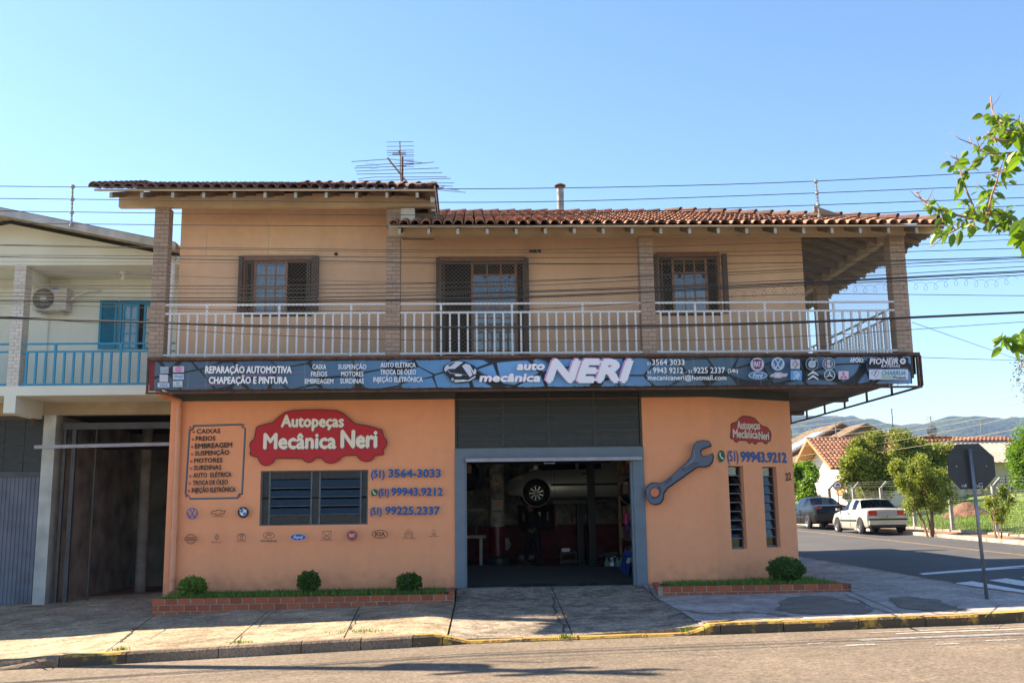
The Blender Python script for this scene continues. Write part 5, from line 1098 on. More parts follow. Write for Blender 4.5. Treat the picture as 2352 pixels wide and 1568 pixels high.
grass('lawn_grass', 26000, lambda: (lambda x, y: (x, y, GL(x, y) + .0))(U(19, 28), U(12, 42)), 'sunlit lawn grass', (.06, .14), M=LW, w_=.02)
WEED = leafmat('weed_leaf', (.14, .20, .03), .3)
def weed(px, py, n, h, label, fn=S, sp=.08):
    p = gp(px, py, fn); t = tag(grass('weed', n, lambda: (p.x + random.gauss(0, sp), p.y + random.gauss(0, sp * .35), p.z), None, (h * .4, h), M=WEED, w_=.007), label, 'weed', 'weeds along the kerb and joints'); del t['kind']
rd = lambda x, y: zf(x)
for (px, py, n, h, l, f, s_) in ((374, 1507, 60, .14, 'spiky grass tuft at the foot of the bare kerb, second from the left', rd, .06), (138, 1522, 90, .07, 'low weeds beside the broken left end of the kerb', rd, .14), (277, 1492, 45, .07, 'short grass above the yellow kerb stone', S, .07), (790, 1484, 110, .15, 'bright grass tuft growing from the kerb below the long planter', rd, .07), (938, 1478, 30, .13, 'thin tuft left of the small yellow kerb block', rd, .04), (1024, 1473, 90, .12, 'leafy weed at the left end of the dropped kerb', rd, .05), (555, 1475, 70, .05, 'creeping weeds in the first pavement joint', S, .10), (845, 1450, 120, .045, 'row of grass along the sunken cover in the pavement', S, .25), (1299, 1465, 60, .09, 'weed in the driveway joint at the kerb', S, .05), (1590, 1450, 80, .09, 'weed where the yellow kerb begins', S, .08), (1647, 1456, 30, .06, 'tiny weed in the gutter under the yellow kerb', rd, .05), (2330, 1424, 70, .1, 'weed in the gutter at the right edge', rd, .08)): weed(px, py, n, h, l, f, s_)
# ------------------------------------------------------------------ overhead cables
BLACK = mat('cable_black', (.018, .018, .02), .55)
YW = -4.6
cables = [((428, 433, 433, 420, 392), .009, 'top'), ((456, 462, 464, 447, 424), .009, 'second'), ((485, 492, 493, 474.5, 454), .009, 'third'), ((513, 518, 518, 501, 472), .009, 'fourth'),
 ((562, 571, 574, 558, 538), .007, ''), ((564, 575, 580, 576, 549), .006, ''), ((586, 589, 592, 586, 570), .008, ''), ((590, 598, 605, 604, 590), .010, ''), ((618, 641, 648, 612, 596), .004, ''),
 ((655, 656, 645, 621, 592), .009, ''), ((660, 664, 656, 626, 601), .007, ''), ((672, 673, 668, 645, 612), .008, ''), ((680, 684, 671, 651, 622), .011, ''), ((688, 690, 681, 654, 625), .012, ''), ((692, 694, 684, 658, 632), .010, ''), ((697, 713, 710, 677, 679), .007, ''),
 ((730, 748, 751, 741, 717), .022, ''), ((726, 752, 756, 744, 719), .008, ''), ((726, 770, 784, 775, 739), .006, ''), ((601, 604, 607, 604, 593), .004, '')]
XC = [0, 632, 1206, 1780, 2352]
labs = ['uppermost power line, carried by the insulator chains', 'second power line from the top', 'third power line from the top', 'fourth power line from the top, lowest on the insulator chains', 'upper of a close pair of cables above the first balcony window', 'lower of a close pair of cables above the first balcony window',
 'cable crossing just above the balcony window heads', 'thicker cable just below the window heads', 'very thin wire across the upper window panes', 'highest cable of the dense bundle across the windows', 'second cable of the dense bundle across the windows', 'third cable of the dense bundle across the windows', 'fourth cable of the dense bundle across the windows', 'thickest cable of the dense bundle across the windows', 'sixth cable of the dense bundle across the windows', 'lowest cable of the dense bundle, over the top rail of the railing',
 'very thick black cable sagging across the balusters', 'thin cable wound along the very thick one', 'lowest thin cable, over the lower half of the railing', 'thin grey wire just above the window heads']
for (ys_, r, _), lb in zip(cables, labs):
    pts = []
    for i in range(41):
        px = -700 + i * (3800 / 40)
        # smooth interpolation through the five measured heights
        x = max(0, min(2352, px)); k = 0
        while k < 3 and x > XC[k + 1]: k += 1
        t = (x - XC[k]) / (XC[k + 1] - XC[k]); y0, y1 = ys_[k], ys_[k + 1]; m0 = (ys_[min(k + 1, 4)] - ys_[max(k - 1, 0)]) / (2 if 0 < k else 1); m1 = (ys_[min(k + 2, 4)] - ys_[k]) / (2 if k < 3 else 1)
        h = (2 * t ** 3 - 3 * t ** 2 + 1) * y0 + (t ** 3 - 2 * t ** 2 + t) * m0 + (-2 * t ** 3 + 3 * t ** 2) * y1 + (t ** 3 - t ** 2) * m1
        if px < 0: h += px * (ys_[1] - ys_[0]) / 632 * 1.1
        if px > 2352: h += (px - 2352) * (ys_[4] - ys_[3]) / 572 * 1.05
        pts.append(at(px, h, YW))
    tag(obj('power_cable', MB().tube(pts, r * .75, 5), BLACK), lb, 'cable', 'cables crossing in front of the workshop')
INS = mat('insulator_grey', (.32, .31, .29), .6, noise=[(12, .7, 1.2)])
for (px, ya, yb2, dx, lb) in ((167, 428, 518, -3, 'grey insulator chain spacing the four top wires at the left'), (1874, 417, 498, 8, 'grey insulator chain spacing the four top wires at the right')):
    t = thing('insulator_chain', lb, 'insulator', tuple(at(px, yb2, YW)), group='insulator chains on the top wires')
    a, b = at(px, ya, YW), at(px + dx, yb2, YW); obj('rod', MB().tube([a, b], .013, 6), INS, t)
    for k in range(4): q = a + (b - a) * (k / 3); obj('clamp', MB().lathe([(0, .03), (.03, .02), (.035, -.01), (.02, -.03), (0, -.035)], tuple(q), 10), INS, t)
    for k in range(10): q = a + (b - a) * ((k + .5) / 10); obj('shed', MB().lathe([(.008, .01), (.024, 0), (.008, -.01)], tuple(q), 8), INS, t)
loop = []
for i in range(420):
    px = 1680 + i * 1.55; yy = 662 - (px - 1680) * .045; a = i * .42; loop.append(at(px + 9 * math.cos(a), yy + 12 + 9 * math.sin(a) + 4 * math.sin(i * .07), YW + .02 * math.sin(a)))
tag(obj('coiled_wire', MB().tube(loop, .0022, 4), BLACK), 'loose curly wire coiled along the cable bundle at the right', 'wire')
# pole standing beyond the left edge of the picture, whose shadow falls along the road
PC = mat('pole_concrete', (.35, .33, .30), .9)
upx, upy = -8.9, -4.1
up_ = thing('utility_pole', 'concrete utility pole with cross arms carrying the cables', 'pole', (upx, upy, -.5)); obj('pole', MB().tube([(upx, upy, -.6), (upx, upy, 10.4)], [.17, .12], 10), PC, up_)
for z in (9.6, 8.9): bx('cross_arm', upx - .9, upx + .9, upy - .06, upy + .06, z, z + .1, PC, up_)
for k in range(6): bx('pin', upx - .85 + k * .34 - .03, upx - .85 + k * .34 + .03, upy - .03, upy + .03, 9.71, 9.9, INS, up_)
obj('transformer', MB().lathe([(0, 7.2), (.25, 7.2), (.28, 7.3), (.28, 8.1), (0, 8.2)], (upx + .38, upy, 0), 14), GALV, up_)
# ------------------------------------------------------------------ stop sign seen from behind
sb = gp(2267, 1375, lambda x, y: S(x, y) if y < 9 else G(x, y)); stt = at(2228, 1030, sb.y - .02)
ss_ = thing('stop_sign', 'black back of an octagonal sign on a leaning grey pole at the corner', 'road sign', tuple(sb))
obj('pole', MB().tube([sb - Vector((0, 0, .1)), stt], .028, 12), mat('sign_pole_steel', (.20, .20, .21), .4, metal=.5, noise=[(6, .7, 1.2)]), ss_, smooth=True)
oc = [(2204, 1018), (2247, 1018), (2286, 1059), (2287, 1091), (2263, 1122), (2216, 1124), (2178, 1093), (2174, 1058)]
oc = [(2197, 1019), (2248, 1018), (2283, 1049), (2287, 1093), (2262, 1122), (2206, 1123), (2178, 1091), (2175, 1048)]
yy = sb.y + .05; P = [at(x, y, yy) for x, y in oc]; g = MB(); n = 8
g.add([(p.x, yy, p.z) for p in P] + [(p.x, yy + .006, p.z) for p in P], [tuple(range(n)), tuple(range(2 * n - 1, n - 1, -1))] + [(i, (i + 1) % n, (i + 1) % n + n, i + n) for i in range(n)]); obj('octagon_plate', g, mat('sign_back_black', (.018, .02, .026), .5, noise=[(7, .8, 1.3)]), ss_)
GA = Art((0, yy, 0), (1, 0, 0), (0, 0, 1), T=(1780.1, 918.8, .31134), first=.003)
for st in ([(1376, 622), (1380, 640), (1388, 624), (1396, 640), (1402, 622)], [(1404, 638), (1404, 620), (1412, 620), (1412, 636)], [(1408, 600 + 25), (1396, 632), (1412, 640)]): GA.stroke(st, 2.4, (200, 205, 215))
for st in ([(1484, 624), (1494, 642), (1500, 625), (1508, 640)], [(1508, 625), (1512, 645)], [(1500, 616), (1530, 610)], [(1518, 640), (1526, 628), (1530, 640), (1518, 652)]): GA.stroke(st, 3, (210, 215, 225))
for x, y in ((1337, 488), (1557, 485)): GA.disc(x, y, 3.5, (220, 220, 220))
GA.out('scratched_graffiti', ss_)
obj('bolt', MB().lathe([(0, 0), (.012, 0)], tuple(at(2232, 1045, yy - .06)), 8, axis='y'), GALV, ss_)
# ------------------------------------------------------------------ cars
TYRE = mat('tyre', (.02, .02, .02), .8); RIM = mat('alloy', (.45, .45, .46), .3, metal=.8); WELL = mat('wheel_well', (.008, .008, .008), .9)
REDL = mat('rear_lamp_red', (.45, .01, .015), .25, coat=.5); CARGL = glass('car_glass', (.12, .14, .14), .0, .04); PLA = mat('black_plastic', (.02, .02, .02), .6)
def wheel(c, r, w_, side, parent, spokes=10):
    """c centre of the outer face, side = +1 when the outer face looks to +y"""
    ty = MB().lathe([(r * .66, side * .0), (r * .92, side * .0), (r, -side * .03), (r, -side * (w_ - .03)), (r * .92, -side * w_), (0, -side * w_)], c, 28, axis='y'); t = obj('wheel', ty, TYRE, parent, local=True)
    rm = MB().lathe([(0, -side * .03), (r * .16, -side * .012), (r * .18, -side * .03)], c, 20, RIM, axis='y'); rm.lathe([(r * .60, -side * .02), (r * .66, -side * .002), (r * .68, -side * .02)], c, 28, RIM, axis='y')
    rm.lathe([(r * .62, -side * .06), (0, -side * .06)], c, 20, PLA, axis='y')
    for k in range(spokes):
        a = 2 * math.pi * k / spokes; da = .16
        P = lambda rr, aa, d: (c[0] + rr * math.cos(aa), c[1] - side * d, c[2] + rr * math.sin(aa))
        rm.add([P(r * .14, a - da, .02), P(r * .14, a + da, .02), P(r * .62, a + da * .55, .012), P(r * .62, a - da * .55, .012)], [(0, 1, 2, 3)], RIM)
    o = obj('rim', rm, None, t, local=True); return t
def car(name, label, loc, rot, paintm, st, whx, r=.30, bumper=None, trim=PLA, zoff=0, spokes=10, lamp_rects=(), glass_side=(), rear_glass=(), front_glass=(), W=.83, handle=True, hub=None):
    """x forward. st = stations (x, zsill, zbelt, ztop, half width sill, half width belt, half width top)"""
    t = thing(name, label, 'car', loc, rot=rot)
    mb = MB(); rings = []
    for (x, zs, zb, zt, ws, wb, wt) in st:
        zm = zs + (zb - zs) * .45
        rings.append([(x, 0, zs), (x, ws, zs), (x, ws + .035, zs + .08), (x, max(wb, ws) + .05, zm), (x, wb + .02, zb - .06), (x, wb, zb), (x, (wb + wt) / 2 + .02, (zb + zt) / 2), (x, wt + .01, zt - .04), (x, wt - .08, zt), (x, 0, zt + (.02 if zt > zb + .1 else .015))])
    n = len(rings[0]); gls = {}
    for sgn in (1, -1):
        vs = [(x, y * sgn, z) for rg_ in rings for (x, y, z) in rg_]
        fb = []; fgl = []
        for i in range(len(rings) - 1):
            for k in range(n - 1):
                f = (i * n + k, (i + 1) * n + k, (i + 1) * n + k + 1, i * n + k + 1)
                f = f if sgn > 0 else f[::-1]
                isg = (i in glass_side and k in (5, 6)) or (i in rear_glass and k in (8,)) or (i in front_glass and k in (8,))
                isg = isg or ((i in rear_glass or i in front_glass) and k == 7)
                (fgl if isg else fb).append(f) if not isg else gls.setdefault(('side_window', sgn) if k in (5, 6) else (('rear_window', 0) if i in rear_glass else ('windscreen', 0)), []).append([vs[q_] for q_ in f])
        for i in (0, len(rings) - 1): fb.append([i * n + k for k in range(n)])
        mb.add(vs, fb)
    b = obj('body', mb, paintm, t, local=True)
    me = b.data; bmm = bmesh.new(); bmm.from_mesh(me); bmesh.ops.remove_doubles(bmm, verts=bmm.verts, dist=.0005); bmesh.ops.recalc_face_normals(bmm, faces=bmm.faces); bmm.to_mesh(me); bmm.free()
    me.polygons.foreach_set('use_smooth', [True] * len(me.polygons))
    md = b.modifiers.new('edge', 'EDGE_SPLIT'); md.split_angle = math.radians(38)
    for (nm, _), qs in gls.items():
        g_ = MB(); ix = {}
        for q_ in qs:
            f_ = []
            for v_ in q_:
                kk = tuple(round(c_, 4) for c_ in v_)
                if kk not in ix: ix[kk] = len(g_.v); g_.v.append(v_)
                f_.append(ix[kk])
            g_.f.append(f_); g_.m.append(0)
        obj(nm, g_, CARGL, t, local=True)
    for x in whx:
        for s in (1, -1):
            yo = W + .058
            obj('wheel_arch', MB().lathe([(r * 1.22, 0), (r * 1.2, s * .012), (0, s * .013)], (x, s * (yo - .008), r + .02), 28, axis='y'), WELL, t, local=True)
            if rot > 3: obj('arch_lip', MB().lathe([(r * 1.19, s * .0), (r * 1.2, s * .012), (r * 1.24, s * .01), (r * 1.26, -s * .01)], (x, s * (yo - .006), r + .02), 32, axis='y'), paintm, t, local=True)
            wheel((x, s * (yo + .045), r), r, .19, s, t, spokes)
    x0, x1 = st[0][0], st[-1][0]
    for s in (1, -1):
        obj('side_moulding', MB().box(whx[0] + r * 1.3, whx[1] - r * 1.3, s * (W + .06) - .014, s * (W + .06) + .014, .50, .56), trim, t, local=True)
        obj('mirror', MB().hexa([(st[-5][0] - .06, s * (W + .02), .93), (st[-5][0] + .08, s * (W + .02), .93), (st[-5][0] + .06, s * (W + .17), .94), (st[-5][0] - .06, s * (W + .17), .94)], [(st[-5][0] - .06, s * (W + .02), 1.03), (st[-5][0] + .05, s * (W + .02), 1.03), (st[-5][0] + .04, s * (W + .17), 1.04), (st[-5][0] - .06, s * (W + .17), 1.04)]), paintm, t, local=True)
        for xd in (.78, -.25): obj('door_seam', MB().box(xd, xd + .008, s * (W + .052) - .012, s * (W + .052) + .002, .28, .90), PLA, t, local=True)
        if handle: obj('door_handle', MB().box(-.12, .03, s * (W + .045) - .015, s * (W + .045) + .02, .80, .83), trim, t, local=True)
    for (xx, ya, yb_, z0, z1, M, nm) in lamp_rects:
        for s in (1, -1):
            a, c = s * ya, s * yb_
            obj(nm, MB().box(xx - .012, xx + .012, min(a, c), max(a, c), z0, z1), M, t, local=True)
    return t
PW = mat('cream_silver_paint', (.47, .45, .39), .3, coat=.6, metal=.15, spec=.6); PB = mat('black_car_paint', (.01, .009, .010), .25, coat=.15, spec=.2); PS = mat('grey_silver_paint', (.5, .5, .47), .3, coat=.6, metal=.4)
sed = [(-2.02, .42, .78, .79, .70, .74, .74), (-1.98, .30, .93, .94, .76, .78, .76), (-1.85, .27, .97, .98, .80, .80, .77), (-1.38, .25, .97, .99, .81, .81, .77), (-1.28, .22, .98, 1.02, .81, .81, .74), (-.85, .2, .97, 1.36, .81, .80, .60), (-.55, .2, .96, 1.40, .81, .80, .60), (-.38, .2, .955, 1.41, .81, .80, .60), (.0, .2, .95, 1.41, .81, .80, .60), (.08, .2, .95, 1.41, .81, .80, .60), (.25, .2, .94, 1.39, .81, .80, .60), (.95, .2, .92, .96, .81, .79, .72), (1.05, .22, .90, .91, .81, .79, .72), (1.75, .25, .80, .81, .79, .76, .70), (2.0, .3, .68, .69, .74, .72, .68), (2.06, .36, .55, .56, .68, .66, .64)]
c1_ = car('sedan_car', 'boxy cream silver two door sedan parked nearer the lawn on the side street', (16.72, 22.3, 0), math.pi / 2, PW, sed, (-1.32, 1.22), r=.295, glass_side=(5, 6, 8, 9, 10), rear_glass=(4,), front_glass=(10,), W=.81, spokes=10,
    lamp_rects=[(-2.02, .42, .77, .72, .91, REDL, 'rear_lamp')])
def onroad(o, w=1.3):
    o.location.z = (G(o.location.x - .7, o.location.y) + G(o.location.x + .7, o.location.y)) / 2 + .01; o.rotation_euler.y = 0
onroad(c1_)
bpl = obj('rear_bumper', MB().box(-2.1, -1.98, -.77, .77, .36, .54), PW, c1_, local=True); obj('bumper_strip', MB().box(-2.115, -1.99, -.79, .79, .541, .60), PLA, c1_, local=True); obj('number_plate_panel', MB().box(-2.035, -1.99, -.38, .38, .71, .88), mat('plate_panel', (.40, .42, .44), .5), c1_, local=True); obj('lower_valance', MB().box(-2.07, -1.9, -.72, .72, .27, .36), PLA, c1_, local=True)
obj('boot_lock', MB().lathe([(0, 0), (.025, 0)], (-2.03, 0, .68), 10, axis='x'), PLA, c1_, local=True)
sed2 = [(-2.2, .42, .80, .81, .66, .70, .70), (-2.12, .30, 1.0, 1.02, .76, .76, .72), (-1.9, .27, 1.05, 1.07, .80, .80, .74), (-1.62, .25, 1.04, 1.08, .82, .81, .72), (-1.5, .22, 1.03, 1.10, .83, .81, .70), (-.85, .2, 1.0, 1.41, .83, .81, .58), (-.5, .2, .98, 1.46, .83, .81, .58), (-.42, .2, .98, 1.47, .83, .81, .58), (.0, .2, .96, 1.47, .83, .81, .58), (.08, .2, .96, 1.47, .83, .81, .58), (.45, .2, .94, 1.43, .83, .80, .58), (1.15, .2, .92, 1.0, .83, .79, .70), (1.3, .22, .90, .93, .82, .78, .70), (1.9, .25, .78, .8, .78, .72, .66), (2.15, .3, .64, .65, .68, .64, .6), (2.2, .36, .5, .51, .6, .58, .55)]
c2_ = car('sedan_car', 'glossy black four door sedan half hidden behind the workshop corner', (16.72, 28.6, 0), math.pi / 2, PB, sed2, (-1.3, 1.3), r=.30, glass_side=(5, 6, 8, 9, 10), rear_glass=(4,), front_glass=(10,), W=.83, spokes=5, lamp_rects=[(-2.15, .48, .74, .80, .98, REDL, 'rear_lamp')])
onroad(c2_); obj('rear_bumper', MB().box(-2.24, -2.1, -.76, .76, .34, .66), PB, c2_, local=True); obj('aerial', MB().tube([(-.9, 0, 1.43), (-1.15, 0, 1.75)], .006, 4), PLA, c2_, local=True)
# ------------------------------------------------------------------ beyond the side street
def p_(px, py, Y): return at(px, py, Y)
STREETX = 17.6
# speed sign
spx = gp(1925, 1176, GL); Y_ = 27.5; top = p_(1923, 1091, Y_); cen = p_(1923.5, 1115, Y_)
sg = thing('speed_sign', 'round red rimmed 40 km/h sign on a thin pole behind the parked cars', 'road sign', (cen.x, Y_, GL(cen.x, Y_))); obj('pole', MB().tube([(cen.x + .05, Y_ + .03, GL(cen.x, Y_) - .1), (cen.x, Y_ + .03, cen.z)], .03, 8), GALV, sg)
rs = 17.5 / 2287 * (Y_ + 19.7)*.6
SA = Art((cen.x, Y_, cen.z), (1, 0, 0), (0, 0, 1), first=.0)
rs = 10.6 / 2287 * (Y_ + 19.7)
obj('disc', MB().lathe([(0, .0), (rs, .0), (rs, .02), (0, .02)], tuple(cen), 28, axis='y'), GALV, sg)
def ellw(r, n=28): return [(r * math.cos(2 * math.pi * i / n), r * math.sin(2 * math.pi * i / n)) for i in range(n)]
SA.h = .003; SA.polyw(ellw(rs * .98), (178, 36, 40)); SA.polyw(ellw(rs * .78), (228, 224, 216)); SA.T = (1809.0, 918.8, .14648)
SA.text('40', 757, 816, 1343, 1305, (30, 28, 30), .06); SA.text('km/h', 750, 828, 1380, 1352, (30, 28, 30), .03); SA.out('sign_face', sg)
# concrete fence posts with wires
POST = mat('fence_post_concrete', (.30, .29, .28), .9, noise=[(5, .5, 1.25)])
fe = thing('wire_fence', 'wire mesh fence on concrete posts around the lawn', 'fence', (19.0, 5, .5)); FX = 19.0; wires = MB()
for k in range(12):
    y = 9.5 + k * 3.35; z = GL(FX, y); 
    mb = MB().box(FX - .06, FX + .06, y - .06, y + .06, z - .1, z + 1.75); mb.hexa([(FX - .05, y - .05, z + 1.7), (FX + .05, y - .05, z + 1.7), (FX + .05, y + .05, z + 1.7), (FX - .05, y + .05, z + 1.7)], [(FX + .28, y - .04, z + 2.05), (FX + .36, y - .04, z + 2.0), (FX + .36, y + .04, z + 2.0), (FX + .28, y + .04, z + 2.05)])
    obj('fence_post', mb, POST, fe)
    if k < 11:
        y2 = y + 3.35; z2 = GL(FX, y2)
        for j in range(22): h = .06 + j * .072; wires.tube([(FX, y, z + h), (FX, y2, z2 + h)], .0035, 3, cap=False)
        for j in range(34): t = j / 34; wires.tube([(FX, y + 3.35 * t, z + .06 + (z2 - z) * t), (FX, y + 3.35 * t, z + 1.57 + (z2 - z) * t)], .0025, 3, cap=False)
        for dx, dz in ((.12, 1.8), (.22, 1.92), (.32, 2.02)): wires.tube([(FX + dx, y, z + dz), (FX + dx, y2, z2 + dz)], .004, 3, cap=False)
tag(obj('wires', wires, GALV, fe), kind='stuff')
st_ = MB()
for k in range(46): y = 9 + k * .62; st_.box(FX - .14 + U(-.03, .03), FX + .1, y, y + .55, GL(FX, y) - .1, GL(FX, y) + U(.04, .1))
tag(obj('edging_stones', st_, KW, fe), kind='stuff')
# trees
BARK = mat('bark', (.22, .14, .09), .95, noise=[(8, .6, 1.3)]); BARKG = mat('bark_grey', (.18, .15, .13), .95, noise=[(8, .6, 1.3)])
def tree(label, bx_, by_, cx, cy, cz, rx, ry, rz, leafM, nleaf, size, trunks=1, name='tree', bark=BARK, lobes=9, flowers=None, fill=.65, tr=.07, asp=.5, zb=None, cat='tree', up=.1):
    z0 = GL(bx_, by_) if zb is None else zb; t = thing(name, label, cat, (bx_, by_, z0))
    L = []
    for k in range(lobes):
        v = Vector((random.gauss(0, 1), random.gauss(0, 1), random.gauss(0, 1))).normalized(); q = U(.3, .88); L.append((Vector((cx + v.x * rx * q, cy + v.y * ry * q, cz + v.z * rz * q)), U(.17, .36)))
    L.append((Vector((cx, cy, cz)), .32)); tk = MB()
    for k in range(trunks):
        a = U(0, 6.3); b0 = Vector((bx_ + .12 * math.cos(a) * (trunks > 1), by_ + .12 * math.sin(a) * (trunks > 1), z0 - .1)); tops = [l for i, l in enumerate(L) if i % trunks == k] or [L[-1]]
        mid = Vector((cx + (trunks > 1) * rx * .25 * math.cos(a), cy + ry * .25 * math.sin(a) * (trunks > 1), z0 + (cz - rz * .7 - z0) * .8 + .3)); tk.tube([b0, (b0 + mid) / 2 + Vector((U(-.1, .1), U(-.1, .1), 0)), mid], [tr, tr * .8, tr * .6], 7)
        for (c, r_) in tops: tk.tube([mid, (mid + c) / 2 + Vector((U(-.15, .15), U(-.15, .15), U(0, .15))), c], [tr * .5, tr * .32, tr * .12], 5)
    obj('trunk', tk, bark, t); pts = []
    for i in range(nleaf):
        c, r_ = random.choice(L); v = Vector((random.gauss(0, 1), random.gauss(0, 1), random.gauss(0, 1))).normalized() * (R() ** fill)
        pts.append((c.x + v.x * rx * r_, c.y + v.y * ry * r_, c.z + v.z * rz * r_))
    leaf_cloud('crown', pts, size, leafM, t, asp=asp, up=up)
    if flowers: tag(leaf_cloud('flowers', [p for p in random.sample(pts, flowers[0]) if p[2] > cz - rz * .2], flowers[2], flowers[1], t, asp=.9), kind='stuff')
    return t
LA = leafmat('leaf_olive', (.19, .22, .035), .35, .45); LBr = leafmat('leaf_bright', (.14, .24, .025), .4, .35); LC = leafmat('leaf_fine', (.21, .24, .045), .4, .4); LD = leafmat('leaf_mid', (.08, .15, .02), .35, .4); LE = leafmat('leaf_yellowish', (.26, .28, .03), .4, .3); DRYL = leafmat('leaf_dry', (.16, .13, .04), .3, .4)
PINK = mat('pink_flower', (.55, .16, .42), .6); RUSTL = leafmat('leaf_rusty', (.34, .17, .10), .3, .3)
def blob(pxa, pya, pxb, pyb, Y):   # picture box -> centre and half sizes at depth Y
    a, b = at(pxa, pya, Y), at(pxb, pyb, Y); return ((a.x + b.x) / 2, Y, (a.z + b.z) / 2, (b.x - a.x) / 2, (a.z - b.z) / 2)
x, y, z, rx, rz = blob(1935, 975, 2065, 1166, 31); tree('broad olive green tree with pink blossoms behind the parked cars', x + .4, 31, x, y, z, rx * 1.4, rx, rz * 1.08, LA, 20000, .19, 3, lobes=44, flowers=(50, PINK, .14))
x, y, z, rx, rz = blob(2030, 985, 2175, 1120, 36); tree('olive tree with rusty tips rising behind the blossoming tree', x + .2, 36, x, y, z, rx * 1.35, rx, rz * 1.1, LA, 17000, .2, 2, lobes=38, flowers=(700, RUSTL, .16))
x, y, z, rx, rz = blob(2042, 1028, 2196, 1195, 27.5); bq = gp(2138, 1226, GL); tree('slender several stemmed tree with fine leaves on the verge', bq.x, bq.y, at(2118, 1100, bq.y).x, bq.y, at(2118, 1108, bq.y).z, rx * bq.y / 47 * 1.2 + .6, 1.2, 1.45, LC, 16000, .10, 6, lobes=26, tr=.04, asp=.6)
bq = gp(2293, 1237, GL); tree('thin young tree on the verge right of the stop sign', bq.x, bq.y, at(2285, 1160, bq.y).x, bq.y, at(2285, 1150, bq.y).z, .75, .6, .95, LC, 1500, .11, 4, lobes=9, tr=.03, asp=.6)
x, y, z, rx, rz = blob(1790, 1040, 1905, 1172, 34); tree('bright green tree at the corner of the workshop wall', x, 34, x, y, z, rx, rx, rz, LBr, 9000, .2, 2, lobes=26)
x, y, z, rx, rz = blob(2300, 962, 2470, 1165, 24); tree('dense bright green tree at the right edge', x + .3, 24, x, y, z, rx, rx, rz, LBr, 13000, .2, 1, lobes=40, tr=.18, bark=BARKG, asp=.35, up=-.4)
x, y, z, rx, rz = blob(2300, 770, 2460, 985, 26); tree('sparse dry tree rising above the dense one at the right edge', x + .5, 26, x + .2, y, z, rx, rx, rz, DRYL, 1500, .12, 5, lobes=22, tr=.05, bark=BARKG)
x, y, z, rx, rz = blob(1925, 1100, 2005, 1180, 33); tree('low yellow green shrub by the white gable', x, 33, x, y, z, rx, rx, rz, LE, 2500, .15, 2, lobes=8, name='shrub', cat='shrub')
x, y, z, rx, rz = blob(1800, 985, 1822, 1040, 60); tree('dark tree showing beside the workshop corner far behind', x, 60, x, y, z, rx, rx, rz, LD, 700, .3, 1, lobes=5)
# stump mound
q = gp(2209, 1216, GL); q2 = at(2222, 1165, 26)
sm_ = tag(obj('earth_mound', MB().lathe([(.02, .62), (.3, .56), (.6, .34), (1.2, -.1)], (q2.x, 26, GL(q2.x, 26)), 12), mat('reddish_mound', (.20, .10, .06), 1, noise=[(3, .5, 1.4)], bump=(8, 1, .1))), 'reddish mound of earth and roots on the lawn behind the stop sign', 'mound')
# gable house
HW = mat('white_house_wall', (.74, .70, .64), .85, noise=[(2, .93, 1.03)]); ORW = mat('orange_trim', (.48, .22, .10), .8); RT = mat('house_tile', (.24, .105, .062), .85, noise=[(6, .65, 1.2)], island=.25)
def roof_slope(p00, p10, p11, p01, parent, M, name='roof', pitch=.22, rows=12, th=.05, r=.09):
    """eave p00-p10, ridge p01-p11: half round tile rows running up the slope"""
    p00, p10, p11, p01 = map(Vector, (p00, p10, p11, p01)); n = max(2, int((p10 - p00).length / pitch)); nn = (p10 - p00).cross(p01 - p00).normalized(); e = (p10 - p00).normalized()
    base = obj(name, MB().add([p00, p10, p11, p01, p00 - nn * th, p10 - nn * th, p11 - nn * th, p01 - nn * th], [(0, 1, 2, 3), (7, 6, 5, 4), (0, 4, 5, 1), (1, 5, 6, 2), (2, 6, 7, 3), (3, 7, 4, 0)]), M, parent)
    cnt = 0; st2 = MB()
    for i in range(n):
        a = p00 + (p10 - p00) * ((i + .5) / n); b = p01 + (p11 - p01) * ((i + .5) / n)
        for j in range(rows):
            q0 = a + (b - a) * (j / rows); q1 = a + (b - a) * ((j + 1.12) / rows); vs = []
            for (q, rr, l) in ((q0, r, .035), (q1, r * .8, .0)):
                for k in range(5): an_ = math.pi * k / 4; vs.append(q + e * (rr * math.cos(an_)) + nn * (rr * math.sin(an_) + l))
            st2.add(vs, [(k, k + 1, 6 + k, 5 + k) for k in range(4)] + [(0, 1, 2, 3, 4)])
    tag(obj('roof_tiles', st2, M, base), kind='stuff'); return base
hx, hy0, hy1 = 22.0, 38.4, 45.2; hz = 1.2; rz_ = at(1886.6, 1008, 42).z; ez = at(1945, 1076, 38).z; hX2 = 26.2; yc = (hy0 + hy1) / 2
H1 = thing('gable_house', 'white house with a steep terracotta tile roof and orange eaves facing the side street', 'house', (hx, yc, hz)); sl_ = (rz_ - ez) / (yc - hy0 + .4)
g = MB(); ztop = lambda y: rz_ - abs(y - yc) * sl_ - .1
g.add([(x, y, z) for x in (hx, hX2) for (y, z) in ((hy0, hz - .8), (hy1, hz - .8), (hy1, ztop(hy1)), (yc, ztop(yc)), (hy0, ztop(hy0)))], [(0, 4, 3, 2, 1), (5, 6, 7, 8, 9), (0, 5, 9, 4), (1, 2, 7, 6), (0, 1, 6, 5)]); obj('wall', g, HW, H1)
roof_slope((hx - 1.0, hy0 - .4, ez), (hX2 + .4, hy0 - .4, ez), (hX2 + .4, yc, rz_), (hx - 1.0, yc, rz_), H1, RT, rows=11, r=.10, pitch=.25)
obj('roof', MB().add([(hx - 1.0, hy1 + .4, ez), (hX2 + .4, hy1 + .4, ez), (hX2 + .4, yc, rz_), (hx - 1.0, yc, rz_)], [(0, 1, 2, 3)]), RT, H1)
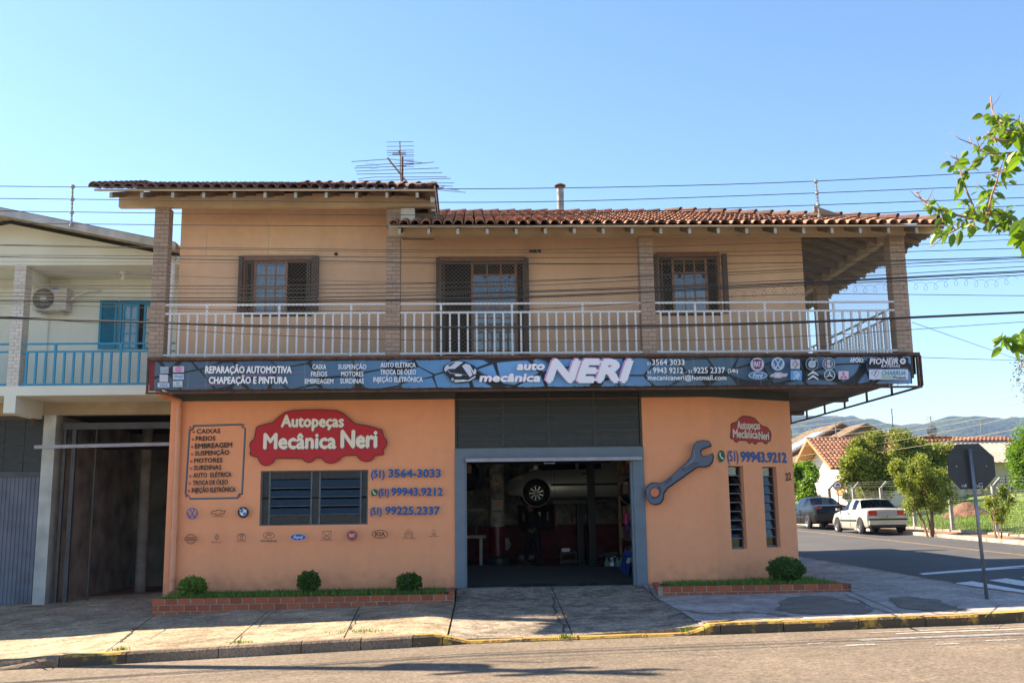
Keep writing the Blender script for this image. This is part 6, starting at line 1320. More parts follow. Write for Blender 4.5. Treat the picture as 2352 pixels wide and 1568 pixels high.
for (y0, y1) in ((hy0 - .4, yc), (hy1 + .4, yc)): obj('orange_eave', MB().add([(hx - 1.0, y0, ez - .04), (hx, y0, ez - .04), (hx, y1, rz_ - .05), (hx - 1.0, y1, rz_ - .05), (hx - 1.02, y0, ez + .1), (hx - 1.02, y1, rz_ + .08), (hx - 1.02, y1, rz_ - .14), (hx - 1.02, y0, ez - .12)], [(0, 1, 2, 3), (4, 5, 6, 7)]), ORW, H1)
bx('porch_band', hx - .08, hx - .01, hy0 + .2, hy0 + 1.6, 2.35, 3.0, ORW, H1); bx('window', hx - .05, hx - .012, hy1 - 2.4, hy1 - 1.2, 1.6, 2.4, DARKI, H1); bx('window_sill', hx - .1, hx - .01, hy1 - 2.5, hy1 - 1.1, 1.52, 1.6, ORW, H1)
capr = MB()
for i in range(22): capr.lathe([(0, 0)] and [(.12, .0), (.10, .38)], (hx - 1.0 + i * .42, yc, rz_ + .0), 8, axis='x')
tag(obj('ridge_tiles', capr, RT, H1), kind='stuff')
# brown roofed house with solar panel
BRT = mat('brown_tile', (.26, .19, .13), .9, noise=[(5, .6, 1.25)], island=.25); BW = mat('beige_wall', (.38, .29, .2), .9, noise=[(2, .85, 1.05)]); BRD = mat('brown_barge', (.10, .05, .035), .8)
H2 = thing('brown_roofed_house', 'large house with two staggered brown gables and a solar panel behind the white gable house', 'house', (30, 62, 2))
def gable(px_pk, py_pk, px_e, py_e, Y, xr, rows, eavez=None, dep=9):
    pk_, e_ = at(px_pk, py_pk, Y), at(px_e, py_e, Y); sl2 = (pk_.z - e_.z) / (pk_.x - e_.x); xre = pk_.x + xr; zre = pk_.z - xr * sl2
    bb = roof_slope((e_.x, Y + dep, e_.z), (e_.x, Y, e_.z), (pk_.x, Y, pk_.z), (pk_.x, Y + dep, pk_.z), H2, BRT, rows=18, r=.12, pitch=.3); roof_slope((xre, Y, zre), (xre, Y + dep, zre), (pk_.x, Y + dep, pk_.z), (pk_.x, Y, pk_.z), H2, BRT, rows=6, r=.12, pitch=.3)
    obj('barge_board', MB().hexa([(e_.x, Y - .05, e_.z - .32), (pk_.x, Y - .05, pk_.z - .32), (pk_.x, Y, pk_.z - .32), (e_.x, Y, e_.z - .32)], [(e_.x, Y - .05, e_.z - .02), (pk_.x, Y - .05, pk_.z - .02), (pk_.x, Y, pk_.z - .02), (e_.x, Y, e_.z - .02)]), BRD, H2); obj('barge_board', MB().hexa([(pk_.x, Y - .05, pk_.z - .32), (xre, Y - .05, zre - .32), (xre, Y, zre - .32), (pk_.x, Y, pk_.z - .32)], [(pk_.x, Y - .05, pk_.z - .02), (xre, Y - .05, zre - .02), (xre, Y, zre - .02), (pk_.x, Y, pk_.z - .02)]), BRD, H2)
    g = MB(); xa = e_.x + .5; xb = xre - .3; g.add([(x, y, z) for y in (Y + .8, Y + dep) for (x, z) in ((xa, .5), (xb, .5), (xb, zre - .1 + .3 * sl2), (pk_.x, pk_.z - .1), (xa, e_.z - .1 + .5 * sl2))], [(0, 1, 2, 3, 4), (9, 8, 7, 6, 5), (1, 6, 7, 2), (0, 4, 9, 5)]); obj('wall', g, BW, H2); return pk_, e_, sl2
pa = gable(1934, 972, 1800, 1052, 64, 2.2, 18); pb = gable(1990, 973, 1812, 1072, 60, 2.0, 18)
pk_, e_, sl2 = pa; xa = e_.x + .8; xb = pk_.x - 1.3
sp_ = obj('solar_panel', MB().hexa([(xa, 64.4, e_.z + .8 * sl2 + .12), (xb, 64.4, pk_.z - 1.3 * sl2 + .12), (xb, 68, pk_.z - 1.3 * sl2 + .12), (xa, 68, e_.z + .8 * sl2 + .12)], [(xa, 64.4, e_.z + .8 * sl2 + .2), (xb, 64.4, pk_.z - 1.3 * sl2 + .2), (xb, 68, pk_.z - 1.3 * sl2 + .2), (xa, 68, e_.z + .8 * sl2 + .2)]), mat('solar_glass', (.30, .38, .50), .12, spec=1), H2)
# cream bungalow
CW = mat('cream_wall', (.52, .45, .30), .9, noise=[(2, .85, 1.05)], streak=(1.5, .9)); CORR = mat('weathered_corrugated', (.36, .31, .26), .9, noise=[(3, .7, 1.15)], island=.12)
YH = 40.0; q = lambda px, py, Y=YH: at(px, py, Y)
H3 = thing('cream_bungalow', 'long cream bungalow with a pale corrugated roof and terracotta ridge beyond the lawn', 'house', (q(2230, 1160).x, YH, 1.5))
xa, xb = q(2125, 1160).x, q(2420, 1160).x; zb0 = q(2200, 1166).z; zt0 = q(2330, 1062).z
xc = q(2165, 1160).x
wall('wall', (xa, YH, 0), (1, 0, 0), xb - xa, zb0 - 1, zt0 + .1, [(q(2222, 1160).x - xa, q(2262, 1160).x - xa, q(2240, 1140).z, q(2240, 1095).z), (q(2296, 1160).x - xa, q(2330, 1160).x - xa, q(2310, 1140).z, q(2310, 1092).z)], .2, CW, H3)
for (a, b) in ((2222, 2262), (2296, 2330)):
    o = obj('window', MB().box(q(a, 1100).x, q(b, 1100).x, YH + .05, YH + .1, q(2240, 1140).z, q(2240, 1136).z).box((q(a, 1100).x + q(b, 1100).x) / 2 - .03, (q(a, 1100).x + q(b, 1100).x) / 2 + .03, YH + .05, YH + .1, q(2240, 1136).z, q(2240, 1094).z), GALV, H3)
    for k in range(4): x0_, x1_ = q(a, 1100).x, q(b, 1100).x; bx('pane', x0_ + k * (x1_ - x0_) / 4 + .02, x0_ + (k + 1) * (x1_ - x0_) / 4 - .02, YH + .11, YH + .12, q(2240, 1139).z, q(2240, 1093).z, GLB, o)
zr0 = q(2300, 1016, YH + 4).z; xs_ = [xa - .5 + i * .16 for i in range(int((xb - xa + 1.5) / .16))]; g = MB(); vs = []
for i, x in enumerate(xs_): d = .03 * (i % 2); vs += [(x, YH - .7, zt0 + d), (x, YH + 1.3, zt0 + (zr0 - zt0) * .43 + d + .03), (x, YH + 1.3, zt0 + (zr0 - zt0) * .43 + d), (x, YH + 4, zr0 + d)]
g.add(vs, [f for i in range(len(xs_) - 1) for f in ((4 * i, 4 * i + 4, 4 * i + 5, 4 * i + 1), (4 * i + 2, 4 * i + 6, 4 * i + 7, 4 * i + 3))]); obj('corrugated_roof', g, CORR, H3)
z2 = q(2300, 1004, YH + 5.2).z; roof_slope((xa + .2, YH + 4.0, zr0 + .12), (q(2334, 1010, YH + 4).x, YH + 4.0, zr0 + .12), (q(2334, 1010, YH + 4).x, YH + 5.4, z2), (xa + .2, YH + 5.4, z2), H3, RT, rows=3, r=.11, pitch=.26)
bx('rear_wall', xa, xb, YH + 7, YH + 7.2, zb0 - 1, zr0 - .3, CW, H3)
HX = mat('pale_blue_gate', (.25, .45, .55), .6)
# aerials and poles on the far roofs
for (px, y0, y1, Y, lab) in ((1919, 960, 1075, 50, 'thin pale pole rising in front of the brown gables'), (2048, 938, 985, 55, 'dark leaning pole above the tree tops'), (2252, 966, 1004, 45, 'small pale mast on the bungalow ridge'), (2137, 955, 990, 48, 'far comb aerial above the bungalow')):
    a, b = at(px, y0, Y), at(px + 3, y1, Y); t = thing('roof_mast', lab, 'mast', tuple(b)); obj('pole', MB().tube([b - Vector((0, 0, .6)), a], .035, 6), GALV if px != 2048 else BLACK, t)
    if px == 2137:
        for k in range(4): c = at(px, 957 + k * 5, Y); obj('rod', MB().tube([c - Vector((.35, 0, 0)), c + Vector((.35, 0, 0))], .012, 4), GALV, t)
    if px == 2252: c = at(px, 966, Y); obj('arm', MB().tube([c, c + Vector((.6, 0, .14))], .03, 5), GALV, t)
dsh = at(2143, 989, 46); tag(obj('satellite_dish', MB().lathe([(0, 0), (.2, .03), (.38, .12)], tuple(dsh), 16, axis='y'), GALV), 'small grey satellite dish above the trees', 'dish')
# wires down the side street
for k, (l, r_) in enumerate((((1813, 973), (2352, 872)), ((1815, 982), (2352, 896)), ((1815, 998), (2352, 915)), ((1815, 1012), (2352, 927)), ((1815, 1028), (2352, 935)), ((1815, 1050), (2352, 946)), ((1818, 1062), (2352, 975)))):
    n = 16; pts = []
    for i in range(n + 1): t = i / n; pts.append(at(l[0] + (r_[0] - l[0] + 150) * t, l[1] + (r_[1] - l[1]) * t * 1.28 + 10 * math.sin(math.pi * t), 34 - 12 * t))
    tag(obj('street_wire', MB().tube(pts, .011, 4), mat('wire_pale', (.35, .3, .22), .6)), ['highest', 'second', 'third', 'fourth', 'fifth', 'sixth', 'lowest'][k] + ' pale wire over the side street', 'wire', 'wires over the side street')
for (a, b) in (((2095, 740), (2352, 830)), ((2095, 820), (2352, 828))): tag(obj('service_wire', MB().tube([at(*a, -1), at(*b, 6)], .006, 4), BLACK), 'thin service wire leaving the workshop corner ' + ('steeply' if a[1] == 740 else 'almost level'), 'wire')
# hills
HL = [(-1400, 990), (-400, 985), (300, 975), (900, 968), (1300, 962), (1600, 970), (1740, 966), (1813, 961), (1858, 957), (1926, 957), (1948, 962), (1967, 970), (2013, 973), (2091, 975), (2138, 975), (2163, 965), (2191, 961), (2247, 960), (2297, 964), (2334, 967), (2420, 960), (2600, 950), (3000, 960), (3800, 985)]
def hillmat():
    M = mat('wooded_hill', (.035, .055, .03), 1, noise=[(.012, .6, 1.35), (.06, .5, 1.5), (.2, .6, 1.4)], bump=(.08, 1, 14)); return M
def hillmesh(D, f, seed, base=-10):
    random.seed(seed); vs = []; nx, ny = 240, 14
    ph = [U(0, 6) for _ in range(8)]
    for i in range(nx + 1):
        px = -1400 + 5200 * i / nx; k = 0
        while k < len(HL) - 2 and px > HL[k + 1][0]: k += 1
        t = (px - HL[k][0]) / (HL[k + 1][0] - HL[k][0]); t = t * t * (3 - 2 * t); py = HL[k][1] + (HL[k + 1][1] - HL[k][1]) * t
        P = at(px, py, D); top = P.z * f(px); top += 2.2 * math.sin(px * .11 + ph[0]) + 1.5 * math.sin(px * .31 + ph[1])
        for j in range(ny + 1):
            s = j / ny; h = base + (top - base) * (math.sin(s * math.pi / 2) ** .9)
            sc = (D - 700 * (1 - s)) / D; xx = P.x * sc + 30 * math.sin(px * .02 + s * 6 + ph[2]); h += (1 - s) * s * 30 * math.sin(px * .035 + ph[3] + s * 4)
            vs.append((xx, -19.7 + (D + 19.7) * sc, h))
    n = ny + 1; return MB().add(vs, [(i * n + j, (i + 1) * n + j, (i + 1) * n + j + 1, i * n + j + 1) for i in range(nx) for j in range(ny)])
tag(obj('hills', hillmesh(2300, lambda p: 1.0, 3), hillmat(), smooth=True), 'long wooded hills on the horizon', kind='structure')
tag(obj('near_hills', hillmesh(1500, lambda p: .36 + .12 * math.sin(p * .006 + 1.8), 5), hillmat(), smooth=True), 'lower wooded foothills in front of the hills', kind='structure')
random.seed(11)
# ------------------------------------------------------------------ branches reaching in from the right, close to the camera
BRL = leafmat('branch_leaf', (.13, .22, .022), .4, .4); BRT_ = mat('branch_bark', (.28, .15, .09), .8, noise=[(30, .7, 1.2)])
YB = -13.6
bt = thing('street_tree', 'leafy branches with glossy green leaves reaching in from the right edge', 'tree', (5.4, -13.0, -.3))
obj('trunk', MB().tube([(5.4, -13.0, -.5), (5.35, -13.1, 1.6), (5.0, -13.2, 3.0)], [.12, .10, .07], 8), BRT_, bt)
Z7 = lambda x, y: (3700 / 1.7415 + x * .25637, 350 / 1.7415 + y * .25637)
tw = [[(1250, 1380), (820, 1290), (600, 1230), (460, 1185), (330, 1155), (150, 1110), (40, 1060), (-40, 990), (-90, 930)], [(460, 1185), (430, 1060), (370, 920), (320, 760), (280, 640), (272, 590)], [(540, 1210), (600, 960), (640, 850), (660, 770), (640, 740)], [(440, 1200), (330, 1240), (250, 1290), (180, 1320), (130, 1370)],
      [(1200, 1290), (880, 1220), (720, 1160), (600, 1130), (540, 1120)], [(1250, 520), (850, 430), (740, 330), (640, 290), (600, 200), (588, 80)], [(850, 430), (700, 370), (600, 200)], [(1250, 600), (820, 580), (700, 590), (570, 596), (480, 560), (420, 510), (400, 440)], [(800, 480), (700, 475), (620, 450), (560, 395)], [(1100, 420), (830, 400), (845, 250)]]
tw += [[(1300, 2540), (860, 2500 - 0)]]
wood = MB(); pts = []; 
rn = lambda a: U(-a, a)
def W7(x, y, dy=0): return at(*Z7(x, y), YB + dy)
lm = MB()
def leaf(p, d, s, roll):
    d = d.normalized(); a = d.cross(Vector((0, 1, 0))); a = (a if a.length > .1 else Vector((1, 0, 0))).normalized(); nn = a.cross(d).normalized(); a2 = (a * math.cos(roll) + nn * math.sin(roll)); n2 = a2.cross(d).normalized()
    prof = [(0, .0), (.15, .17), (.4, .29), (.65, .27), (.88, .13), (1, 0)]; vs = []
    for (t, w_) in prof: bend = -.35 * t * t * s; c = p + d * (t * s) + Vector((0, 0, bend)); vs += [c + a2 * w_ * s + n2 * .10 * s * (w_ * 3), c, c - a2 * w_ * s + n2 * .10 * s * (w_ * 3)]
    fs = []
    for i in range(5): fs += [(3 * i, 3 * i + 3, 3 * i + 4, 3 * i + 1), (3 * i + 1, 3 * i + 4, 3 * i + 5, 3 * i + 2)]
    lm.add(vs, fs)
for ti, tq in enumerate(tw):
    dy0 = U(-.25, .25); P3 = [W7(x, y, dy0 + .03 * i) for i, (x, y) in enumerate(tq)]
    if ti in (0, 4, 5, 7, 9): P3 = [Vector((5.0, -13.2, 3.0 if ti != 5 else 3.0))] + P3
    n = len(P3); r0 = .013 if ti in (0, 5) else .008; wood.tube(P3, [r0 * (1 - .75 * i / n) for i in range(n)], 6)
    bare = {0: .86, 1: .78, 2: 1, 3: .8, 4: 1, 5: .74, 6: .8, 7: .52, 8: .2, 9: .6}.get(ti, .4)
    for i in range(1 if ti in (0, 4, 5, 7, 9) else 0, n - 1):
        a, b = P3[i], P3[i + 1]; L = (b - a).length; k = max(1, int(L / .05))
        for j in range(k):
            t = (i + j / k) / (n - 1); q = a + (b - a) * (j / k)
            if t > bare:
                if R() < .5: e = Vector((U(-1, 1), U(-.6, .6), U(-.4, 1))).normalized() * U(.03, .09); wood.tube([q, q + e * .6, q + e + Vector((0, 0, .01))], [.003, .002, .0015], 4)
                if R() < .22: leaf(q, Vector((U(-1, 1), U(-.5, .5), U(-.5, .8))), U(.03, .06), U(-1, 1))
                continue
            for _ in range(2):
                d = (b - a).normalized() * .5 + Vector((U(-.7, .7), U(-.7, .5), U(-.9, .35))); leaf(q + Vector((rn(.02), rn(.05), rn(.02))), d, U(.05, .09), U(-1.2, 1.2))
for tq in tw:
    P3 = [W7(x, y, U(-.2, .2)) for (x, y) in tq if x < 1250]
    for a, b in zip(P3[:-1], P3[1:]):
        for k in range(max(1, int((b - a).length / .075))):
            q = a.lerp(b, R()); e = Vector((U(-1, .6), U(-.8, .6), U(-.7, .9))).normalized() * U(.07, .17); bare_ = P3.index(b) > len(P3) * .72
            wood.tube([q, q + e * .5 + Vector((0, 0, -.01)), q + e], [.004, .003, .0015], 4)
            for j in range(0 if bare_ and R() < .8 else 4): leaf(q + e * ((j + .5) / 6), e.normalized() * .4 + Vector((U(-.8, .8), U(-.8, .8), U(-.9, .5))), U(.045, .085), U(-1.2, 1.2))
for _ in range(210):       # denser mass at the picture's edge
    x, y = (U(780, 1500), U(380, 700)) if R() < .42 else (U(800, 1600), U(1150, 1420))
    if x < 860 and y > 640: continue
    q = W7(x, y, U(-.3, .3)); leaf(q, Vector((U(-1, .6), U(-.7, .6), U(-1, .3))), U(.08, .13), U(-1, 1))
for _ in range(46): q = W7(U(740, 1100), U(1640 + 0, 1700 + 0) + 560 * 0 + 560 - 560, U(-.2, .2)) if False else at(U(2300, 2420), U(755, 800), YB); leaf(q, Vector((U(-1, .6), U(-.7, .6), U(-1, .3))), U(.06, .10), U(-1, 1))
obj('branches', wood, BRT_, bt, smooth=True); obj('leaves', lm, BRL, bt)
# ------------------------------------------------------------------ inside the garage
FZ = .105
def i8(x, y, Y): return at((1820 + x / 2.904) / 1.7415, (1820 + y / 2.904) / 1.7415, Y)
cxp = i8(487, 700, 6.5)
col_ = thing('round_column', 'round column inside the garage, white above and maroon below', 'column', (cxp.x, 6.5, FZ)); zc = i8(487, 828, 6.3).z
obj('upper_shaft', MB().lathe([(.2, zc), (.2, 3.94)], (cxp.x, 6.5, 0), 24), INW, col_, smooth=True); obj('lower_shaft', MB().lathe([(.203, FZ), (.203, zc)], (cxp.x, 6.5, 0), 24), mat('maroon_gloss', (.16, .02, .022), .35, noise=[(4, .6, 1.2)]), col_, smooth=True)
NA = Art((0, 6.28, 0), (1, 0, 0), (0, 0, 1), T=(1820 / 1.7415, 1820 / 1.7415, 1 / 5.0573), first=.002)
NA.rect(440, 236, 518, 354, (176, 160, 60)); NA.rect(450, 246, 508, 342, (196, 188, 150)); NA.poly([(466, 256), (496, 256), (496, 300), (481, 322), (466, 300)], (150, 20, 24)); NA.stroke([(481, 262), (481, 296)], 8, (220, 215, 205))
t1 = tag(NA.out('extinguisher_notice'), 'small yellow and red fire extinguisher notice on the column', 'notice')
NA.rect(420, 502, 566, 648, (20, 92, 62)); NA.rect(428, 512, 560, 638, (190, 180, 176)); NA.poly([(505, 530), (535, 522), (512, 566), (530, 562), (476, 618), (494, 578), (478, 582)], (206, 160, 40))
for k in range(9): NA.stroke([(440, 524 + k * 11), (550, 522 + k * 11)], 2, (150, 60, 66))
tag(NA.out('safety_notice'), 'white safety notice with a green border and lightning bolt on the column', 'notice')
# lifted car and two post lift
hat = [(-2.05, .45, .85, .86, .70, .72, .72), (-1.95, .3, .95, 1.0, .78, .78, .70), (-1.5, .25, .96, 1.35, .82, .80, .62), (-1.2, .22, .96, 1.42, .83, .81, .62), (-1.1, .2, .96, 1.43, .83, .81, .62), (-.5, .2, .95, 1.46, .83, .81, .62), (-.4, .2, .95, 1.46, .83, .81, .62), (.1, .2, .94, 1.46, .83, .81, .62), (.2, .2, .94, 1.46, .83, .81, .62), (.5, .2, .93, 1.42, .83, .80, .62), (1.15, .2, .92, .98, .83, .79, .70), (1.3, .22, .90, .92, .83, .78, .70), (1.75, .24, .78, .80, .80, .74, .66), (2.0, .28, .64, .66, .72, .66, .6), (2.1, .36, .5, .52, .58, .55, .5), (2.12, .4, .46, .47, .5, .5, .45)]
wc = i8(945, 440, 7.4); LZ = wc.z - .31
cyar = 7.4 + .88; cxo = wc.x + 1.28
c3 = car('lifted_hatchback', 'silver grey hatchback raised on the lift, its front wheel facing the doorway', (cxo, cyar, LZ), math.pi, PS, hat, (-1.35, 1.28), r=.31, glass_side=(2, 3, 5, 6, 8, 9), rear_glass=(1,), front_glass=(9,), W=.83, spokes=9, lamp_rects=[])
obj('headlamp', MB().hexa([(1.62, -.80, .66), (1.95, -.68, .60), (1.95, -.62, .60), (1.62, -.70, .66)], [(1.66, -.80, .80), (1.97, -.66, .68), (1.97, -.6, .68), (1.66, -.70, .80)]), mat('headlamp_glass', (.75, .6, .45), .1, spec=1), c3, local=True)
obj('headlamp', MB().hexa([(1.62, .70, .66), (1.95, .62, .60), (1.95, .68, .60), (1.62, .80, .66)], [(1.66, .70, .80), (1.97, .6, .68), (1.97, .66, .68), (1.66, .80, .80)]), MATS['headlamp_glass'], c3, local=True)
obj('door_seam', MB().box(.88, .886, .868, .885, .28, .94).box(-.22, -.214, .868, .885, .28, .94), PLA, c3, local=True); obj('underbody', MB().box(-1.0, .95, -.6, .6, .14, .21), PLA, c3, local=True)
LFT = mat('lift_dark_paint', (.022, .022, .026), .4, noise=[(5, .7, 1.3)])
lf = thing('car_lift', 'black two post car lift holding up the silver hatchback', 'lift', (3.5, 8.2, FZ))
for (zx0, zx1, Y) in ((1555, 1638, 7.2), (1424, 1500, 9.6)):
    a, b = i8(zx0, 900, Y).x, i8(zx1, 900, Y).x; bx('lift_post', a, b, Y, Y + .3, FZ, 3.3, LFT, lf); bx('base_plate', a - .15, b + .15, Y - .1, Y + .4, FZ, FZ + .03, LFT, lf)
    bx('lift_arm', a - .9, b + .6, Y + (.32 if Y < 8 else -.2), Y + (.42 if Y < 8 else -.1), LZ + .02, LZ + .12, LFT, lf)
bx('cross_beam', i8(1424, 900, 9.6).x, i8(1638, 900, 7.2).x, 7.3, 9.7, 3.3, 3.4, LFT, lf)
# rear of a second lifted car at the left
c4 = thing('lifted_dark_car', 'dark car with a red lamp raised at the left of the garage', 'car', (-1.3, 7.5, 1.6)); e = i8(285, 250, 6.9); zb_, zt2 = i8(200, 415, 6.9).z, i8(200, 100, 6.9).z
mb = MB(); secs = []
for (dx, w_, z0, z1) in ((0, .55, zb_ + .25, zt2 - .15), (-.12, .72, zb_ + .05, zt2), (-.5, .8, zb_, zt2 + .1), (-1.6, .82, zb_, zt2 + .45), (-3.4, .82, zb_, zt2 + .4), (-4.1, .7, zb_ + .1, zt2)):
    secs.append([(e.x + dx, 7.75 + w_ * cc, z) for (cc, z) in ((-1, z0), (-1.05, (z0 + z1) / 2), (-.95, z1), (.95, z1), (1.05, (z0 + z1) / 2), (1, z0))])
for i in range(5): mb.add(secs[i] + secs[i + 1], [(k, (k + 1) % 6, (k + 1) % 6 + 6, k + 6) for k in range(6)])
mb.add(secs[0], [tuple(range(6))]); obj('body', mb, PB, c4, smooth=True); ra = i8(150, 140, 6.9); bx('rear_lamp', ra.x - .15, ra.x + .1, 6.92, 6.99, ra.z - .16, ra.z + .16, REDL, c4)
# workbench
Yb = 5.3; ta, tb_ = i8(100, 948, Yb), i8(360, 948, Yb)
wb_ = thing('workbench', 'pale topped workbench just inside the left of the doorway', 'bench', (ta.x, Yb, FZ)); bx('bench_top', ta.x - 1.2, tb_.x, Yb, Yb + .7, ta.z - .035, ta.z + .035, mat('bench_wood', (.42, .34, .2), .7, noise=[(8, .7, 1.1)]), wb_)
for x in (ta.x - 1.1, tb_.x - .16): bx('leg', x, x + .07, Yb + .05, Yb + .12, FZ, ta.z - .036, GALV, wb_); bx('leg', x, x + .07, Yb + .55, Yb + .62, FZ, ta.z - .036, GALV, wb_)
vs_ = thing('bench_drill', 'dark drill stand on the workbench', 'tool', (ta.x + .3, Yb + .3, ta.z)); obj('stand_pole', MB().tube([(ta.x + .32, Yb + .3, ta.z + .035), (ta.x + .32, Yb + .3, i8(185, 640, Yb).z)], .012, 6), GALV, vs_); bx('drill_head', ta.x - .0, ta.x + .5, Yb + .2, Yb + .4, i8(185, 660, Yb).z, i8(185, 615, Yb).z, LFT, vs_)
# drum, mufflers, trays, box
def i8f(x, y): 
    d = ray((1820 + x / 2.904) / 1.7415, (1820 + y / 2.904) / 1.7415); t = (FZ - CP.z) / d.z; return CP + d * t
q = i8f(510, 1335); bk = thing('round_bin', 'dark green round bin on the garage floor beside the column', 'bin', tuple(q)); obj('bin_body', MB().lathe([(.17, .0), (.25, .1), (.27, .28), (.24, .34), (.22, .33), (.2, .1)], tuple(q), 20), mat('bin_green', (.02, .045, .04), .4), bk, smooth=True); obj('bin_handle', MB().tube([(q.x - .2, q.y, q.z + .32), (q.x, q.y - .05, q.z + .5), (q.x + .25, q.y, q.z + .25)], .012, 6), LFT, bk)
SILV = mat('silencer_steel', (.5, .52, .53), .35, metal=.6)
for k, (x0, x1, y) in enumerate(((755, 800, 1190), (848, 908, 1180))):
    a, b = i8(x0, y, 9.8), i8(x1, y, 9.8); tag(obj('silencer', MB().tube([a - Vector((.04, 0, 0)), a, b, b + Vector((.04, 0, 0))], [.03, .10, .10, .03], 14), SILV), 'silver exhaust silencer lying on the garage floor, ' + ('left one' if k == 0 else 'right one'), 'silencer', 'exhaust silencers on the floor')
a, b = i8(1240, 1118, 9.2), i8(1335, 1080, 9.2); tag(bx('parts_box', a.x, b.x, 9.2, 9.5, a.z, b.z, SILV), 'pale box on the dark trolley under the lifted car', 'box')
a2_, b2_ = i8(1225, 1190, 9.1), i8(1420, 1122, 9.1); tr_ = thing('trolley', 'dark parts trolley under the lifted car', 'trolley', (a2_.x, 9.2, FZ)); bx('trolley_top', a2_.x, b2_.x, 9.1, 9.7, b2_.z - .05, a.z - .002, LFT, tr_); bx('trolley_base', a2_.x, b2_.x, 9.1, 9.7, FZ, FZ + .08, LFT, tr_)
for x in (a2_.x, b2_.x - .05): bx('trolley_leg', x, x + .05, 9.12, 9.17, FZ + .08, b2_.z - .051, LFT, tr_)
q = i8f(1830, 1365); bt2 = thing('bottle_bag', 'clear plastic bag of pale bottles near the blue box', 'bag', tuple(q))
BOT = mat('bottle_pale', (.35, .42, .4), .3)
for dx in (-.13, 0, .13, .22): obj('bottle', MB().lathe([(0, 0), (.055, 0), (.055, .26), (.02, .32), (.02, .36), (0, .36)], (q.x + dx, q.y + U(-.05, .05), q.z), 12), BOT, bt2, smooth=True)
obj('bag_film', MB().lathe([(.22, 0), (.3, .12), (.27, .3), (.2, .38), (.3, .42)], (q.x + .02, q.y, q.z), 16), glass('bag_film', (.8, .9, .9), .12, .25), bt2, smooth=True)
f0, f1, f2, f3 = i8f(1895, 1415), i8f(2000, 1443), i8(2062, 1120, 2.6), i8(1975, 1100, 2.6)
pts = [f0, f1, f2, f3]; nn = Vector((0, .14, 0)); cb = thing('blue_carton', 'flat blue cardboard box leaning beside the right door jamb', 'box', tuple(f1))
obj('carton', MB().add([p for p in pts] + [p + nn for p in pts], [(0, 1, 2, 3), (7, 6, 5, 4), (0, 4, 5, 1), (1, 5, 6, 2), (2, 6, 7, 3), (3, 7, 4, 0)]), mat('blue_card', (.02, .06, .28), .6, noise=[(6, .8, 1.1)]), cb)
obj('carton_label', MB().add([f1 + (f2 - f1) * t + Vector((dx, -.004, 0)) for t, dx in ((.58, -.09), (.58, -.02), (.78, -.02), (.78, -.09))], [(0, 1, 2, 3)]), WHITEP, cb)
# shelving on the right wall
sx0, sx1 = 3.42, 3.75
sh_ = thing('tool_shelving', 'tall shelving full of boxes and tools inside the right of the doorway', 'shelf', (3.6, 3.5, FZ)); WOODL = mat('shelf_wood', (.34, .22, .11), .7, noise=[(8, .7, 1.2)])
sxa = i8(1905, 800, 5.2).x
bx('shelf_upright', sxa, sxa + .06, 5.2, 5.26, FZ, 3.3, WOODL, sh_); bx('shelf_upright', sxa + .35, sxa + .40, 2.6, 2.66, FZ, 3.3, WOODL, sh_); bx('shelf_back', sxa + .9, sxa + .92, 2.6, 5.26, FZ, 3.3, DARKI, sh_)
for z in (.35, .85, 1.28, 1.9, 2.4, 2.85):
    bx('shelf_board', sxa, sxa + .9, 2.66, 5.2, z, z + .03, WOODL, sh_)
cols_ = [(.35, .05, .05), (.45, .40, .3), (.10, .12, .3), (.5, .5, .45), (.3, .18, .08), (.06, .06, .06), (.4, .3, .1)]
k = 0
for z in (.38, .88, 1.31, 1.93, 2.43):
    y = 2.75
    while y < 5.0:
        w_ = U(.12, .34); h = U(.12, .36); c = cols_[int(R() * 7) % 7]; bt_ = bx('stored_box', sxa + .04, sxa + .4, y, y + w_, z + .001, z + h, mat('stored %.2f %.2f' % c[:2], c, .7), sh_); y += w_ + U(.02, .14)
q = i8(1992, 740, 3.2); cup = tag(obj('pink_bottle', MB().lathe([(0, -.12), (.05, -.12), (.06, .1), (.05, .12), (0, .12)], tuple(q), 14), mat('pink_plastic', (.6, .03, .25), .4)), 'pink bottle on a shelf at the right of the doorway', 'bottle')
a, b = i8(1670, 1160, 10.6), i8(1890, 1140, 10.6); tag(obj('exhaust_pipe', MB().tube([a, b], .06, 10), SILV), 'long grey pipe lying along the back wall', 'pipe')
bx_p = i8(735, 575, 10.9); bx_q = i8(1180, 870, 10.9); bo = thing('tool_board', 'dark tool board on the back wall behind the mechanic', 'board', (bx_p.x, 11.3, bx_q.z)); bx('board', bx_p.x, bx_q.x, 11.4, 11.45, bx_q.z, bx_p.z, mat('board_dark', (.05, .028, .02), .8, noise=[(5, .5, 1.5)]), bo)
for k in range(8): x = bx_p.x + .15 + k * .25; bx('hanging_tool', x, x + .05, 11.36, 11.39, bx_q.z + U(.1, .3), bx_p.z - U(.1, .3), GALV if k % 2 else REDL, bo)
tag(obj('white_rag', MB().tube([i8(590, 960, 9.0), i8(612, 1040, 9.0), i8(600, 1100, 9.0)], [.06, .10, .04], 8), CLOTH), 'pale rag hanging behind the maroon column', 'rag')
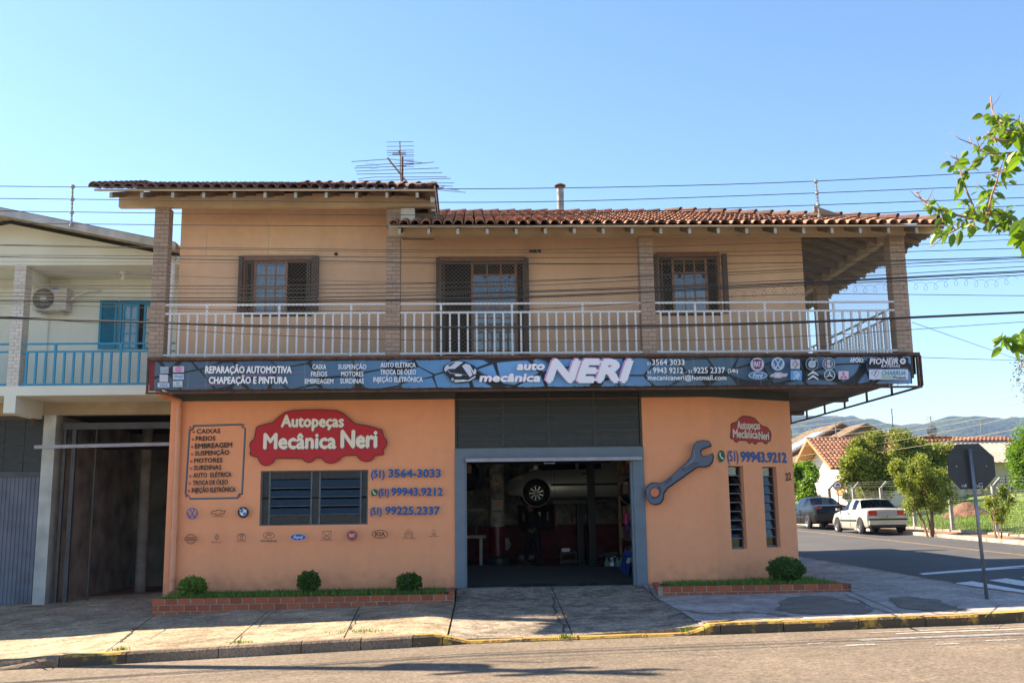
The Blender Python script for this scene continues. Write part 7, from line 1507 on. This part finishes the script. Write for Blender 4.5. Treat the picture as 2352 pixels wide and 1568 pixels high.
# ------------------------------------------------------------------ mechanic
Yp = 8.7
pe = thing('person', 'mechanic in dark shirt and trousers standing under the raised car, head bent over his hands', 'person', tuple(i8f(920, 1250)))
def sk(name, verts, edges, rad, M, sub=2, root=0):
    me = bpy.data.meshes.new(name); me.from_pydata([tuple(v) for v in verts], edges, []); o = bpy.data.objects.new(name, me); link(o, pe)
    me.materials.append(M); md = o.modifiers.new('skin', 'SKIN'); md.use_smooth_shade = True
    sv = me.skin_vertices[0].data if me.skin_vertices else None
    if sv is None: bpy.context.view_layer.objects.active = o; me.skin_vertices.new() if hasattr(me.skin_vertices, 'new') else None
    sv = me.skin_vertices[0].data
    for i, r in enumerate(rad): sv[i].radius = (r, r) if not isinstance(r, tuple) else r
    sv[root].use_root = True; o.modifiers.new('sub', 'SUBSURF').levels = sub; o.modifiers['sub'].render_levels = sub; return o
SKIN = mat('skin', (.42, .22, .14), .5); SHIRT = mat('dark_shirt', (.03, .032, .04), .9); TROU = mat('dark_trousers', (.035, .04, .055), .9); HAIR = mat('dark_hair', (.02, .012, .01), .8); SHOE = mat('shoe', (.03, .025, .02), .6)
def J(x, y, dy=0): return i8(x, y, Yp + dy)
hip, ch_, nk, hd = J(905, 905), J(915, 720), J(895, 650), J(880, 608)
V = [hip, J(910, 810), ch_, nk, J(958, 700, -.12), J(982, 790, -.2), J(925, 852, -.35), J(862, 705, .14), J(830, 790, .1), J(868, 858, -.25), J(945, 925, -.08), J(960, 1060, -.1), J(1003, 1222, -.05), J(868, 925, .1), J(850, 1070, .08), J(822, 1232, .05)]
sk('body', V, [(0, 1), (1, 2), (2, 3), (2, 4), (4, 5), (5, 6), (2, 7), (7, 8), (8, 9), (0, 10), (10, 11), (11, 12), (0, 13), (13, 14), (14, 15)], [(.17, .13), (.165, .13), (.19, .14), .065, .085, .06, .04, .085, .06, .04, .115, .085, .055, .115, .085, .055], SHIRT)
head = obj('head', MB().lathe([(0, .125), (.05, .115), (.08, .08), (.092, .02), (.088, -.03), (.07, -.085), (.045, -.12), (0, -.13)], tuple(hd), 18), SKIN, pe, smooth=True)
obj('hair', MB().lathe([(0, .142), (.06, .13), (.094, .085), (.104, .03), (.10, -.02)], (hd.x + .012, hd.y + .015, hd.z + .005), 18), HAIR, head, smooth=True); obj('nose', MB().hexa([(hd.x - .085, hd.y - .05, hd.z - .02), (hd.x - .115, hd.y - .055, hd.z - .02), (hd.x - .11, hd.y - .03, hd.z - .02), (hd.x - .085, hd.y - .025, hd.z - .02)], [(hd.x - .085, hd.y - .045, hd.z + .02), (hd.x - .095, hd.y - .045, hd.z + .02), (hd.x - .095, hd.y - .035, hd.z + .02), (hd.x - .085, hd.y - .035, hd.z + .02)]), SKIN, head)
obj('ear', MB().lathe([(0, -.01), (.02, -.012), (.025, 0)], (hd.x + .01, hd.y - .09, hd.z - .005), 10, axis='y'), SKIN, head)
for (wr, el) in ((V[6], V[5]), (V[9], V[8])):
    d = (wr - el).normalized(); side = d.cross(Vector((0, 0, 1))).normalized(); up2 = side.cross(d); hv = [wr, wr + d * .08]; ed = [(0, 1)]; rd_ = [.028, .034]
    for k, ln in enumerate((.075, .085, .08, .065)):
        b0_ = wr + d * .09 + side * (.03 - .02 * k); i0 = len(hv); hv += [b0_, b0_ + d * ln * .55 - up2 * .01, b0_ + d * ln * .85 - up2 * .035]; ed += [(1, i0), (i0, i0 + 1), (i0 + 1, i0 + 2)]; rd_ += [.010, .009, .008]
    i0 = len(hv); hv += [wr + d * .04 + side * .04, wr + d * .08 + side * .06 - up2 * .02]; ed += [(0, i0), (i0, i0 + 1)]; rd_ += [.012, .009]
    sk('hand', hv, ed, rd_, SKIN, 1)
for a in (V[12], V[15]): f = Vector((a.x, a.y, FZ)); obj('shoe', MB().hexa([f + Vector(v) for v in ((-.2, -.05, 0), (.07, -.045, 0), (.07, .045, 0), (-.2, .05, 0))], [f + Vector(v) for v in ((-.16, -.035, .05), (.05, -.035, .10), (.05, .035, .10), (-.16, .035, .05))]), SHOE, pe)
obj('wristwatch', MB().lathe([(.04, -.012), (.044, 0), (.04, .012)], tuple(V[6]), 12, axis='x'), SILV, pe)
# ------------------------------------------------------------------ air between here and the hills
def haze():
    M = bpy.data.materials.new('haze'); M.use_nodes = True; N = M.node_tree.nodes; N.clear(); v = N.new('ShaderNodeVolumePrincipled'); v.inputs['Color'].default_value = (.30, .52, 1, 1); v.inputs['Density'].default_value = .00013; v.inputs['Anisotropy'].default_value = .2
    o = N.new('ShaderNodeOutputMaterial'); M.node_tree.links.new(v.outputs[0], o.inputs['Volume'])
    h = obj('haze', MB().box(-2900, 3300, -400, 2700, -30, 260), M); tag(h, 'thin blue air haze over the whole scene', kind='stuff')
HAZE = True
if HAZE: haze()
for o in SC.objects:
    if o.type == 'EMPTY' and 'category' not in o: pass
